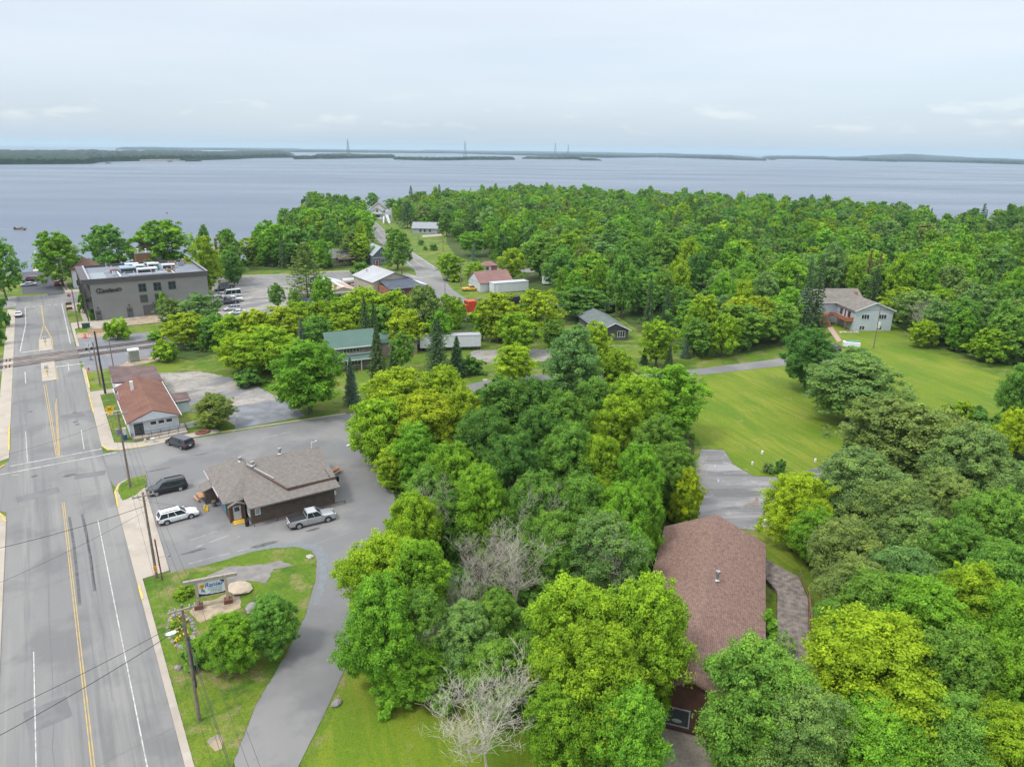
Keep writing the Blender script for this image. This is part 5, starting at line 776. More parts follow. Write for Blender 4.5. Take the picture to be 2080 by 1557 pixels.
def wire(a, c, sag, label, r=.013):
    b = MB(); a, c = Vector(a), Vector(c); n = 18; pts = []
    for i in range(n+1): f = i/n; p = a.lerp(c, f); p.z -= sag*4*f*(1-f); pts.append(p)
    for i in range(n): b.tube(pts[i], pts[i+1], r, n=4, cap=False)
    return tag(b.build('power_wire', WM), label, 'wire', 'overhead wires')
def atp(key, dx, z): b_, h, rz = POLES[key]; return b_ + Vector((math.cos(rz)*dx, math.sin(rz)*dx, h-z))
for dx in (-1.0, -.5, .5, 1.0):
    wire(atp('A', dx, .1), atp('B', dx, .1), .5, 'thin wires between the two wooden poles along the shop lot'); wire(atp('B', dx, .1), atp('C', dx*1.25, .1), .7, 'thin wires from the shop lot pole to the nearest pole'); wire(atp('C', dx*1.25, .1), W(4.8+dx, 8, 11.4), .7, 'thin wires leaving the nearest pole past the camera')
    wire(atp('A', dx, .1), atp('D', dx*.3, .3), .8, 'thin wires from the corner pole to the black pole')
for z, la_ in ((2.2, 'black cable from the nearest pole leaving past the camera'), (3.0, 'lower cable leaving the nearest pole past the camera'),): wire(atp('C', 0, z), W(4.8, 8, 9.8-z*.5), .8, la_, .022)
wire(atp('C', 0, 1.9), W(-16, 47.5, 8.0), .6, 'black cable crossing the road from the nearest pole, lower one', .024); wire(atp('C', 0, 1.4), W(-16, 49.5, 8.8), .5, 'thin cable crossing the road just above the lower one', .02)
wire(atp('B', 0, 1.6), W(-17, 77, 9.0), .7, 'dark cable crossing the road from the shop lot pole', .028); wire(atp('A', 0, 1.0), W(-17, 100, 9.0), .7, 'faint cable crossing the road from the corner pole', .016); wire(atp('B', 0, 2.2), W(-17, 66, 9.0), .7, 'second faint cable crossing the road', .014)
for k1, k2 in (('D', 'E'), ('E', 'G'), ('G', 'H'), ('J', 'L'), ('B', 'A')): wire(atp(k1, 0, .4), atp(k2, 0, .4), .6, {'D': 'short wire between the black and brown poles', 'E': 'wire from the brown pole over the railway', 'G': 'wire beside the grey hotel', 'J': 'wire above the meadow trees', 'B': 'lower wire between the lot pole and the corner pole'}[k1], .015)
wire(atp('L', 0, .3), atp('L', 0, .3)+Vector((140, 30, 1)), 1.5, 'white looking wire running into the forest from the meadow pole', .03); wire(atp('A', 0, 2), W(8.5, 122, 4), .4, 'service wire from the corner pole to the post office'); wire(atp('B', 0, 1), W(16, 84, 3.3), .5, 'service wire from the lot pole to the shop'); wire(atp('P', 0, .3), g(1880, 600, 9), 1, 'service wire on the lawn of the blue house')
# ------------------------------------------------------------------ signs
sg = thing('shop_sign', 'timber framed sign reading Ranier Liquor Store with a yellow flower', 'sign', W(7.55, 69.8), TH-.20)
for x in (0, 2.85):
    part('post', sg, mat('pale_timber', (.42, .34, .23), .8, .2, 3), lambda b: b.box(x-.13, -.13, .0, x+.13, .13, 3.15)); part('base_block', sg, mat('brown_block', (.17, .075, .055), .8), lambda b: b.box(x-.42, -.36, .1, x+.42, .36, .55)); part('bracket', sg, DARK, lambda b: b.box(x+.1, -.2, .5, x+.17, -.1, 1.0))
part('beam', sg, GREYW, lambda b: b.box(-1.15, -.16, 3.15, 4.0, .16, 3.48)); part('lower_beam', sg, mat('pale_timber', (.42, .34, .23), .8, .2, 3), lambda b: b.box(.13, -.06, 1.28, 2.72, .06, 1.42))
pn = part('panel', sg, mat('sign_pale', (.66, .73, .76), .5, .04, 1), lambda b: b.box(.16, -.05, 1.45, 2.69, .05, 3.0)); NAV = mat('sign_navy', (.02, .03, .10), .5)
rw = random.Random(2); b = MB(); xs = [.17+.252*i for i in range(11)]; hs = [.36, .24, .2, .12, .16, .09, .13, .08, .12, .1, .16]
for i in range(10): b.hexa([(xs[i], -.07, 1.46), (xs[i+1], -.07, 1.46), (xs[i+1], -.052, 1.46), (xs[i], -.052, 1.46), (xs[i], -.07, 1.46+hs[i]), (xs[i+1], -.07, 1.46+hs[i+1]), (xs[i+1], -.052, 1.46+hs[i+1]), (xs[i], -.052, 1.46+hs[i])])
b.hexa([(2.3, -.07, 2.9), (2.68, -.07, 2.7), (2.68, -.052, 2.7), (2.3, -.052, 2.9), (2.3, -.07, 2.99), (2.68, -.07, 2.99), (2.68, -.052, 2.99), (2.3, -.052, 2.99)]); b.build('wave_border', NAV, sg)
text(sg, 'Ranier', .68, (1.68, -.07, 2.62), STAND, mat('sign_blue', (.05, .12, .38), .5), 'lettering', .012, .25, 1.0, bev=.008); text(sg, 'LIQUOR', .34, (1.75, -.07, 2.18), STAND, mat('sign_grey_blue', (.33, .40, .45), .5), 'lettering', .012, 0, 1.1); text(sg, 'STORE', .34, (1.85, -.07, 1.86), STAND, mat('sign_grey_blue', (.33, .40, .45), .5), 'lettering', .012, 0, 1.1)
fl = part('flower', sg, mat('sign_orange', (.80, .42, .02), .5), lambda b: (b.ball((.55, -.06, 2.62), .26, sq=(1, .1, .9)), b.ball((.42, -.06, 2.45), .16, sq=(1, .1, 1)), b.ball((.72, -.06, 2.78), .13, sq=(1, .1, .8)))); part('flower_centre', fl, NAV, lambda b: (b.path([(.4, -.095, 2.75), (.55, -.095, 2.62), (.7, -.095, 2.72)], [.025]*3, n=4), b.path([(.45, -.095, 2.5), (.55, -.095, 2.62), (.68, -.095, 2.55)], [.02]*3, n=4))); part('flower_leaf', sg, mat('sign_green_grey', (.10, .20, .20), .5), lambda b: (b.hexa([(.42, -.07, 1.95), (.55, -.07, 1.9), (.55, -.053, 1.9), (.42, -.053, 1.95), (.5, -.07, 2.35), (.62, -.07, 2.35), (.62, -.053, 2.35), (.5, -.053, 2.35)]), b.hexa([(.62, -.07, 1.9), (.82, -.07, 1.85), (.82, -.053, 1.85), (.62, -.053, 1.9), (.6, -.07, 2.2), (.7, -.07, 2.2), (.7, -.053, 2.2), (.6, -.053, 2.2)])))
def signpost(name, label, pos, rz, h, cat='sign'):
    t = thing(name, label, cat, pos, rz); part('post', t, STEEL, lambda b: b.tube((0, 0, 0), (0, 0, h), .045, n=6)); return t
YS = mat('sign_yellow', (.82, .52, .01), .5, .04)
t = signpost('railway_warning_sign', 'round yellow railway crossing warning sign before the post office', W(5.05, 130.6), TH-.15, 3.5)
part('disc', t, YS, lambda b: b.tube((0, -.06, 3.35), (0, -.03, 3.35), .60, n=22)); part('cross', t, BLACK, lambda b: [b.hexa([(s*-.38-.05, -.075, 3.02), (s*-.38+.05, -.075, 3.02), (s*-.38+.05, -.062, 3.02), (s*-.38-.05, -.062, 3.02), (s*.38-.05, -.075, 3.68), (s*.38+.05, -.075, 3.68), (s*.38+.05, -.062, 3.68), (s*.38-.05, -.062, 3.68)]) for s in (-1, 1)]); part('lower_panel', t, YS, lambda b: b.box(-.45, -.06, 2.15, .45, -.03, 2.72)); text(t, 'R   R', .26, (0, -.08, 3.35), STAND, BLACK, 'lettering', .005)
for (px, py, lab) in ((94, 704, 'white and yellow keep right sign on the far paved median'), (98, 766, 'white and yellow keep right sign on the near paved median')):
    t = signpost('median_sign', lab, g(px, py), TH, 2.5); t['group'] = 'median signs'; part('panel', t, WHITE, lambda b: b.box(-.4, -.06, 1.65, .4, -.03, 2.6)); part('symbol', t, BLACK, lambda b: (b.tube((-.2, -.075, 1.9), (-.2, -.075, 2.4), .05, n=4), b.tube((.2, -.075, 1.85), (.02, -.075, 2.1), .05, n=4), b.tube((.02, -.075, 2.1), (.2, -.075, 2.4), .05, n=4))); part('marker', t, YS, lambda b: b.add([(0, -.05, .95), (.36, -.05, 1.3), (0, -.05, 1.65), (-.36, -.05, 1.3), (0, -.03, .95), (.36, -.03, 1.3), (0, -.03, 1.65), (-.36, -.03, 1.3)], [(0, 1, 2, 3), (7, 6, 5, 4), (0, 4, 5, 1), (1, 5, 6, 2), (2, 6, 7, 3), (3, 7, 4, 0)]))
t = signpost('stop_sign', 'red octagonal stop sign at the hotel street corner', g(143, 617), TH+.2, 2.9); part('panel', t, mat('sign_red', (.62, .02, .04), .5), lambda b: b.tube((0, -.07, 2.6), (0, -.03, 2.6), .5, n=8)); text(t, 'STOP', .32, (0, -.08, 2.6), STAND, WHITE, 'lettering', .005)
t = thing('crossing_signal', 'silver railway crossing signal with white crossbuck and gate arm', 'crossing signal', W(5.0, 177.8), TH)
part('mast', t, STEEL, lambda b: (b.tube((0, 0, 0), (0, 0, 4.1), .1), b.tube((0, 0, 0), (0, 0, .5), .3), b.box(-.35, -.3, .9, .25, .3, 1.7))); part('crossbuck', t, WHITE, lambda b: [b.hexa([(s*-.6-.1, -.16, 3.3), (s*-.6+.1, -.16, 3.3), (s*-.6+.1, -.12, 3.3), (s*-.6-.1, -.12, 3.3), (s*.6-.1, -.16, 4.3), (s*.6+.1, -.16, 4.3), (s*.6+.1, -.12, 4.3), (s*.6-.1, -.12, 4.3)]) for s in (-1, 1)]); [part('warning_light', t, BLACK, lambda b: (b.tube((x, -.2, 2.7), (x, .05, 2.7), .26, n=14), b.tube((x, -.24, 2.7), (x, -.2, 2.7), .12, n=10))) for x in (-.5, .5)]
part('gate_arm', t, WHITE, lambda b: b.box(.2, -.1, 2.05, 3.4, .0, 2.2)); part('plate', t, WHITE, lambda b: b.box(-.3, -.16, 3.0, .3, -.12, 3.2))
bar = thing('road_barricade', 'orange and white striped barricades folded beside the tracks', 'barricade', W(5.9, 202.2), TH-.05); ORN = mat('barricade_orange', (.85, .16, .05), .5); part('board', bar, WHITE, lambda b: [b.box(.2, -.06, z, 3.5, 0, z+.3) for z in (.5, .95, 1.4)])
part('stripes', bar, ORN, lambda b: [b.hexa([(x, -.075, z), (x+.16, -.075, z), (x+.16, -.062, z), (x, -.062, z), (x+.14, -.075, z+.3), (x+.3, -.075, z+.3), (x+.3, -.062, z+.3), (x+.14, -.062, z+.3)]) for z in (.5, .95, 1.4) for x in [.2+.33*i for i in range(10)]]); [part('leg', bar, WHITE, lambda b: b.box(x, -.4, 0, x+.08, .4, .1) or b.box(x, -.05, .1, x+.08, .04, 1.7)) for x in (.4, 1.8, 3.2)]
t = signpost('orange_work_sign', 'round looking orange roadwork sign leaning by the yellow green bush', W(10.1, 200.8), TH, 1.6); part('panel', t, mat('work_orange', (.90, .30, .02), .5), lambda b: b.tube((0, -.06, 1.9), (0, -.02, 1.9), .72, n=8)); part('symbol', t, mat('work_yellow', (.85, .5, .1), .5), lambda b: (b.box(-.4, -.075, 1.95, .4, -.062, 2.1), b.box(-.35, -.075, 1.7, .35, -.062, 1.8)))
t = thing('traffic_drum', 'orange and white traffic drum left of the striped barricades', 'traffic drum', W(5.2, 200.2), TH); part('drum', t, ORN, lambda b: b.tube((0, 0, 0), (0, 0, 1.4), .42, .34, n=14)); part('band', t, WHITE, lambda b: (b.tube((0, 0, .55), (0, 0, .75), .40, n=14), b.tube((0, 0, 1.02), (0, 0, 1.2), .385, n=14)))
b = MB(); b.box(-.9, -.35, 0, .9, .35, 1.2); b.box(-1, -.45, 1.2, 1, .45, 1.3); b.box(-.04, -.37, .1, .04, -.351, 1.1); tag(b.build('utility_box', mat('dark_green_box', (.03, .09, .08), .5), loc=W(6.2, 212), rz=TH), 'low dark green utility box below the hotel corner', 'utility box')
t = thing('signal_cabinet', 'silver metal signal cabinet beside the tracks', 'cabinet', W(13.1, 172.4), TH); part('body', t, mat('cabinet_metal', (.38, .40, .36), .4, .08, 1, metal=.4), lambda b: (b.box(-1, -.8, .25, 1, .8, 2.5), b.box(-.8, -.6, 0, .8, .6, .25))); part('lid', t, WHITE, lambda b: b.box(-1.12, -.92, 2.5, 1.12, .92, 2.75)); part('door', t, STEEL, lambda b: b.box(-.8, -.84, .4, .8, -.801, 2.3)); part('pipe', t, STEEL, lambda b: b.tube((-1.2, -.6, 0), (-1.2, -.6, 1.5), .06))
for i, (x, y) in enumerate([(6.0, 164.5), (4.3, 163.8), (5.9, 168.4)]): b = MB(); b.tube((0, 0, 0), (0, 0, 1.15), .09, n=10); b.ball((0, 0, 1.15), .09, seg=8); tag(b.build('bollard', YELC, loc=W(x, y)), ['yellow bollard nearest the black pole', 'yellow bollard on the grass beside the kerb', 'yellow bollard beside the railway gravel'][i], 'bollard', 'yellow bollards by the crossing')
def hydrant(label, p, m):
    t = thing('fire_hydrant', label, 'fire hydrant', p, TH); part('body', t, m, lambda b: (b.tube((0, 0, 0), (0, 0, .6), .13, n=12), b.ball((0, 0, .6), .15), b.tube((0, 0, .7), (0, 0, .82), .04), b.tube((0, 0, 0), (0, 0, .08), .2, n=12))); part('outlets', t, m, lambda b: (b.tube((-.26, 0, .42), (.26, 0, .42), .07), b.tube((0, -.25, .42), (0, 0, .42), .08)))
hydrant('pale hydrant on the pavement before the ramp railing', g(296, 899), mat('hydrant_pale', (.62, .55, .5), .5)); hydrant('red hydrant on the grass by the railway crossing', W(4.0, 169.4), mat('hydrant_red', (.6, .10, .05), .5))
b = MB(); b.tube((0, 0, 0), (0, 0, .75), .22, n=12); b.box(-.28, -.28, .75, .28, .28, .85); tag(b.build('planter_pot', mat('pot_white', (.6, .6, .6), .6), loc=g(312, 899)), 'white pot standing right of the pale hydrant', 'pot')
for i, (px, py) in enumerate([(140, 619), (141.5, 629)]):
    t = thing('street_planter', ['brown square planter nearer the stop sign', 'brown square planter further from the stop sign'][i], 'planter', g(px, py), TH, 'brown street planters'); part('box', t, mat('planter_brown', (.13, .07, .055), .8), lambda b: b.box(-.75, -.75, .1, .75, .75, .7)); part('soil', t, mat('soil', (.07, .05, .035), .95), lambda b: b.box(-.65, -.65, .7, .65, .65, .74))
fg = signpost('flag', 'stars and stripes flag hanging beside the post office', W(6.5, 136.0), TH, 5.2, 'flag'); part('cloth', fg, WHITE, lambda b: b.hexa([(.06, -.03, 3.0), (.55, -.03, 2.7), (.55, .0, 2.7), (.06, 0, 3.0), (.06, -.03, 4.9), (.5, -.03, 4.6), (.5, 0, 4.6), (.06, 0, 4.9)])); part('stripes', fg, mat('flag_red', (.5, .03, .04), .7), lambda b: [b.hexa([(.08, -.045, 3.0+i*.22), (.5, -.045, 2.75+i*.22), (.5, -.032, 2.75+i*.22), (.08, -.032, 3.0+i*.22), (.08, -.045, 3.1+i*.22), (.5, -.045, 2.85+i*.22), (.5, -.032, 2.85+i*.22), (.08, -.032, 3.1+i*.22)]) for i in range(6)]); part('canton', fg, mat('flag_blue', (.03, .04, .2), .7), lambda b: b.box(.08, -.05, 4.3, .3, -.045, 4.8))
# rocks and small yard things
ROCK = mat('field_stone', (.27, .25, .25), .9, .35, 1.5)
def rock(label, p, r, m=ROCK, seed=1, sq=(1, .8, .6)):
    r_ = random.Random(seed); b = MB(); b.ball((0, 0, r*.3), r, seg=10, rings=7, sq=sq); b.v = [(x*(1+r_.uniform(-.14, .14)), y*(1+r_.uniform(-.14, .14)), z*(1+r_.uniform(-.1, .1))) for x, y, z in b.v]; return tag(b.build('boulder', m, loc=p, rz=r_.uniform(0, 3)), label, 'boulder')
rock('large flat oval pale stone slab right of the shop sign', W(11.9, 70.8), 1.25, mat('pale_slab', (.46, .38, .29), .9, .15, 1.2), 3, (1.1, .95, .22)); rock('grey boulder beneath the tree behind the shop sign', g(515, 1240), .9, seed=5); rock('small grey boulder at the foot of the roadside tree', g(362, 1358), .4, seed=6); rock('pale stone at the right edge of the grass island', g(630, 1132), .5, mat('pale_rock', (.42, .40, .38), .9, .2), 7, (1, .8, .4)); rock('grey rock beside the curved drive on the lower lawn', g(684, 1430), .55, seed=8, sq=(1, .7, .4))
r_ = random.Random(9)
for i in range(30):
    a = i/30*2*PI; p = W(5.35+1.1*math.cos(a)+r_.uniform(-.12, .12), 67.0+2.9*math.sin(a)+r_.uniform(-.15, .15)); o = rock('rough stone in the ring round the flower bed by the sign', p, r_.uniform(.22, .36), seed=20+i); o['group'] = 'stones edging the flower bed'; o.name = 'edging_stone'; o['category'] = 'stone'
for i, (px, py, s_) in enumerate([(1528, 943, .3), (1548, 921, .35), (1656, 937, .35), (1554, 1066, .7), (1452, 950, .2), (1459, 980, .2)]):
    b = MB(); b.tube((0, 0, 0), (0, 0, .25+s_*.6), s_*.6, s_*.5, n=10); b.ball((0, 0, .25+s_*.6), s_*.5, sq=(1, 1, .4)); tag(b.build('yard_marker', WHITE, loc=g(px, py, .02)), ['white cap on the lawn left of the round shrub', 'white object on the lawn above the round shrub', 'white pipe cap near the olive trees', 'white box beside the brown roofed house drive', 'upper white speck on the grey driveway', 'lower white speck on the grey driveway'][i], 'marker')
tb = thing('picnic_cart', 'small pale garden bench swing beside the little dark tree', 'bench', g(1003, 694), .3); part('seat', tb, GREYW, lambda b: b.box(-1.2, -.5, .7, 1.2, .5, .85)); part('backrest', tb, WHITE, lambda b: b.box(-1.2, .45, .85, 1.2, .55, 1.5)); [part('leg', tb, GREYW, lambda b: b.box(x, -.4, 0, x+.12, .4, .7)) for x in (-1.1, 1)]
bx = thing('camper', 'small white camper beside the forest edge', 'camper', g(1115, 578), .2); part('body', bx, WHITE, lambda b: b.box(-2.3, -1.1, .5, 2.3, 1.1, 2.7)); part('window', bx, GLASS, lambda b: b.box(-1.6, -1.13, 1.4, .2, -1.1, 2.2)); part('roof', bx, mat('camper_roof', (.5, .55, .6), .5), lambda b: b.box(-2.4, -1.2, 2.7, 2.4, 1.2, 2.85))
dc = thing('timber_dock', 'pale timber dock with steps at the lake end of the road', 'dock', W(-4.4, 321.0), TH); part('deck', dc, mat('dock_planks', (.44, .40, .35), .9, .12, .8), lambda b: b.box(0, 0, -.3, 4.4, 24, .1)); part('railing', dc, WHITE, lambda b: (b.box(3.2, 24, .1, 3.4, 24.2, 4), b.box(3.2, 16, .1, 3.4, 16.2, 3), b.box(3.0, 16, 2.6, 3.6, 24.2, 2.8), b.tube((1.6, 30, -1.5), (1.6, 30, 4), .35, n=6))); [part('pile', dc, GREYW, lambda b: b.tube((x, y, -3), (x, y, .4), .18, n=6)) for x in (.2, 4.2) for y in (6, 14, 23)]
bo = thing('motor_boat', 'small dark motor boat crossing the lake at the left', 'boat', g(42, 467, WATER_Z), D(-12)); part('hull', bo, mat('boat_brown', (.16, .11, .09), .5), lambda b: b.hexa([(-3.4, -1.0, 0), (2.2, -1.0, 0), (2.2, 1.0, 0), (-3.4, 1.0, 0), (-3.6, -1.3, 1.0), (4.2, -.3, 1.3), (4.2, .3, 1.3), (-3.6, 1.3, 1.0)])); part('windscreen', bo, mat('boat_canopy', (.30, .32, .30), .5), lambda b: (b.box(-.6, -.9, 1.0, 1.0, .9, 1.9),)); part('engine', bo, BLACK, lambda b: b.box(-4.2, -.4, .3, -3.5, .4, 1.5))
b = MB(); 
for s in (-1, 1): b.add([(-3.5, s*.4, 0), (-60, s*6, 0), (-60, s*4.2, 0), (-3.5, s*.1, 0)], [(0, 1, 2, 3)])
tag(b.build('boat_wake', mat('wake', (.30, .36, .46), .6, .3, .3), loc=g(42, 467, WATER_Z+.03), rz=D(-12)), 'faint spreading wake behind the motor boat', kind='structure')
b = MB(); b.tube((0, 0, -.4), (0, 0, .9), .7, .5, n=12); b.ball((0, 0, .9), .5, sq=(1, 1, .5)); tag(b.build('buoy', mat('buoy_red', (.55, .06, .08), .5), loc=g(339, 434, WATER_Z)), 'tiny red buoy floating on the lake', 'buoy')
# ------------------------------------------------------------------ foliage
def leaf_material(name, inst=False):
    m = bpy.data.materials.new(name); m.use_nodes = True; t = m.node_tree; t.nodes.clear(); A = t.nodes.new; L = t.links.new
    if inst: ob = A('ShaderNodeAttribute'); ob.attribute_type = 'INSTANCER'; ob.attribute_name = 'tint'; base = ob.outputs['Color']
    else: ob = A('ShaderNodeObjectInfo'); base = ob.outputs['Color']
    at = A('ShaderNodeAttribute'); at.attribute_name = 'tip_shade'
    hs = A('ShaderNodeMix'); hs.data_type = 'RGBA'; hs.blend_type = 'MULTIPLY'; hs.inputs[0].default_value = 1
    rp = A('ShaderNodeValToRGB'); e = rp.color_ramp.elements; e[0].position = 0; e[0].color = (.72, .76, .88, 1); e[1].position = 1; e[1].color = (1.75, 1.5, 1.1, 1)  # low end: cool shade painted into the leaves; high end: pale new growth
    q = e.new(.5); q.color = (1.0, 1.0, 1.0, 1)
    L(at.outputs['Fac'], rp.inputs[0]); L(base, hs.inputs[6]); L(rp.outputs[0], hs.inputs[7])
    d = A('ShaderNodeBsdfDiffuse'); tr = A('ShaderNodeBsdfTranslucent'); mx = A('ShaderNodeMixShader'); mx.inputs[0].default_value = .42
    L(hs.outputs[2], d.inputs[0]); L(hs.outputs[2], tr.inputs[0]); L(d.outputs[0], mx.inputs[1]); L(tr.outputs[0], mx.inputs[2])
    o = A('ShaderNodeOutputMaterial'); L(mx.outputs[0], o.inputs[0]); return m
LEAF = leaf_material('leaves'); LEAFI = leaf_material('wood_leaves', True)
def np_mesh(name, verts, nq, tip_shade, mt):
    me = bpy.data.meshes.new(name); me.vertices.add(len(verts)); me.vertices.foreach_set('co', verts.astype(np.float32).ravel())
    me.loops.add(nq*4); me.loops.foreach_set('vertex_index', np.arange(nq*4, dtype=np.int32)); me.polygons.add(nq); me.polygons.foreach_set('loop_start', np.arange(0, nq*4, 4, dtype=np.int32))
    try: me.polygons.foreach_set('loop_total', np.full(nq, 4, dtype=np.int32))
    except Exception: pass
    me.update(calc_edges=True); a = me.attributes.new('tip_shade', 'FLOAT', 'FACE'); a.data.foreach_set('value', tip_shade.astype(np.float32)); me.materials.append(mt); return me
def leaf_quads(C, Nn, s, rng, asp=.55):
    n = len(C); t = rng.normal(size=(n, 3)); t -= Nn*(t*Nn).sum(1)[:, None]; t /= np.linalg.norm(t, axis=1)[:, None]+1e-9; bb = np.cross(Nn, t); s = s[:, None]
    V = np.stack([C+t*s, C+bb*s*asp, C-t*s*1.0, C-bb*s*asp], 1); return V.reshape(-1, 3)
def unit(rng, n, zb=0.0):
    d = rng.normal(size=(n, 3)); d /= np.linalg.norm(d, axis=1)[:, None]; d[:, 2] += zb; return d/np.linalg.norm(d, axis=1)[:, None]
def crown_pts(seed, H, R, base, ncl, nsub, nleaf, shape, fill=.12, crad=(.2, .34)):
    """clump centres on a lumpy envelope, smaller tufts round each clump, leaves round each tuft"""
    rng = np.random.default_rng(seed); t = (np.arange(ncl)+.5)/ncl; ang = np.arange(ncl)*2.39996+rng.uniform(-.5, .5, ncl)
    if shape == 'round': env = np.sqrt(np.clip(1-((t-.42)/.60)**2, 0.03, 1))
    elif shape == 'oval': env = np.sin(np.pi*np.clip(t*.9+.08, 0, 1))**.7
    elif shape == 'spread': env = np.clip(.55+.75*t, 0, 1)*np.sqrt(np.clip(1.05-t**2.4, 0.02, 1))
    else: env = np.sqrt(np.clip(1-t**2.2, .03, 1))      # dome, for shrubs
    k1, k2 = rng.uniform(0, 6.3, 2); lob = 1+.17*np.sin(3*ang+k1+4*t)+.13*np.sin(5*ang+k2-7*t)
    rho = env*lob*R*(1-.6*rng.random(ncl)**1.7)*.90
    zz = base+(H-base)*(t*.93+.02)+rng.uniform(-.35, .35, ncl)
    cen = np.stack([rho*np.cos(ang), rho*np.sin(ang), zz], 1); rc = R*rng.uniform(crad[0], crad[1], ncl)*(.75+.4*env)
    sd = unit(rng, ncl*nsub, .3); sub = np.repeat(cen, nsub, 0)+sd*np.repeat(rc, nsub)[:, None]*np.array([1, 1, .95])*rng.uniform(.45, 1.25, ncl*nsub)[:, None]
    rs = np.repeat(rc, nsub)*rng.uniform(.26, .56, ncl*nsub)
    n = len(sub)*nleaf; ld = unit(rng, n, .15); k = rng.uniform(.05, 1.25, n)**.6
    C = np.repeat(sub, nleaf, 0)+ld*(np.repeat(rs, nleaf)*k)[:, None]*np.array([1, 1, .8])
    outw = np.repeat(sd, nleaf, 0)*.5+ld*.8+rng.normal(size=(n, 3))*.62+np.array([0, 0, .35]); Nn = outw/np.linalg.norm(outw, axis=1)[:, None]
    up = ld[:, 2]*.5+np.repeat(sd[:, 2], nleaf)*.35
    tip_shade = np.clip(.45+up*.16+rng.normal(size=n)*.13+np.repeat(rng.normal(size=len(sub))*.12, nleaf)+np.repeat(rng.normal(size=ncl)*.08, nsub*nleaf), 0, 1)  # upward leaves painted lighter: part new growth, part baked highlight
    return rng, C, Nn, tip_shade, cen, rc
def make_crown(name, seed, H, R, base, ncl, nsub, nleaf, ls, shape, mt, crad=(.2, .34), asp=.55):
    rng, C, Nn, tip_shade, cen, rc = crown_pts(seed, H, R, base, ncl, nsub, nleaf, shape, crad=crad)
    q_ = np.percentile(np.hypot(C[:, 0], C[:, 1]), 97.5)/R; C[:, :2] /= q_; cen = cen.copy(); cen[:, :2] /= q_; zt = np.percentile(C[:, 2], 99.5); kz = H/zt; C[:, 2] *= kz; cen[:, 2] *= kz
    s = ls*rng.uniform(.65, 1.3, len(C)); return np_mesh(name, leaf_quads(C, Nn, s, rng, asp), len(C), tip_shade, mt), cen, rc
def make_trunk(name, seed, H, R, base, cen, m=None, nb=16, tr=.2, stems=1):
    r = random.Random(seed); b = MB()
    for st in range(stems):
        ox = 0 if stems == 1 else r.uniform(-.5, .5); oy = 0 if stems == 1 else r.uniform(-.5, .5); pts = []; rs = []; dx, dy = r.uniform(-.06, .06), r.uniform(-.06, .06)
        if stems > 1: dx, dy = ox*.35, oy*.35
        for i in range(8): f = i/7; pts.append(Vector((ox+dx*f*H+r.uniform(-.1, .1)*f, oy+dy*f*H+r.uniform(-.1, .1)*f, f*H*.86))); rs.append(tr*(1-.88*f)/(1 if stems == 1 else 1.4)+.015)
        rs[0] *= 1.35; b.path(pts, rs, n=7)
        idx = list(range(len(cen))); r.shuffle(idx)
        for k in idx[:nb//stems]:
            c = Vector(cen[k]); f = max(.16, min(.92, (c.z-H*.14)/(H*.86)-r.uniform(.10, .22))); i = min(6, int(f*7)); p0 = pts[i].lerp(pts[i+1], f*7-i); mid = p0.lerp(c, .5)+Vector((r.uniform(-.3, .3), r.uniform(-.3, .3), r.uniform(-.1, .35)))
            q = rs[i]*.55; b.path([p0, mid, c], [q, q*.6, q*.2], n=5)
    return b
MESH = {}
def mesh_of(b, name, m):
    o = b.build(name, m); me = o.data; bpy.data.objects.remove(o); return me
SHAPES = ['round', 'oval', 'spread', 'round', 'oval', 'spread', 'round']
LOD = {'hero': (96, 11, 96, .112), 'near': (72, 9, 60, .15), 'mid': (52, 8, 30, .235), 'far': (36, 7, 15, .37)}
H0, R0 = 12.0, 4.2
def broad(lod, k, inst=False):
    key = ('b', lod, k, inst)
    if key not in MESH:
        ncl, nsub, nl, ls = LOD[lod]; sh = SHAPES[k]; base = {'round': 2.0, 'oval': 1.6, 'spread': 2.6}[sh]
        cm, cen, rc = make_crown('foliage', 100+k, H0, R0, base, ncl, nsub, nl, ls, sh, LEAFI if inst else LEAF)
        tb = make_trunk('trunk', 50+k, H0, R0, base, cen, nb={'hero': 30, 'near': 22, 'mid': 12, 'far': 5}[lod], tr=.2 if lod != 'far' else .16)
        MESH[key] = (cm, mesh_of(tb, 'trunk', BARK))
    return MESH[key]
def shrub(lod, k, inst=False):
    key = ('u', lod, k, inst)
    if key not in MESH:
        n = {'near': (26, 6, 50, .13), 'far': (14, 4, 14, .34)}[lod]; cm, cen, rc = make_crown('foliage', 300+k, 2.4, 1.6, .25, n[0], n[1], n[2], n[3], 'dome', LEAFI if inst else LEAF, crad=(.24, .4))
        MESH[key] = (cm, mesh_of(make_trunk('stem', 60+k, 2.2, 1.6, .2, cen, nb=8, tr=.06, stems=3), 'stem', BARK))
    return MESH[key]
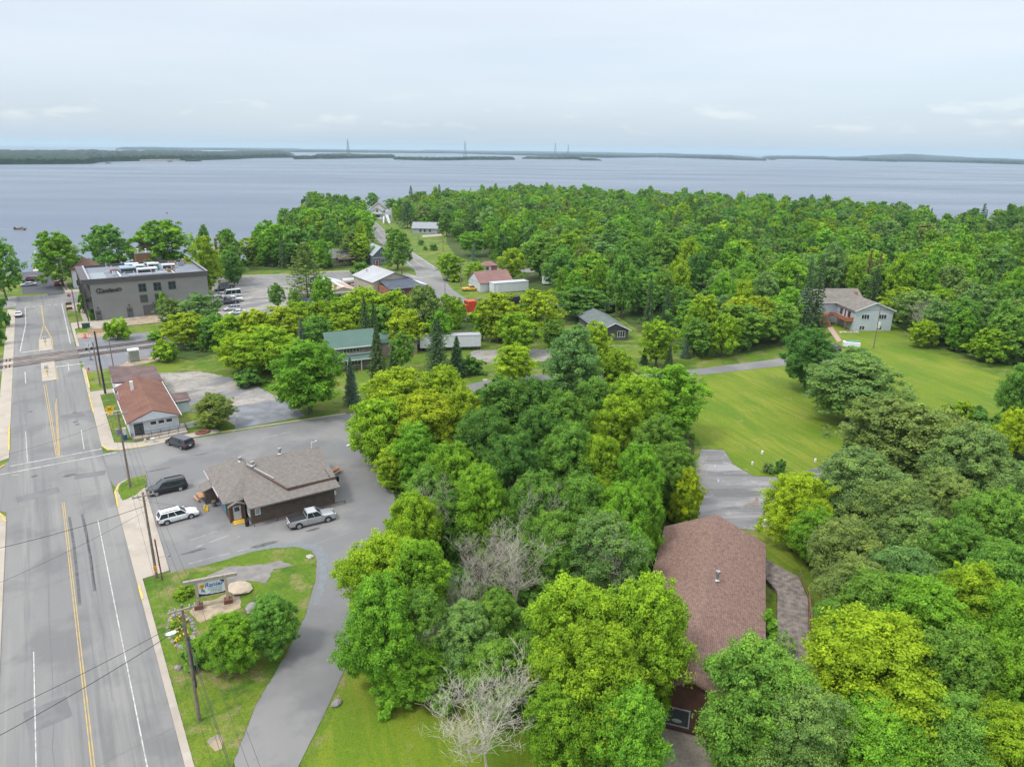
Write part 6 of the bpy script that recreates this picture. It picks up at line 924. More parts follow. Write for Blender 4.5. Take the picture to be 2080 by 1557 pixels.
def spruce(lod, k, inst=False, pine=False):
    key = ('s', lod, k, inst, pine)
    if key in MESH: return MESH[key]
    rng = np.random.default_rng(500+k+(50 if pine else 0)); H, R = 12.0, 2.6 if not pine else 3.6; nl = {'near': 34, 'mid': 22, 'far': 15}[lod]; per = {'near': 60, 'mid': 26, 'far': 10}[lod]; ls = {'near': .16, 'mid': .27, 'far': .48}[lod]
    Cs, Ns, Tp = [], [], []; tb = MB(); tb.tube((0, 0, 0), (0, 0, H*.97), .17, .02, n=7)
    for i in range(nl):
        f = (i+.5)/nl; z = .8+(H-1.0)*f; rad = R*((1-f)**(.85 if not pine else .6))*rng.uniform(.82, 1.12)+.10; nb = max(5, int((11 if lod == 'near' else 8)*(1-f*.5)))
        for j in range(nb):
            a = j*2*PI/nb+i*1.1+rng.uniform(-.25, .25); L = rad*rng.uniform(.7, 1.12); n = per; u = rng.uniform(.08, 1, n)**.7
            droop = -.30*L*u**1.5+.10*L*u**3 if not pine else .12*L*u**2; wv = (1-u)*.30*L+.10; off = rng.uniform(-1, 1, n)*wv
            x = math.cos(a)*u*L-math.sin(a)*off; y = math.sin(a)*u*L+math.cos(a)*off; zz = z+droop-np.abs(off)*.18+rng.uniform(-.10, .08, n)
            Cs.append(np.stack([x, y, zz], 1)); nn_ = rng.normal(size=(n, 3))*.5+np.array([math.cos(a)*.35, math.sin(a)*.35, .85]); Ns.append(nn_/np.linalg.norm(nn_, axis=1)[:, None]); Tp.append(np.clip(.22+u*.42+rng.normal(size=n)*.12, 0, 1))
            if lod == 'near': tb.tube((0, 0, z), (math.cos(a)*L*.85, math.sin(a)*L*.85, z-.22*L), .03, .01, n=3, cap=False)
    C = np.concatenate(Cs); Nn = np.concatenate(Ns); s = ls*rng.uniform(.6, 1.25, len(C)); cm = np_mesh('needles', leaf_quads(C, Nn, s, rng, .42), len(C), np.concatenate(Tp), LEAFI if inst else LEAF)
    MESH[key] = (cm, mesh_of(tb, 'trunk', BARK)); return MESH[key]
def deadtree(k, H=11.0, spread=1.0, m=None):
    key = ('d', k)
    if key in MESH: return MESH[key]
    r = random.Random(900+k); b = MB(); tw = MB()
    def grow(p, d, L, rad, dep, q):
        n = 3; pts = [p]; rs = [rad]
        for i in range(n): d = (d+Vector((r.uniform(-.2, .2), r.uniform(-.2, .2), r.uniform(-.10, .14)))).normalized(); pts.append(pts[-1]+d*L/n); rs.append(max(.010, rad*(1-.62*(i+1)/n)))
        q.path(pts, rs, n=6 if dep < 2 else (4 if dep < 3 else 3))
        if dep >= 4: return
        for j in range({0: 11, 1: 6, 2: 6, 3: 4}[dep]):
            i = r.randint(1, n) if dep else r.choice([1, 2, 2, 3, 3]); a = r.uniform(0, 2*PI); o = Vector((math.cos(a), math.sin(a), r.uniform(-.05, .55 if dep else .75))).normalized()
            grow(pts[i], (d*.55+o*(1.0*spread)).normalized(), L*r.uniform(.42, .66) if dep else L*r.uniform(.75, 1.15), rs[i]*.6, dep+1, tw)
    grow(Vector((0, 0, 0)), Vector((0, 0, 1)), H*.42, .19, 0, b); MESH[key] = (mesh_of(tw, 'branches', DEADW), mesh_of(b, 'trunk', DEADW)); return MESH[key]
COLS = {'Y': (.305, .425, .034), 'YY': (.335, .47, .032), 'YG': (.258, .415, .034), 'B': (.188, .380, .040), 'G': (.165, .325, .056), 'D': (.122, .262, .054), 'O': (.215, .315, .092), 'W': (.190, .328, .092), 'S': (.104, .182, .076), 'BS': (.165, .265, .195), 'P': (.205, .295, .074), 'R': (.19, .15, .09)}
WORD = {'Y': 'yellow green', 'YY': 'bright yellow', 'YG': 'light yellow green', 'B': 'bright green', 'G': 'mid green', 'D': 'dark green', 'O': 'olive grey', 'W': 'soft bluish green', 'S': 'dark', 'BS': 'blue green', 'P': 'olive tinted', 'R': 'reddish brown'}
ct = random.Random(42)
def jit(c, a=.10):
    k = 1+ct.uniform(-a, a); h = ct.uniform(-.08, .08); return (c[0]*k*(1+h), c[1]*k, c[2]*k*(1-h), 1)
def plant(kind, p, h, rad, col, label, group=None, lod=None, rz=None, k=None):
    d = dist(p); k = ct.randrange(7) if k is None else k
    if kind == 'b': lod = lod or ('hero' if d < 95 else 'near' if d < 150 else 'mid' if d < 290 else 'far'); cm, tm = broad(lod, k); nm, sx, sz, cn = 'broadleaf_tree', rad/R0, h/H0, 'crown'; cat = 'tree'
    elif kind == 'u': cm, tm = shrub('near' if d < 170 else 'far', k % 4); nm, sx, sz, cn = 'shrub', rad/1.6, h/2.5, 'foliage'; cat = 'shrub'
    elif kind in 'sp': lod = lod or ('near' if d < 170 else 'mid' if d < 300 else 'far'); cm, tm = spruce(lod, k % 3, pine=(kind == 'p')); nm, sx, sz, cn = ('spruce_tree' if kind == 's' else 'pine_tree'), rad/(2.6 if kind == 's' else 3.6), h/12.0, 'crown'; cat = 'conifer'
    else: cm, tm = deadtree(k % 4); nm, sx, sz, cn = 'bare_tree', rad/5.0, h/10.0, 'branches'; cat = 'bare tree'
    t = thing(nm, label, cat, (p.x, p.y, 0), ct.uniform(0, 2*PI) if rz is None else rz, group)
    for n_, me in ((cn, cm), ('trunk', tm)):
        o = bpy.data.objects.new(n_, me); COL.objects.link(o); o.parent = t; o.scale = (sx, sx, sz)
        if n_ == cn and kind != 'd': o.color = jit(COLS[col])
        elif n_ == 'trunk': o.scale = (min(sx, sz)*1.0 if kind in 'sp' else sx, min(sx, sz) if kind in 'sp' else sx, sz)
    return t
def T(kind, tx, ty, h, wpx, col, place, k=None, group=None):
    """tree given by its top in the photograph, its height in metres (or the row of its foot) and its crown width"""
    if h > 60:
        b_ = g(tx, h); hh = solve_h(b_, ty); p = b_
    else: p = g(tx, ty, h); hh = h
    rad = wpx*.5*dist(Vector((p.x, p.y, hh*.6)))/FPX
    kn = {'b': 'tree', 'u': 'shrub', 's': 'spruce', 'p': 'pine', 'd': 'leafless tree'}[kind]
    lab = (f'{WORD[col]} {kn} ' if kind != 'd' else 'pale grey leafless tree ')+place
    return plant(kind, p, hh, rad, col, lab, group, k=k)
TREES = [
 # lake front and hotel
 ('b', 14, 487, 610, 74, 'G', 'at the left edge beside the black asphalt'), ('b', 128, 473, 582, 100, 'B', 'standing left of the white house by the dock', 0), ('b', 226, 458, 562, 90, 'G', 'behind the left part of the grey hotel roof', 3),
 ('b', 335, 450, 557, 122, 'B', 'behind the middle of the grey hotel roof', 6), ('b', 422, 458, 545, 26, 'D', 'thin and sticking up behind the right end of the hotel'), ('b', 424, 482, 598, 66, 'YG', 'touching the right end wall of the hotel'),
 ('u', 333, 594, 640, 22, 'B', 'small, right of the hotel garage windows'), ('u', 240, 648, 690, 52, 'YG', 'right of the orange roadwork sign'), ('u', 0, 590, 665, 40, 'D', 'low, in the hedge at the left edge by the crossing'), ('u', -4, 640, 700, 30, 'G', 'below the hedge at the left edge'),
 ('u', 172, 595, 636, 24, 'B', 'at the left foot of the hotel balconies'),
 ('b', 345, 606, 9, 62, 'P', 'between the hotel wall and the railway'), ('b', 402, 598, 10, 86, 'W', 'behind the yellow green railway trees'), ('b', 372, 636, 8, 100, 'Y', 'nearest the rails by the silver cabinet'), ('u', 330, 690, 5, 55, 'YG', 'hanging over the rails at the cabinet'), ('b', 430, 640, 8, 70, 'G', 'right of the trees by the silver cabinet'),
 ('b', 470, 640, 9, 80, 'YG', 'at the left of the long railway row'), ('b', 514, 630, 10, 96, 'Y', 'second in the long railway row'), ('b', 566, 624, 10, 94, 'Y', 'third in the long railway row'), ('b', 540, 664, 10, 136, 'YG', 'largest and lowest in front of the long railway row'), ('b', 482, 682, 8, 96, 'YG', 'low, above the gravel lot meadow'),
 ('s', 609, 643, 9.5, 30, 'BS', 'slim, left of the green roofed cabin'), ('b', 630, 697, 840, 150, 'B', 'round and large in front of the green roofed cabin', 0), ('s', 716, 722, 822, 40, 'BS', 'right before the green roofed cabin'), ('s', 762, 655, 16.5, 62, 'S', 'tallest, at the right end of the green roofed cabin'),
 ('s', 738, 598, 15, 42, 'S', 'taller of the two behind the cabin'), ('s', 757, 612, 13, 36, 'S', 'shorter of the two behind the cabin'), ('p', 886, 644, 13.5, 66, 'S', 'wide, covering the left half of the white trailer'), ('s', 928, 680, 765, 48, 'S', 'before the right half of the white trailer'), ('b', 814, 676, 8.5, 50, 'G', 'before the brown shed'), ('s', 797, 700, 6, 26, 'S', 'small, under the stairs of the brown shed'), ('u', 955, 722, 4, 60, 'D', 'right of the spruce by the trailer'),
 ('b', 642, 642, 9, 76, 'G', 'between the slim blue green spruce and the cabin roof'), ('b', 608, 612, 9, 70, 'YG', 'at the railway below the gravel lot'), ('b', 692, 604, 10, 76, 'B', 'below the rusty roofed garage'), ('b', 768, 620, 10, 80, 'G', 'behind the shorter cabin spruce'), ('u', 590, 738, 3.5, 60, 'G', 'left foot of the large round tree'), ('u', 500, 752, 3.2, 70, 'D', 'dark, low at the meadow behind the gravel lot'), ('b', 690, 638, 9, 78, 'Y', 'behind the roof of the green roofed cabin'), ('b', 650, 612, 10, 70, 'YG', 'behind the blue green spruce and the railway'), ('b', 735, 586, 13, 110, 'YG', 'wide and pale behind the cabin spruces'), ('b', 800, 592, 12, 96, 'YG', 'behind the railway right of the spruces'), ('b', 826, 628, 10, 84, 'Y', 'before the grey green railway tree'), ('b', 862, 582, 14, 92, 'P', 'tall beside the road junction'), ('b', 908, 598, 11, 54, 'YG', 'left of the locomotive'), ('b', 892, 632, 9, 56, 'B', 'low, left of the locomotive'),
 ('b', 980, 612, 10, 44, 'YG', 'directly right of the locomotive'), ('b', 1015, 596, 12, 98, 'Y', 'before the white storage container'), ('b', 1092, 590, 12, 104, 'Y', 'right of the tree before the container'), ('b', 1050, 636, 10, 90, 'YG', 'at the edge of the small meadow'), ('b', 1025, 657, 696, 30, 'D', 'tiny, on the meadow by the garden bench'),
 ('b', 1180, 585, 649, 112, 'D', 'behind the dark grey house'), ('b', 1144, 546, 12, 36, 'B', 'near the small white camper'), ('b', 1172, 552, 12, 48, 'B', 'right of the tree near the camper'), ('b', 1126, 650, 7, 52, 'G', 'left of the dark grey house roof'),
 ('b', 1045, 702, 8, 84, 'YY', 'small, before the gravel drive of the trailer'), ('b', 1168, 668, 14, 120, 'W', 'tall and pale stemmed in the middle of the view', 4), ('b', 1212, 656, 11, 78, 'Y', 'before the roof of the dark grey house'), ('b', 1333, 652, 744, 82, 'YG', 'alone on the grass by the bend of the side street', 2), ('b', 1258, 714, 9, 82, 'YG', 'on the grass below the dark grey house'), ('s', 1362, 700, 6, 26, 'S', 'small, right of the lone tree at the bend'), ('s', 1395, 684, 5, 26, 'BS', 'low, at the forest edge by the bend'), ('s', 1310, 705, 4, 22, 'S', 'tiny, before the dark grey house window'),
 ('b', 930, 606, 8, 34, 'YG', 'small, right before the locomotive nose'),
 # by the shop and sign
 ('b', 438, 803, 868, 84, 'P', 'round with berries right of the post office', 3), ('b', 548, 1216, 6, 104, 'G', 'low, right one of the two on the grass island', 1), ('b', 462, 1256, 5.6, 112, 'B', 'low, left one of the two on the grass island', 3), ('u', 392, 1300, 2.8, 76, 'G', 'left of the two low trees on the grass island'), ('u', 352, 1262, 1.0, 30, 'YG', 'low in the flower bed'),
 ('u', 372, 1190, 1.2, 42, 'YG', 'low at the top of the flower bed'), ('b', 564, 576, 628, 34, 'G', 'narrow with pale pole in the gravel lot'), ('b', 598, 588, 8, 28, 'G', 'small, right of the narrow tree in the gravel lot'), ('b', 655, 562, 11, 60, 'B', 'left of the rusty roofed garage'),
 ('p', 625, 490, 604, 104, 'P', 'broad, left of the footpath by the parking street'), ('p', 712, 470, 13, 92, 'P', 'broad, beside the blue grey cottage'), ('b', 808, 465, 548, 66, 'G', 'round, alone at the roadside above the junction', 0), ('b', 731, 476, 12, 54, 'YG', 'above the roof of the blue grey cottage'), ('u', 735, 532, 5, 44, 'G', 'left of the cottage door'),
 ('b', 633, 390, 15, 38, 'D', 'tall and dark at the lake shore'), ('s', 614, 404, 13, 24, 'S', 'left of the tall dark shore tree'), ('b', 724, 399, 13, 28, 'D', 'standing over the water left of the far white house'), ('b', 757, 392, 13, 30, 'G', 'behind the far white house'), ('s', 834, 376, 17, 22, 'S', 'tall, on the skyline right of the far white house'), ('s', 892, 374, 16, 20, 'S', 'on the skyline where the woods meet the lake'), ('p', 826, 408, 16, 52, 'S', 'tall and dark before the low grey house'),
 ('u', 925, 556, 572, 30, 'YG', 'left of the junction pole'), ('b', 966, 533, 581, 46, 'YG', 'left of the maroon roofed barn'), ('s', 962, 492, 12, 26, 'BS', 'behind the maroon roofed barn'), ('b', 914, 516, 568, 58, 'YG', 'at the lower edge of the roadside meadow'), ('b', 1042, 505, 12, 60, 'YG', 'behind the far street'), ('b', 1100, 478, 16, 90, 'G', 'large, before the far street trunks'),
 ('u', 856, 487, 497, 14, 'D', 'leftmost of three in the roadside meadow'), ('u', 881, 496, 508, 20, 'D', 'largest of three in the roadside meadow'), ('u', 864, 500, 508, 10, 'G', 'smallest of three in the roadside meadow'),
 # central grove, from the back
 ('b', 900, 748, 12.5, 120, 'Y', 'topmost in the big golden clump behind the shop'), ('b', 808, 752, 12.5, 150, 'Y', 'broadest in the big golden clump behind the shop'), ('b', 765, 812, 11, 120, 'YG', 'lowest left in the golden clump, over the lot edge'), ('b', 860, 800, 12, 140, 'Y', 'in the middle of the golden clump'), ('b', 942, 792, 12, 90, 'Y', 'right edge of the golden clump'), ('b', 800, 905, 6.5, 84, 'Y', 'small, around the street lamp'), ('b', 845, 862, 10, 90, 'B', 'right above the street lamp'),
 ('b', 1020, 772, 13.5, 150, 'D', 'dense, at the top of the central grove'), ('b', 1095, 772, 13, 90, 'D', 'beside the pale stemmed tall tree'), ('b', 1090, 830, 13, 120, 'D', 'deep in the top of the central grove'), ('b', 1150, 800, 13, 110, 'G', 'below the pale stemmed tall tree'), ('b', 1215, 772, 12, 90, 'G', 'at the top edge of the grove by the side street'),
 ('b', 1370, 742, 13, 140, 'B', 'spreading at the top right of the grove over the lawn', 1), ('b', 1300, 768, 12.5, 110, 'YG', 'left of the spreading tree over the lawn'), ('b', 1255, 806, 12, 110, 'YG', 'light, in the upper right of the grove'), ('b', 1340, 845, 12, 110, 'G', 'under the spreading tree over the lawn'),
 ('b', 985, 838, 13, 130, 'D', 'left of centre in the upper grove'), ('b', 1045, 886, 13, 130, 'D', 'at the dark heart of the grove'), ('b', 1155, 868, 13, 120, 'G', 'right of the dark heart of the grove'), ('b', 1225, 890, 12, 110, 'YG', 'with light tips in the middle right of the grove'), ('b', 1300, 905, 12, 110, 'B', 'in the right part of the grove'), ('b', 1372, 905, 10, 90, 'G', 'at the grove edge beside the lawn'), ('b', 1398, 952, 8, 66, 'YY', 'narrow, beside the grey driveway'), ('b', 1402, 985, 6, 46, 'YG', 'low, above the brown roof corner'),
 ('b', 915, 905, 12, 130, 'B', 'in the left middle of the grove'), ('b', 870, 950, 10, 110, 'G', 'over the lot edge in the left grove'), ('b', 975, 952, 12.5, 130, 'B', 'tall, left of the heart of the grove'), ('b', 1090, 965, 12.5, 140, 'G', 'below the heart of the grove'), ('b', 1185, 972, 12, 120, 'G', 'centre right of the grove'), ('b', 1262, 985, 12, 120, 'B', 'full, in the lower right of the grove'), ('b', 1312, 978, 11, 80, 'B', 'beside the driveway in the lower right grove'),
 ('b', 835, 1004, 11.5, 120, 'YG', 'tall, over the lot by the silver pickup', 4), ('b', 905, 1000, 10, 110, 'D', 'shaded, behind the tall tree over the lot'), ('b', 770, 1090, 11, 160, 'YG', 'leaning over the curved drive', 2), ('b', 845, 1100, 11, 150, 'B', 'right of the tree leaning over the drive'), ('b', 1120, 1045, 10, 130, 'G', 'low, behind the bare trees'), ('b', 1235, 1050, 11, 160, 'W', 'greyish, left of the brown roof', 2), ('b', 1283, 1068, 10, 84, 'B', 'touching the upper left corner of the brown roof'),
 ('b', 770, 1180, 11, 170, 'B', 'large, bulging over the curved drive', 0), ('b', 855, 1205, 9, 130, 'G', 'right of the large tree over the drive'), ('b', 945, 1235, 8, 130, 'W', 'among the bare branches of the lower grove'), ('b', 1010, 1205, 8, 110, 'G', 'under the large bare tree'), ('b', 1150, 1090, 8, 110, 'D', 'in the shade right of the large bare tree'), ('u', 1245, 1190, 4.5, 90, 'G', 'small, beside the wall of the brown roofed house'), ('b', 1010, 1310, 7, 140, 'G', 'low, at the bottom of the grove'),
 ('b', 840, 1300, 5.5, 150, 'B', 'bushy, at the lower edge of the grove by the lawn'), ('u', 800, 1358, 3.5, 110, 'B', 'leafy, at the lawn edge of the grove'), ('u', 890, 1362, 3.2, 110, 'G', 'right of the leafy one at the lawn edge'), ('b', 1085, 1285, 6.5, 110, 'G', 'low, left of the big bright trees at the bottom'), ('u', 930, 1290, 4, 120, 'W', 'pale, under the bare branches'), ('u', 1110, 1150, 4.5, 120, 'G', 'round, beside the brown bare ground of the grove'),
 ('b', 1172, 1188, 12.5, 215, 'YG', 'huge and bright, left one at the bottom centre', 3), ('b', 1325, 1182, 13, 190, 'YG', 'huge and bright, overlapping the left edge of the brown roof', 0), ('b', 1225, 1290, 12, 230, 'YG', 'huge and bright, lowest at the bottom centre', 6), ('b', 1140, 1400, 9, 150, 'B', 'at the bottom edge right of the bare tree'), ('b', 1285, 1400, 10, 170, 'B', 'at the bottom edge left of the house window'),
 # bare trees
 ('d', 1045, 1058, 11, 160, 'R', 'largest, in the lower middle of the grove', 0), ('d', 975, 1062, 10.5, 90, 'R', 'left of the largest in the grove', 1), ('d', 985, 1385, 9.5, 230, 'R', 'alone on the lawn at the bottom edge', 2), ('d', 880, 1000, 11, 76, 'R', 'behind the tall tree over the lot', 3), ('d', 925, 1140, 9.5, 96, 'R', 'twisted, left of the large bare tree', 1), ('d', 1245, 1072, 11, 84, 'R', 'showing through the greyish tree', 0), ('d', 880, 1225, 8, 96, 'R', 'low, by the curved drive trees', 2), ('d', 1610, 1320, 7, 110, 'R', 'at the lower end of the boardwalk', 3), ('d', 1100, 1000, 11, 90, 'R', 'small, in the middle of the grove', 3), ('d', 1890, 600, 11, 60, 'R', 'at the forest edge right of the blue house', 1), ('d', 1905, 455, 15, 30, 'R', 'on the skyline at the far right', 0), ('d', 1420, 925, 9, 40, 'R', 'slim, at the grove edge by the lawn', 2), ('d', 1700, 1300, 8, 90, 'R', 'inside the yellow tree at the bottom right', 1),
 # right side
 ('b', 1633, 668, 792, 104, 'D', 'round and solitary on the mown lawn', 0), ('b', 1742, 706, 8, 90, 'W', 'beside the small camper trailer'), ('b', 1740, 732, 11.5, 190, 'W', 'broad, on the lawn right of the solitary round tree', 2), ('b', 1800, 812, 12, 170, 'O', 'left of the pair of olive willows', 6), ('b', 1900, 830, 12.5, 180, 'O', 'right of the pair of olive willows', 0), ('b', 1985, 872, 12.5, 160, 'O', 'at the right, shading the lawn edge', 3), ('b', 1755, 918, 11.5, 180, 'O', 'above the yellow green one by the driveway', 6), ('b', 1835, 985, 11.5, 170, 'O', 'lower, in the olive group', 0), ('b', 1930, 960, 9, 120, 'O', 'small, under the right olive willow'),
 ('b', 1630, 965, 10, 130, 'YY', 'light, over the driveway right of the brown roof', 1), ('b', 1655, 1030, 7.5, 96, 'B', 'small, beside the boardwalk'), ('b', 1730, 1060, 9.5, 150, 'O', 'in front of the olive group'), ('b', 1875, 1045, 10, 150, 'W', 'soft, right of the olive group'), ('b', 1752, 1140, 9, 150, 'O', 'pale, above the boardwalk corner'), ('b', 1850, 1120, 10, 150, 'W', 'soft, in the middle right woods'), ('b', 1960, 1060, 11, 150, 'G', 'in the upper right woods'), ('b', 2050, 1000, 12, 150, 'G', 'at the right edge below the olive trees'), ('b', 2050, 1110, 12, 160, 'G', 'at the right edge of the woods'),
 ('b', 1790, 1170, 10, 170, 'G', 'dense, behind the yellow tree'), ('b', 1890, 1190, 11, 180, 'B', 'right behind the yellow tree'), ('b', 1990, 1160, 11.5, 180, 'YG', 'bright, at the right edge'), ('b', 2080, 1200, 12, 170, 'B', 'cut by the right border'), ('b', 1722, 1215, 7, 100, 'G', 'low, along the boardwalk railing'), ('b', 1790, 1268, 11.5, 270, 'YY', 'large and glowing at the bottom right', 5), ('b', 1960, 1290, 11.5, 200, 'G', 'big, right of the glowing yellow one'), ('b', 2060, 1310, 11, 180, 'B', 'in the bottom right corner'), ('b', 1940, 1420, 9, 180, 'G', 'under the big one at the bottom right'), ('b', 1800, 1440, 8, 200, 'B', 'at the bottom edge below the glowing yellow one'), ('b', 2050, 1440, 9, 170, 'YG', 'lowest in the bottom right corner'),
 ('b', 1555, 1318, 11.5, 240, 'G', 'big, before the lower right of the brown roof', 3), ('b', 1640, 1400, 10, 190, 'W', 'soft, right of the big tree before the brown roof'), ('b', 1575, 1460, 7, 150, 'G', 'at the bottom edge before the house window'), ('u', 1560, 1240, 4, 70, 'B', 'between the brown roof and the boardwalk'), ('u', 1590, 1285, 3, 60, 'B', 'beside the garden bench'), ('u', 1583, 932, 961, 22, 'D', 'small and round at the lawn edge by the driveway'), ('u', 1560, 938, 960, 26, 'O', 'grassy tuft at the lawn edge', 1),
 ('s', 1652, 515, 664, 50, 'S', 'right one of the pair left of the blue house'), ('s', 1630, 528, 668, 50, 'S', 'left one of the pair left of the blue house'), ('s', 1772, 505, 16, 24, 'R', 'dying, left one behind the blue house'), ('s', 1792, 512, 16, 28, 'R', 'dying, right one behind the blue house'), ('p', 1785, 540, 13, 44, 'S', 'behind the right end of the blue house roof'), ('s', 1960, 430, 17, 30, 'S', 'on the skyline at the right'), ('s', 2002, 412, 17, 26, 'S', 'on the skyline at the far right'),
 ('b', 1838, 584, 10, 76, 'YG', 'touching the right wall of the blue house'), ('b', 1912, 628, 690, 72, 'B', 'rounded, at the edge of the far lawn', 0), ('b', 1880, 650, 7, 60, 'YG', 'low, beside the rounded one on the far lawn'), ('b', 2020, 668, 8, 86, 'YG', 'spreading, at the right end of the far lawn'), ('b', 1955, 608, 12, 80, 'G', 'at the forest edge behind the far lawn'), ('b', 1865, 590, 11, 80, 'W', 'at the forest edge right of the blue house'), ('b', 2050, 640, 11, 90, 'G', 'at the forest edge at the right border'), ('b', 2082, 742, 12, 70, 'G', 'cut by the right border beside the lawn'), ('b', 2075, 832, 8, 70, 'YY', 'bright, at the right border below the lawn'), ('u', 2040, 868, 4, 60, 'G', 'left of the bright yellow one at the right border'),
 ('b', 1505, 606, 11, 90, 'YY', 'brightest at the forest edge left of the blue house'), ('b', 1552, 604, 11, 80, 'Y', 'second of the bright ones left of the blue house'), ('b', 1475, 640, 10, 70, 'YG', 'in front of the bright forest edge'), ('b', 1592, 618, 10, 80, 'G', 'between the bright ones and the spruces'), ('b', 1430, 600, 11, 90, 'YG', 'behind the forest edge by the bend'), ('b', 1420, 648, 9, 70, 'G', 'low, at the forest edge by the bend'), ('b', 1275, 470, 14, 76, 'D', 'rounded and dark in the middle of the forest', 0), ]
for a in TREES: T(a[0], a[1], a[2], a[3], a[4], a[5], a[6], a[7] if len(a) > 7 else None)
for i, (px, py, lab) in enumerate([(1035, 545, 0), (1050, 545, 0), (1062, 546, 0)]): pass
# hedge by the hotel: clipped leaves
rng = np.random.default_rng(77); n = 5200; C = np.stack([rng.uniform(0, .9, n), rng.uniform(0, 7, n), rng.uniform(.05, 2.0, n)], 1); C[:, 0] = np.where(rng.random(n) < .6, 0, C[:, 0]); Nn = unit(rng, n, .4)
o = bpy.data.objects.new('foliage', np_mesh('foliage', leaf_quads(C, Nn, np.full(n, .17), rng), n, rng.uniform(.2, .7, n), LEAF)); COL.objects.link(o); o.parent = hb; o.color = (*COLS['G'], 1); part('twigs', hb, BARK, lambda b: [b.tube((.45, y+.2, 0), (.45, y+.2, 1.7), .04, n=4) for y in range(7)])
# flowers by the sign
r_ = random.Random(31); b = MB(); bl = MB()
for i in range(70):
    p = W(5.35+r_.uniform(-.9, .9), 67.0+r_.uniform(-2.6, 2.6)); h = r_.uniform(.25, .5); b.tube((p.x, p.y, 0), (p.x, p.y, h), .02, n=3); (bl if i % 3 else b).ball((p.x, p.y, h), .09, seg=6, rings=4)
t = thing('flower_bed', 'bed of yellow and orange flowers inside the stone ring', 'flower bed', (0, 0, 0)); b.build('leaves', mat('flower_green', (.08, .16, .02), .8), t); bl.build('blossoms', mat('blossom', (.75, .40, .02), .7, .1, 3, col2=(.8, .62, .03)), t)
# ------------------------------------------------------------------ forest: individual trees near, one mass far
def inpoly(x, y, P_):
    c = False; j = len(P_)-1
    for i in range(len(P_)):
        if (P_[i][1] > y) != (P_[j][1] > y) and x < (P_[j][0]-P_[i][0])*(y-P_[i][1])/(P_[j][1]-P_[i][1])+P_[i][0]: c = not c
        j = i
    return c
def topz(pts, h): return [(g(x, y, h).x, g(x, y, h).y) for x, y in pts]
edge = [(p[0]-Vector((p[0], p[1])).normalized().x*7, p[1]-Vector((p[0], p[1])).normalized().y*7) for p in SH]
Z2 = edge[7:] + topz([(2300, 760), (2080, 752), (1990, 738), (1900, 706), (1832, 672), (1815, 648), (1680, 645), (1655, 672), (1590, 700), (1480, 720), (1400, 722), (1335, 698), (1280, 672), (1180, 642), (1128, 618), (1122, 578), (1090, 538), (1000, 533), (930, 520), (905, 498), (905, 474), (868, 474), (845, 455), (800, 450), (795, 440)], 0)
Z1 = edge[:6] + topz([(742, 447), (738, 470), (748, 500), (742, 528), (700, 546), (650, 549), (560, 545), (478, 540), (478, 515)], 0)
Z4 = topz([(455, 490), (480, 488), (486, 540), (448, 530)], 8)
Z5 = [(W(*q).x, W(*q).y) for q in [(41, 198), (76, 189), (104, 183), (103, 190), (84, 204), (74, 212), (52, 202)]]
occ = [(o.location.x, o.location.y) for o in bpy.data.objects if o.get('category') in ('tree', 'conifer')]
clear = [(g(1212, 672), 13), (g(1190, 660), 10), (g(1715, 645), 15), (g(1745, 640), 13), (g(765, 440, 0), 14), (g(862, 474, 0), 17), (g(838, 480), 14), (g(880, 505), 30), (g(1735, 655), 14), (g(1700, 615), 8), (W(147, 174), 9), (W(156, 174), 8)]
fr = random.Random(5); cand = []
def scatter(Zp, sp, zone):
    xs = [p[0] for p in Zp]; ys = [p[1] for p in Zp]; grid = {}; x0, x1, y0, y1 = min(xs), max(xs), min(ys), max(ys); n = int((x1-x0)*(y1-y0)/(sp*sp)*1.9)
    for _ in range(n):
        x, y = fr.uniform(x0, x1), fr.uniform(y0, y1)
        if not inpoly(x, y, Zp): continue
        k = (int(x/sp), int(y/sp)); bad = False
        for i in (-1, 0, 1):
            for j in (-1, 0, 1):
                for (a, b_) in grid.get((k[0]+i, k[1]+j), ()):
                    if (a-x)**2+(b_-y)**2 < sp*sp*.72: bad = True; break
        if bad: continue
        if any((x-c.x)**2+(y-c.y)**2 < r*r for c, r in clear): continue
        if zone == 'wood' and (x*CT+y*ST) > 85 and abs((y*CT-x*ST)-173) < 5: continue
        if any((x-a)**2+(y-b_)**2 < 9 for a, b_ in occ): continue
        grid.setdefault(k, []).append((x, y)); cand.append((x, y, zone))
scatter(Z2, 7.4, 'wood'); scatter(Z1, 7.0, 'shore'); scatter(Z4, 6, 'shore')
cand.sort(key=lambda c: c[0]**2+c[1]**2)
def forest_spec(x, y, zone):
    q = fr.random()
    import mathutils
    nz = mathutils.noise.noise(Vector((x*.02, y*.02, 3.1)))
    if zone == 'wood':
        if q < .035+max(0, nz)*.05: kd = 's'
        elif q < .05: kd = 'd'
        else: kd = 'b'
        c = fr.choices(['YG', 'B', 'G', 'D', 'W', 'P', 'O'], [1.8+1.6*max(0, nz), 3.6, 3.6, 1.4+2.5*max(0, -nz), 1.8, .25, .15])[0]
    else: kd = 's' if q < .06 else 'b'; c = fr.choices(['YG', 'B', 'G', 'D'], [2, 3.5, 3, 1])[0]
    if kd == 's': c = 'S'
    h = (fr.gauss(12.3, 2.1)+1.6*mathutils.noise.noise(Vector((x*.035, y*.035, 9))))*(1.15 if kd == 's' else 1); return kd, c, max(7, min(17.5, h)), fr.choice((fr.uniform(3.0, 4.6), fr.uniform(4.0, 7.0))) if kd == 'b' else (fr.uniform(1.6, 2.4) if kd == 's' else 3)
NEAR_N = 118; mass = []; nb = 0
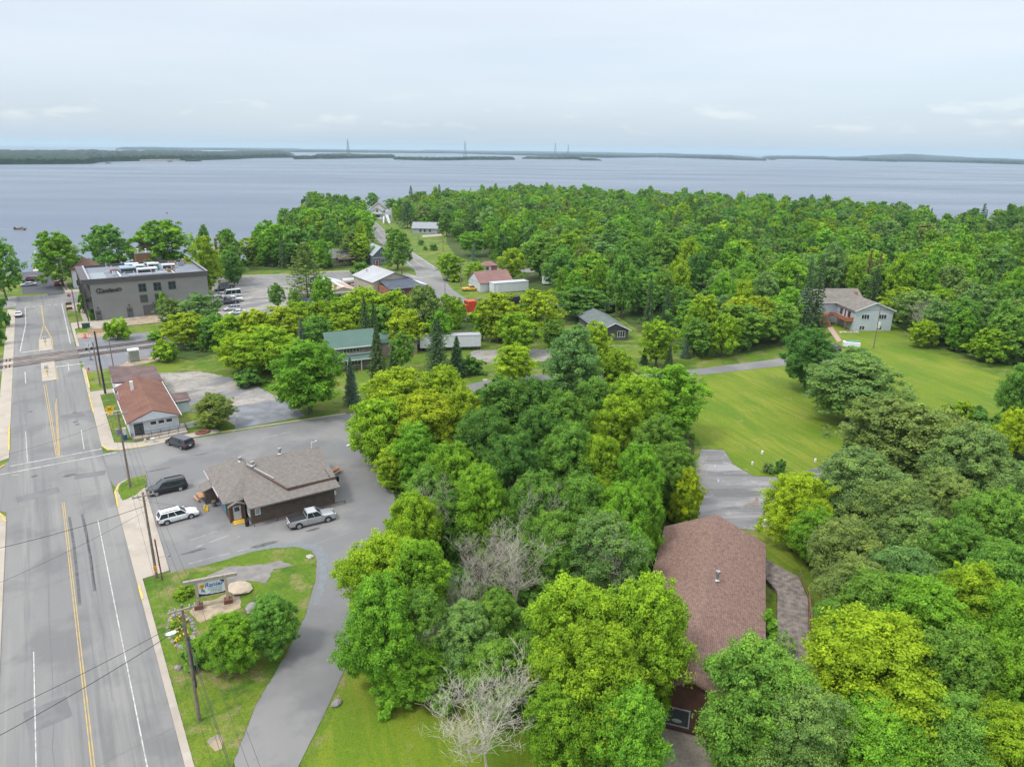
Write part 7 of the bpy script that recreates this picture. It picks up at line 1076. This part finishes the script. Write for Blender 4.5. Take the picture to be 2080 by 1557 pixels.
SIDES = [(1120, 'in the wood above the white barn'), (1200, 'in the wood above the maroon wagon'), (1300, 'in the wood by the rust brown wagon'), (1400, 'in the wood above the lone bend tree'), (1500, 'in the wood left of the bright yellow pair'), (1600, 'in the wood behind the bright yellow pair'), (1700, 'in the wood behind the twin spruces'), (1800, 'in the wood behind the blue house'), (1900, 'in the wood just right of the blue house'), (2000, 'in the wood above the far lawn'), (9999, 'in the wood at the right border')]
where = {'wood': 'in the big wood between the railway and the lake', 'shore': 'in the wooded strip between the parking street and the lake', 'rail': 'in the thicket along the railway'}
for (x, y, zone) in cand:
    kd, c, h, rad = forest_spec(x, y, zone)
    if kd == 'd' and (x*x+y*y) > 90000: kd, c = 'b', 'G'; rad = 4
    if nb < NEAR_N or zone == 'rail':
        nb += 1; px = 1040+FPX*(Vector((x, y, -CAM_H+h)).dot(cr))/(Vector((x, y, h-CAM_H)).dot(cf)); side = next(t_ for l_, t_ in SIDES if px < l_)
        size = 'tall' if h > 13.5 else ('low' if h < 11 else 'medium height'); kn = {'b': 'broadleaf tree', 's': 'spruce', 'd': 'leafless tree'}[kd]
        lab = (f'{size} {WORD[c]} {kn} ' if kd != 'd' else f'{size} grey leafless tree ')+(side if zone == 'wood' else 'in the strip between street and lake')
        plant(kd, Vector((x, y, 0)), h, rad, c, lab, 'trees of the wood seen singly '+zone)
    else: mass.append((x, y, kd if kd != 'd' else 'b', c, h, rad))
def wood_mass(name, items, protos, label, base_h, base_r):
    """one stuff object: points carrying rotation, scale and tint, with tree shapes instanced on them"""
    me = bpy.data.meshes.new(name); me.from_pydata([(i[0], i[1], 0) for i in items], [], [])
    def at(nm, ty, vals, prop='value'):
        a = me.attributes.new(nm, ty, 'POINT'); a.data.foreach_set(prop, np.array(vals, dtype=np.int32 if ty == 'INT' else np.float32).ravel())
    at('spin', 'FLOAT', [fr.uniform(0, 2*PI) for _ in items]); at('sz', 'FLOAT_VECTOR', [(i[5]/base_r, i[5]/base_r, i[4]/base_h) for i in items], 'vector'); at('tint', 'FLOAT_COLOR', [jit(COLS[i[3]], .19) for i in items], 'color'); at('pick', 'INT', [fr.randrange(len(protos)) for _ in items])
    o = bpy.data.objects.new(name, me); COL.objects.link(o); tag(o, label, kind='stuff')
    coll = bpy.data.collections.new('tree_shapes_'+name)
    for j, (cm, tm) in enumerate(protos):
        e = bpy.data.objects.new('shape_%02d' % j, joined(cm, tm)); coll.objects.link(e)
    ng = bpy.data.node_groups.new('scatter_'+name, 'GeometryNodeTree'); ng.interface.new_socket('Geometry', in_out='INPUT', socket_type='NodeSocketGeometry'); ng.interface.new_socket('Geometry', in_out='OUTPUT', socket_type='NodeSocketGeometry')
    A = ng.nodes.new; L = ng.links.new; gi = A('NodeGroupInput'); go = A('NodeGroupOutput'); ip = A('GeometryNodeInstanceOnPoints'); ci = A('GeometryNodeCollectionInfo'); ci.inputs['Collection'].default_value = coll; ci.inputs['Separate Children'].default_value = True; ci.inputs['Reset Children'].default_value = True
    def na(nm, ty): q = A('GeometryNodeInputNamedAttribute'); q.data_type = ty; q.inputs['Name'].default_value = nm; return q
    sp_, sz_, pk_, ti_ = na('spin', 'FLOAT'), na('sz', 'FLOAT_VECTOR'), na('pick', 'INT'), na('tint', 'FLOAT_COLOR'); cx = A('ShaderNodeCombineXYZ'); L(sp_.outputs[0], cx.inputs[2])
    L(gi.outputs[0], ip.inputs['Points']); L(ci.outputs[0], ip.inputs['Instance']); ip.inputs['Pick Instance'].default_value = True; L(pk_.outputs[0], ip.inputs['Instance Index']); L(cx.outputs[0], ip.inputs['Rotation']); L(sz_.outputs[0], ip.inputs['Scale'])
    L(ip.outputs[0], go.inputs[0]); md = o.modifiers.new('scatter', 'NODES'); md.node_group = ng; return o
def joined(cm, tm):
    a = bpy.data.objects.new('a', cm.copy()); nv = len(cm.vertices); me = a.data
    bm_ = __import__('bmesh').new(); bm_.from_mesh(cm); nf = len(bm_.faces); bm_.from_mesh(tm); bm_.faces.ensure_lookup_table()
    for f in bm_.faces[nf:]: f.material_index = 1
    me2 = bpy.data.meshes.new('tree_shape'); bm_.to_mesh(me2); bm_.free(); me2.materials.append(LEAFI); me2.materials.append(BARK); bpy.data.objects.remove(a); return me2
bl_ = [m for m in mass if m[2] == 'b']; sp_l = [m for m in mass if m[2] == 's']
wood_mass('far_wood', bl_, [broad('far', k, True) for k in range(7)], 'broadleaf canopy of the big wood reaching to the lake', H0, R0)
wood_mass('far_conifers', sp_l, [spruce('far', k, True) for k in range(3)], 'scattered conifers deep in the big wood', 12, 2.6)
# undergrowth below and between the trees
und = []
for Zp, n in ((Z2, 900), ([(W(*q).x, W(*q).y) for q in [(41, 110), (38, 101), (35, 84), (28, 66), (24, 56), (30, 44), (44, 38), (57, 48), (66, 56), (84, 75), (96, 90), (84, 106), (66, 110)]], 230), ([(W(*q).x, W(*q).y) for q in [(70, 38), (74, 47), (88, 52), (104, 55), (140, 58), (150, 30), (110, -8), (64, -6), (54, 12), (62, 28)]], 260), (Z1, 200), ([(W(*q).x, W(*q).y) for q in [(17, 192), (40, 193), (75, 186), (100, 182), (128, 178), (128, 166), (104, 158), (84, 163), (50, 163), (27, 172)]], 170)):
    xs = [p[0] for p in Zp]; ys = [p[1] for p in Zp]; c = 0
    while c < n:
        x, y = fr.uniform(min(xs), max(xs)), fr.uniform(min(ys), max(ys))
        if not inpoly(x, y, Zp): continue
        c += 1
        if any((x-q.x)**2+(y-q.y)**2 < r*r for q, r in clear): continue
        Yt = y*CT-x*ST; Xt = x*CT+y*ST
        if Xt > 2 and Xt < 400 and 170 < Yt < 190 and abs(Yt-np.interp(Xt, [a for a, _ in RY], [b for _, b in RY])+1.8) < 5: continue
        und.append((x, y, 'u', fr.choices(['G', 'D', 'B', 'W', 'YG'], [3, 2.5, 2, 1, .8])[0], fr.uniform(1.2, 3.6), fr.uniform(1.2, 2.4)))
wood_mass('undergrowth', und, [shrub('far', k, True) for k in range(4)], 'bushy undergrowth beneath the trees', 2.5, 1.6)
# ------------------------------------------------------------------ far shores
def far_pt(px, py): return g(px, py, WATER_Z)
ISL = [  # name, shoreline pixels, depth m, tree height m, seed, colour
 ('mainland', [(-260, 339), (-60, 335.5), (0, 334.6), (60, 334.4), (120, 334), (165, 333.6), (185, 333.2), (205, 329.5), (250, 328), (330, 327.2), (420, 325.5), (480, 323.8), (520, 321.4), (600, 320.6)], 2500, 16, 1, 0),
 ('wooded_island', [(597, 324.2), (612, 323.6), (636, 323.4), (641, 323)], 300, 14, 3, 0), ('wooded_island', [(638, 322.4), (662, 323.2), (690, 322.6), (730, 321.8), (770, 321.4), (806, 321.6)], 1300, 15, 4, 0), ('wooded_island', [(800, 324.4), (822, 325.2), (870, 326.3), (922, 326), (960, 325), (1010, 325.3), (1046, 324.8)], 380, 14, 5, 0), ('wooded_island', [(1060, 322.8), (1085, 323.4), (1130, 324), (1172, 323.8), (1180, 326.2), (1222, 326.8)], 330, 14, 6, 0),
 ('far_mainland', [(560, 309.2), (700, 310), (845, 311.4), (915, 311.8), (960, 313.2), (1060, 316), (1230, 321), (1330, 320), (1420, 322.5), (1500, 325.5), (1557, 326.8)], 5200, 18, 7, 1), ('far_mainland', [(1545, 323), (1640, 323.4), (1700, 325.4), (1756, 327.4), (1800, 328.4), (1870, 329), (1960, 331), (2060, 334), (2300, 338)], 5200, 17, 8, 1), ('islet', [(1700, 326.2), (1712, 326.5)], 60, 10, 9, 1), ('islet', [(1804, 328.8), (1822, 329.2)], 60, 10, 10, 1), ('islet', [(216, 332.6), (224, 332.6)], 24, 5, 11, 0), ('islet', [(342, 329), (348, 329)], 24, 7, 12, 0), ('islet', [(375, 328.4), (408, 328.2)], 60, 6, 13, 0), ('islet', [(1560, 325), (1578, 325.2)], 40, 5, 14, 1),
 ('far_mainland', [(235, 304.2), (300, 304.6), (400, 305), (620, 307.0)], 9000, 22, 15, 2), ('far_mainland', [(840, 308.4), (1000, 310), (1200, 313), (1400, 317)], 8000, 26, 16, 2)]
FM = [mat('distant_wood_%d' % i, c, .95, .35, s, col2=d) for i, (c, d, s) in enumerate([((.003, .018, .010), (.010, .042, .012), .05), ((.002, .014, .013), (.004, .024, .018), .02), ((.002, .014, .015), (.004, .02, .020), .01)])]
ILAB = {'mainland': 'wooded shore at the left across the lake', 'shore_wood': 'low wooded shore with a sandy clearing across the lake', 'wooded_island': 'low wooded island in the lake', 'far_mainland': 'long blue green wooded shoreline on the horizon', 'islet': 'tiny rocky islet with a few trees'}
for (nm, sh_, dep, th_, sd_, ci) in ISL:
    rng = np.random.default_rng(sd_); P_ = [far_pt(*q) for q in sh_]; lens = [0]
    for i in range(1, len(P_)): lens.append(lens[-1]+(P_[i]-P_[i-1]).length)
    nx = int(min(420, max(8, lens[-1]/9))); ny = int(min(46, max(5, dep/30))); f = np.linspace(0, lens[-1], nx); X = np.interp(f, lens, [p.x for p in P_]); Y = np.interp(f, lens, [p.y for p in P_]); u = np.linspace(0, 1, ny)**1.7
    V = []; ex = np.minimum(1, np.minimum(f, lens[-1]-f)/max(20, lens[-1]*.06))
    for j in range(ny):
        for i in range(nx):
            dv = Vector((X[i], Y[i])).normalized(); e_ = math.sqrt(max(0, ex[i])); dd = dep*u[j]*(.1+.9*e_)*(1+.25*math.sin(i*.11+sd_))
            jt = rng.uniform(-.4, .4)*9; z = WATER_Z if j == 0 else WATER_Z+.6+th_*(.62+.38*rng.random()**1.2)*min(1, .25+ex[i]*1.2)*(1+.12*math.sin(i*.05+sd_*2)); z = z if j < ny-1 else WATER_Z
            if ci == 0 and sd_ < 3 and j > 2: z += 7*u[j]*ex[i]*(1+.4*math.sin(i*.037)) if j < ny-1 else 0
            if ci and j > 3: z += 9*max(0, math.sin(i*.021+sd_))*u[j]*ex[i]
            if nm == 'far_mainland' and sd_ == 8: q = math.exp(-((i/nx-.60)/.10)**2); z += 42*q*(u[j])*(j < ny-1)
            V.append((X[i]+dv.x*dd+(jt if 0 < j < ny-1 else 0), Y[i]+dv.y*dd+(jt if 0 < j < ny-1 else 0), z))
    F_ = [(j*nx+i, j*nx+i+1, (j+1)*nx+i+1, (j+1)*nx+i) for j in range(ny-1) for i in range(nx-1)]
    b = MB(); b.add(V, F_); o = b.build('distant_forest', FM[ci]); tag(o, ILAB[nm], kind='stuff')
    b = MB(); q = [(p.x, p.y) for p in P_]; q2 = [(p.x*1.004, p.y*1.004) for p in reversed(P_)]; b.prism([(p.x*.9985, p.y*.9985) for p in P_]+q2, WATER_Z-.4, WATER_Z+.7); tag(b.build('island', mat('shore_rock', (.30, .29, .24), .9, .3, .05)), 'rocky waterline of a far shore', kind='structure')
b = MB(); r_ = random.Random(4)
a = [far_pt(250, 325.2), far_pt(272, 323.4), far_pt(300, 322.9), far_pt(330, 322.6), far_pt(360, 323.4), far_pt(395, 325), far_pt(330, 326.9), far_pt(285, 327)]
b.prism([(p.x*.978, p.y*.978) for p in a], WATER_Z, WATER_Z+5.5); tag(b.build('sand_bank', mat('pale_sand', (.50, .44, .36), .9, .2, .02)), 'pale sandy clearing on the far left shore', kind='structure')
def tower(px, ty, d, label):
    dr = g(px, 340, 0)-Vector((0, 0, CAM_H)); dr.z = 0; p = dr.normalized()*d; p.z = 5; h = solve_h(p, ty)-5; t = thing('lattice_tower', label, 'tower', p, 0, 'lattice towers on the far shore'); wd = h*.105; b = MB(); n = 10; m = mat('tower_steel', (.16, .17, .18), .6)
    c = [[Vector((sx*wd*(1-f*.93), sy*wd*(1-f*.93), f*h)) for sx, sy in ((-1, -1), (1, -1), (1, 1), (-1, 1))] for f in [i/n for i in range(n+1)]]
    for i in range(n):
        for k in range(4): b.tube(c[i][k], c[i+1][k], .85, n=4); b.tube(c[i][k], c[i+1][(k+1) % 4], .26, n=3); b.tube(c[i+1][k], c[i+1][(k+1) % 4], .26, n=3)
    b.build('lattice', m, t); part('mast', t, m, lambda b: b.tube((0, 0, h), (0, 0, h*1.06), .5, n=5)); part('platform', t, m, lambda b: (b.box(-wd*.3, -wd*.3, h*.78, wd*.3, wd*.3, h*.79)))
for a in [(709, 283.5, 3600, 'leftmost and tallest lattice tower on the horizon'), (945, 287, 3700, 'second lattice tower from the left on the horizon'), (1127, 291, 4000, 'left tower of the close pair on the horizon'), (1153, 294, 4500, 'right, smaller tower of the close pair on the horizon')]: tower(*a)
# air: one closed volume round everything
HZ = 0.00007
hm = bpy.data.materials.new('haze_air'); hm.use_nodes = True; t = hm.node_tree; t.nodes.clear(); v = t.nodes.new('ShaderNodeVolumePrincipled'); v.inputs['Density'].default_value = HZ; v.inputs['Color'].default_value = (.60, .79, .93, 1); v.inputs['Anisotropy'].default_value = .1
o = t.nodes.new('ShaderNodeOutputMaterial'); t.links.new(v.outputs[0], o.inputs['Volume'])
b = MB(); b.box(-25000, -600, WATER_Z-4.5, 25000, 33000, 130); tag(b.build('haze', hm), 'thin summer haze over the lake', kind='stuff')
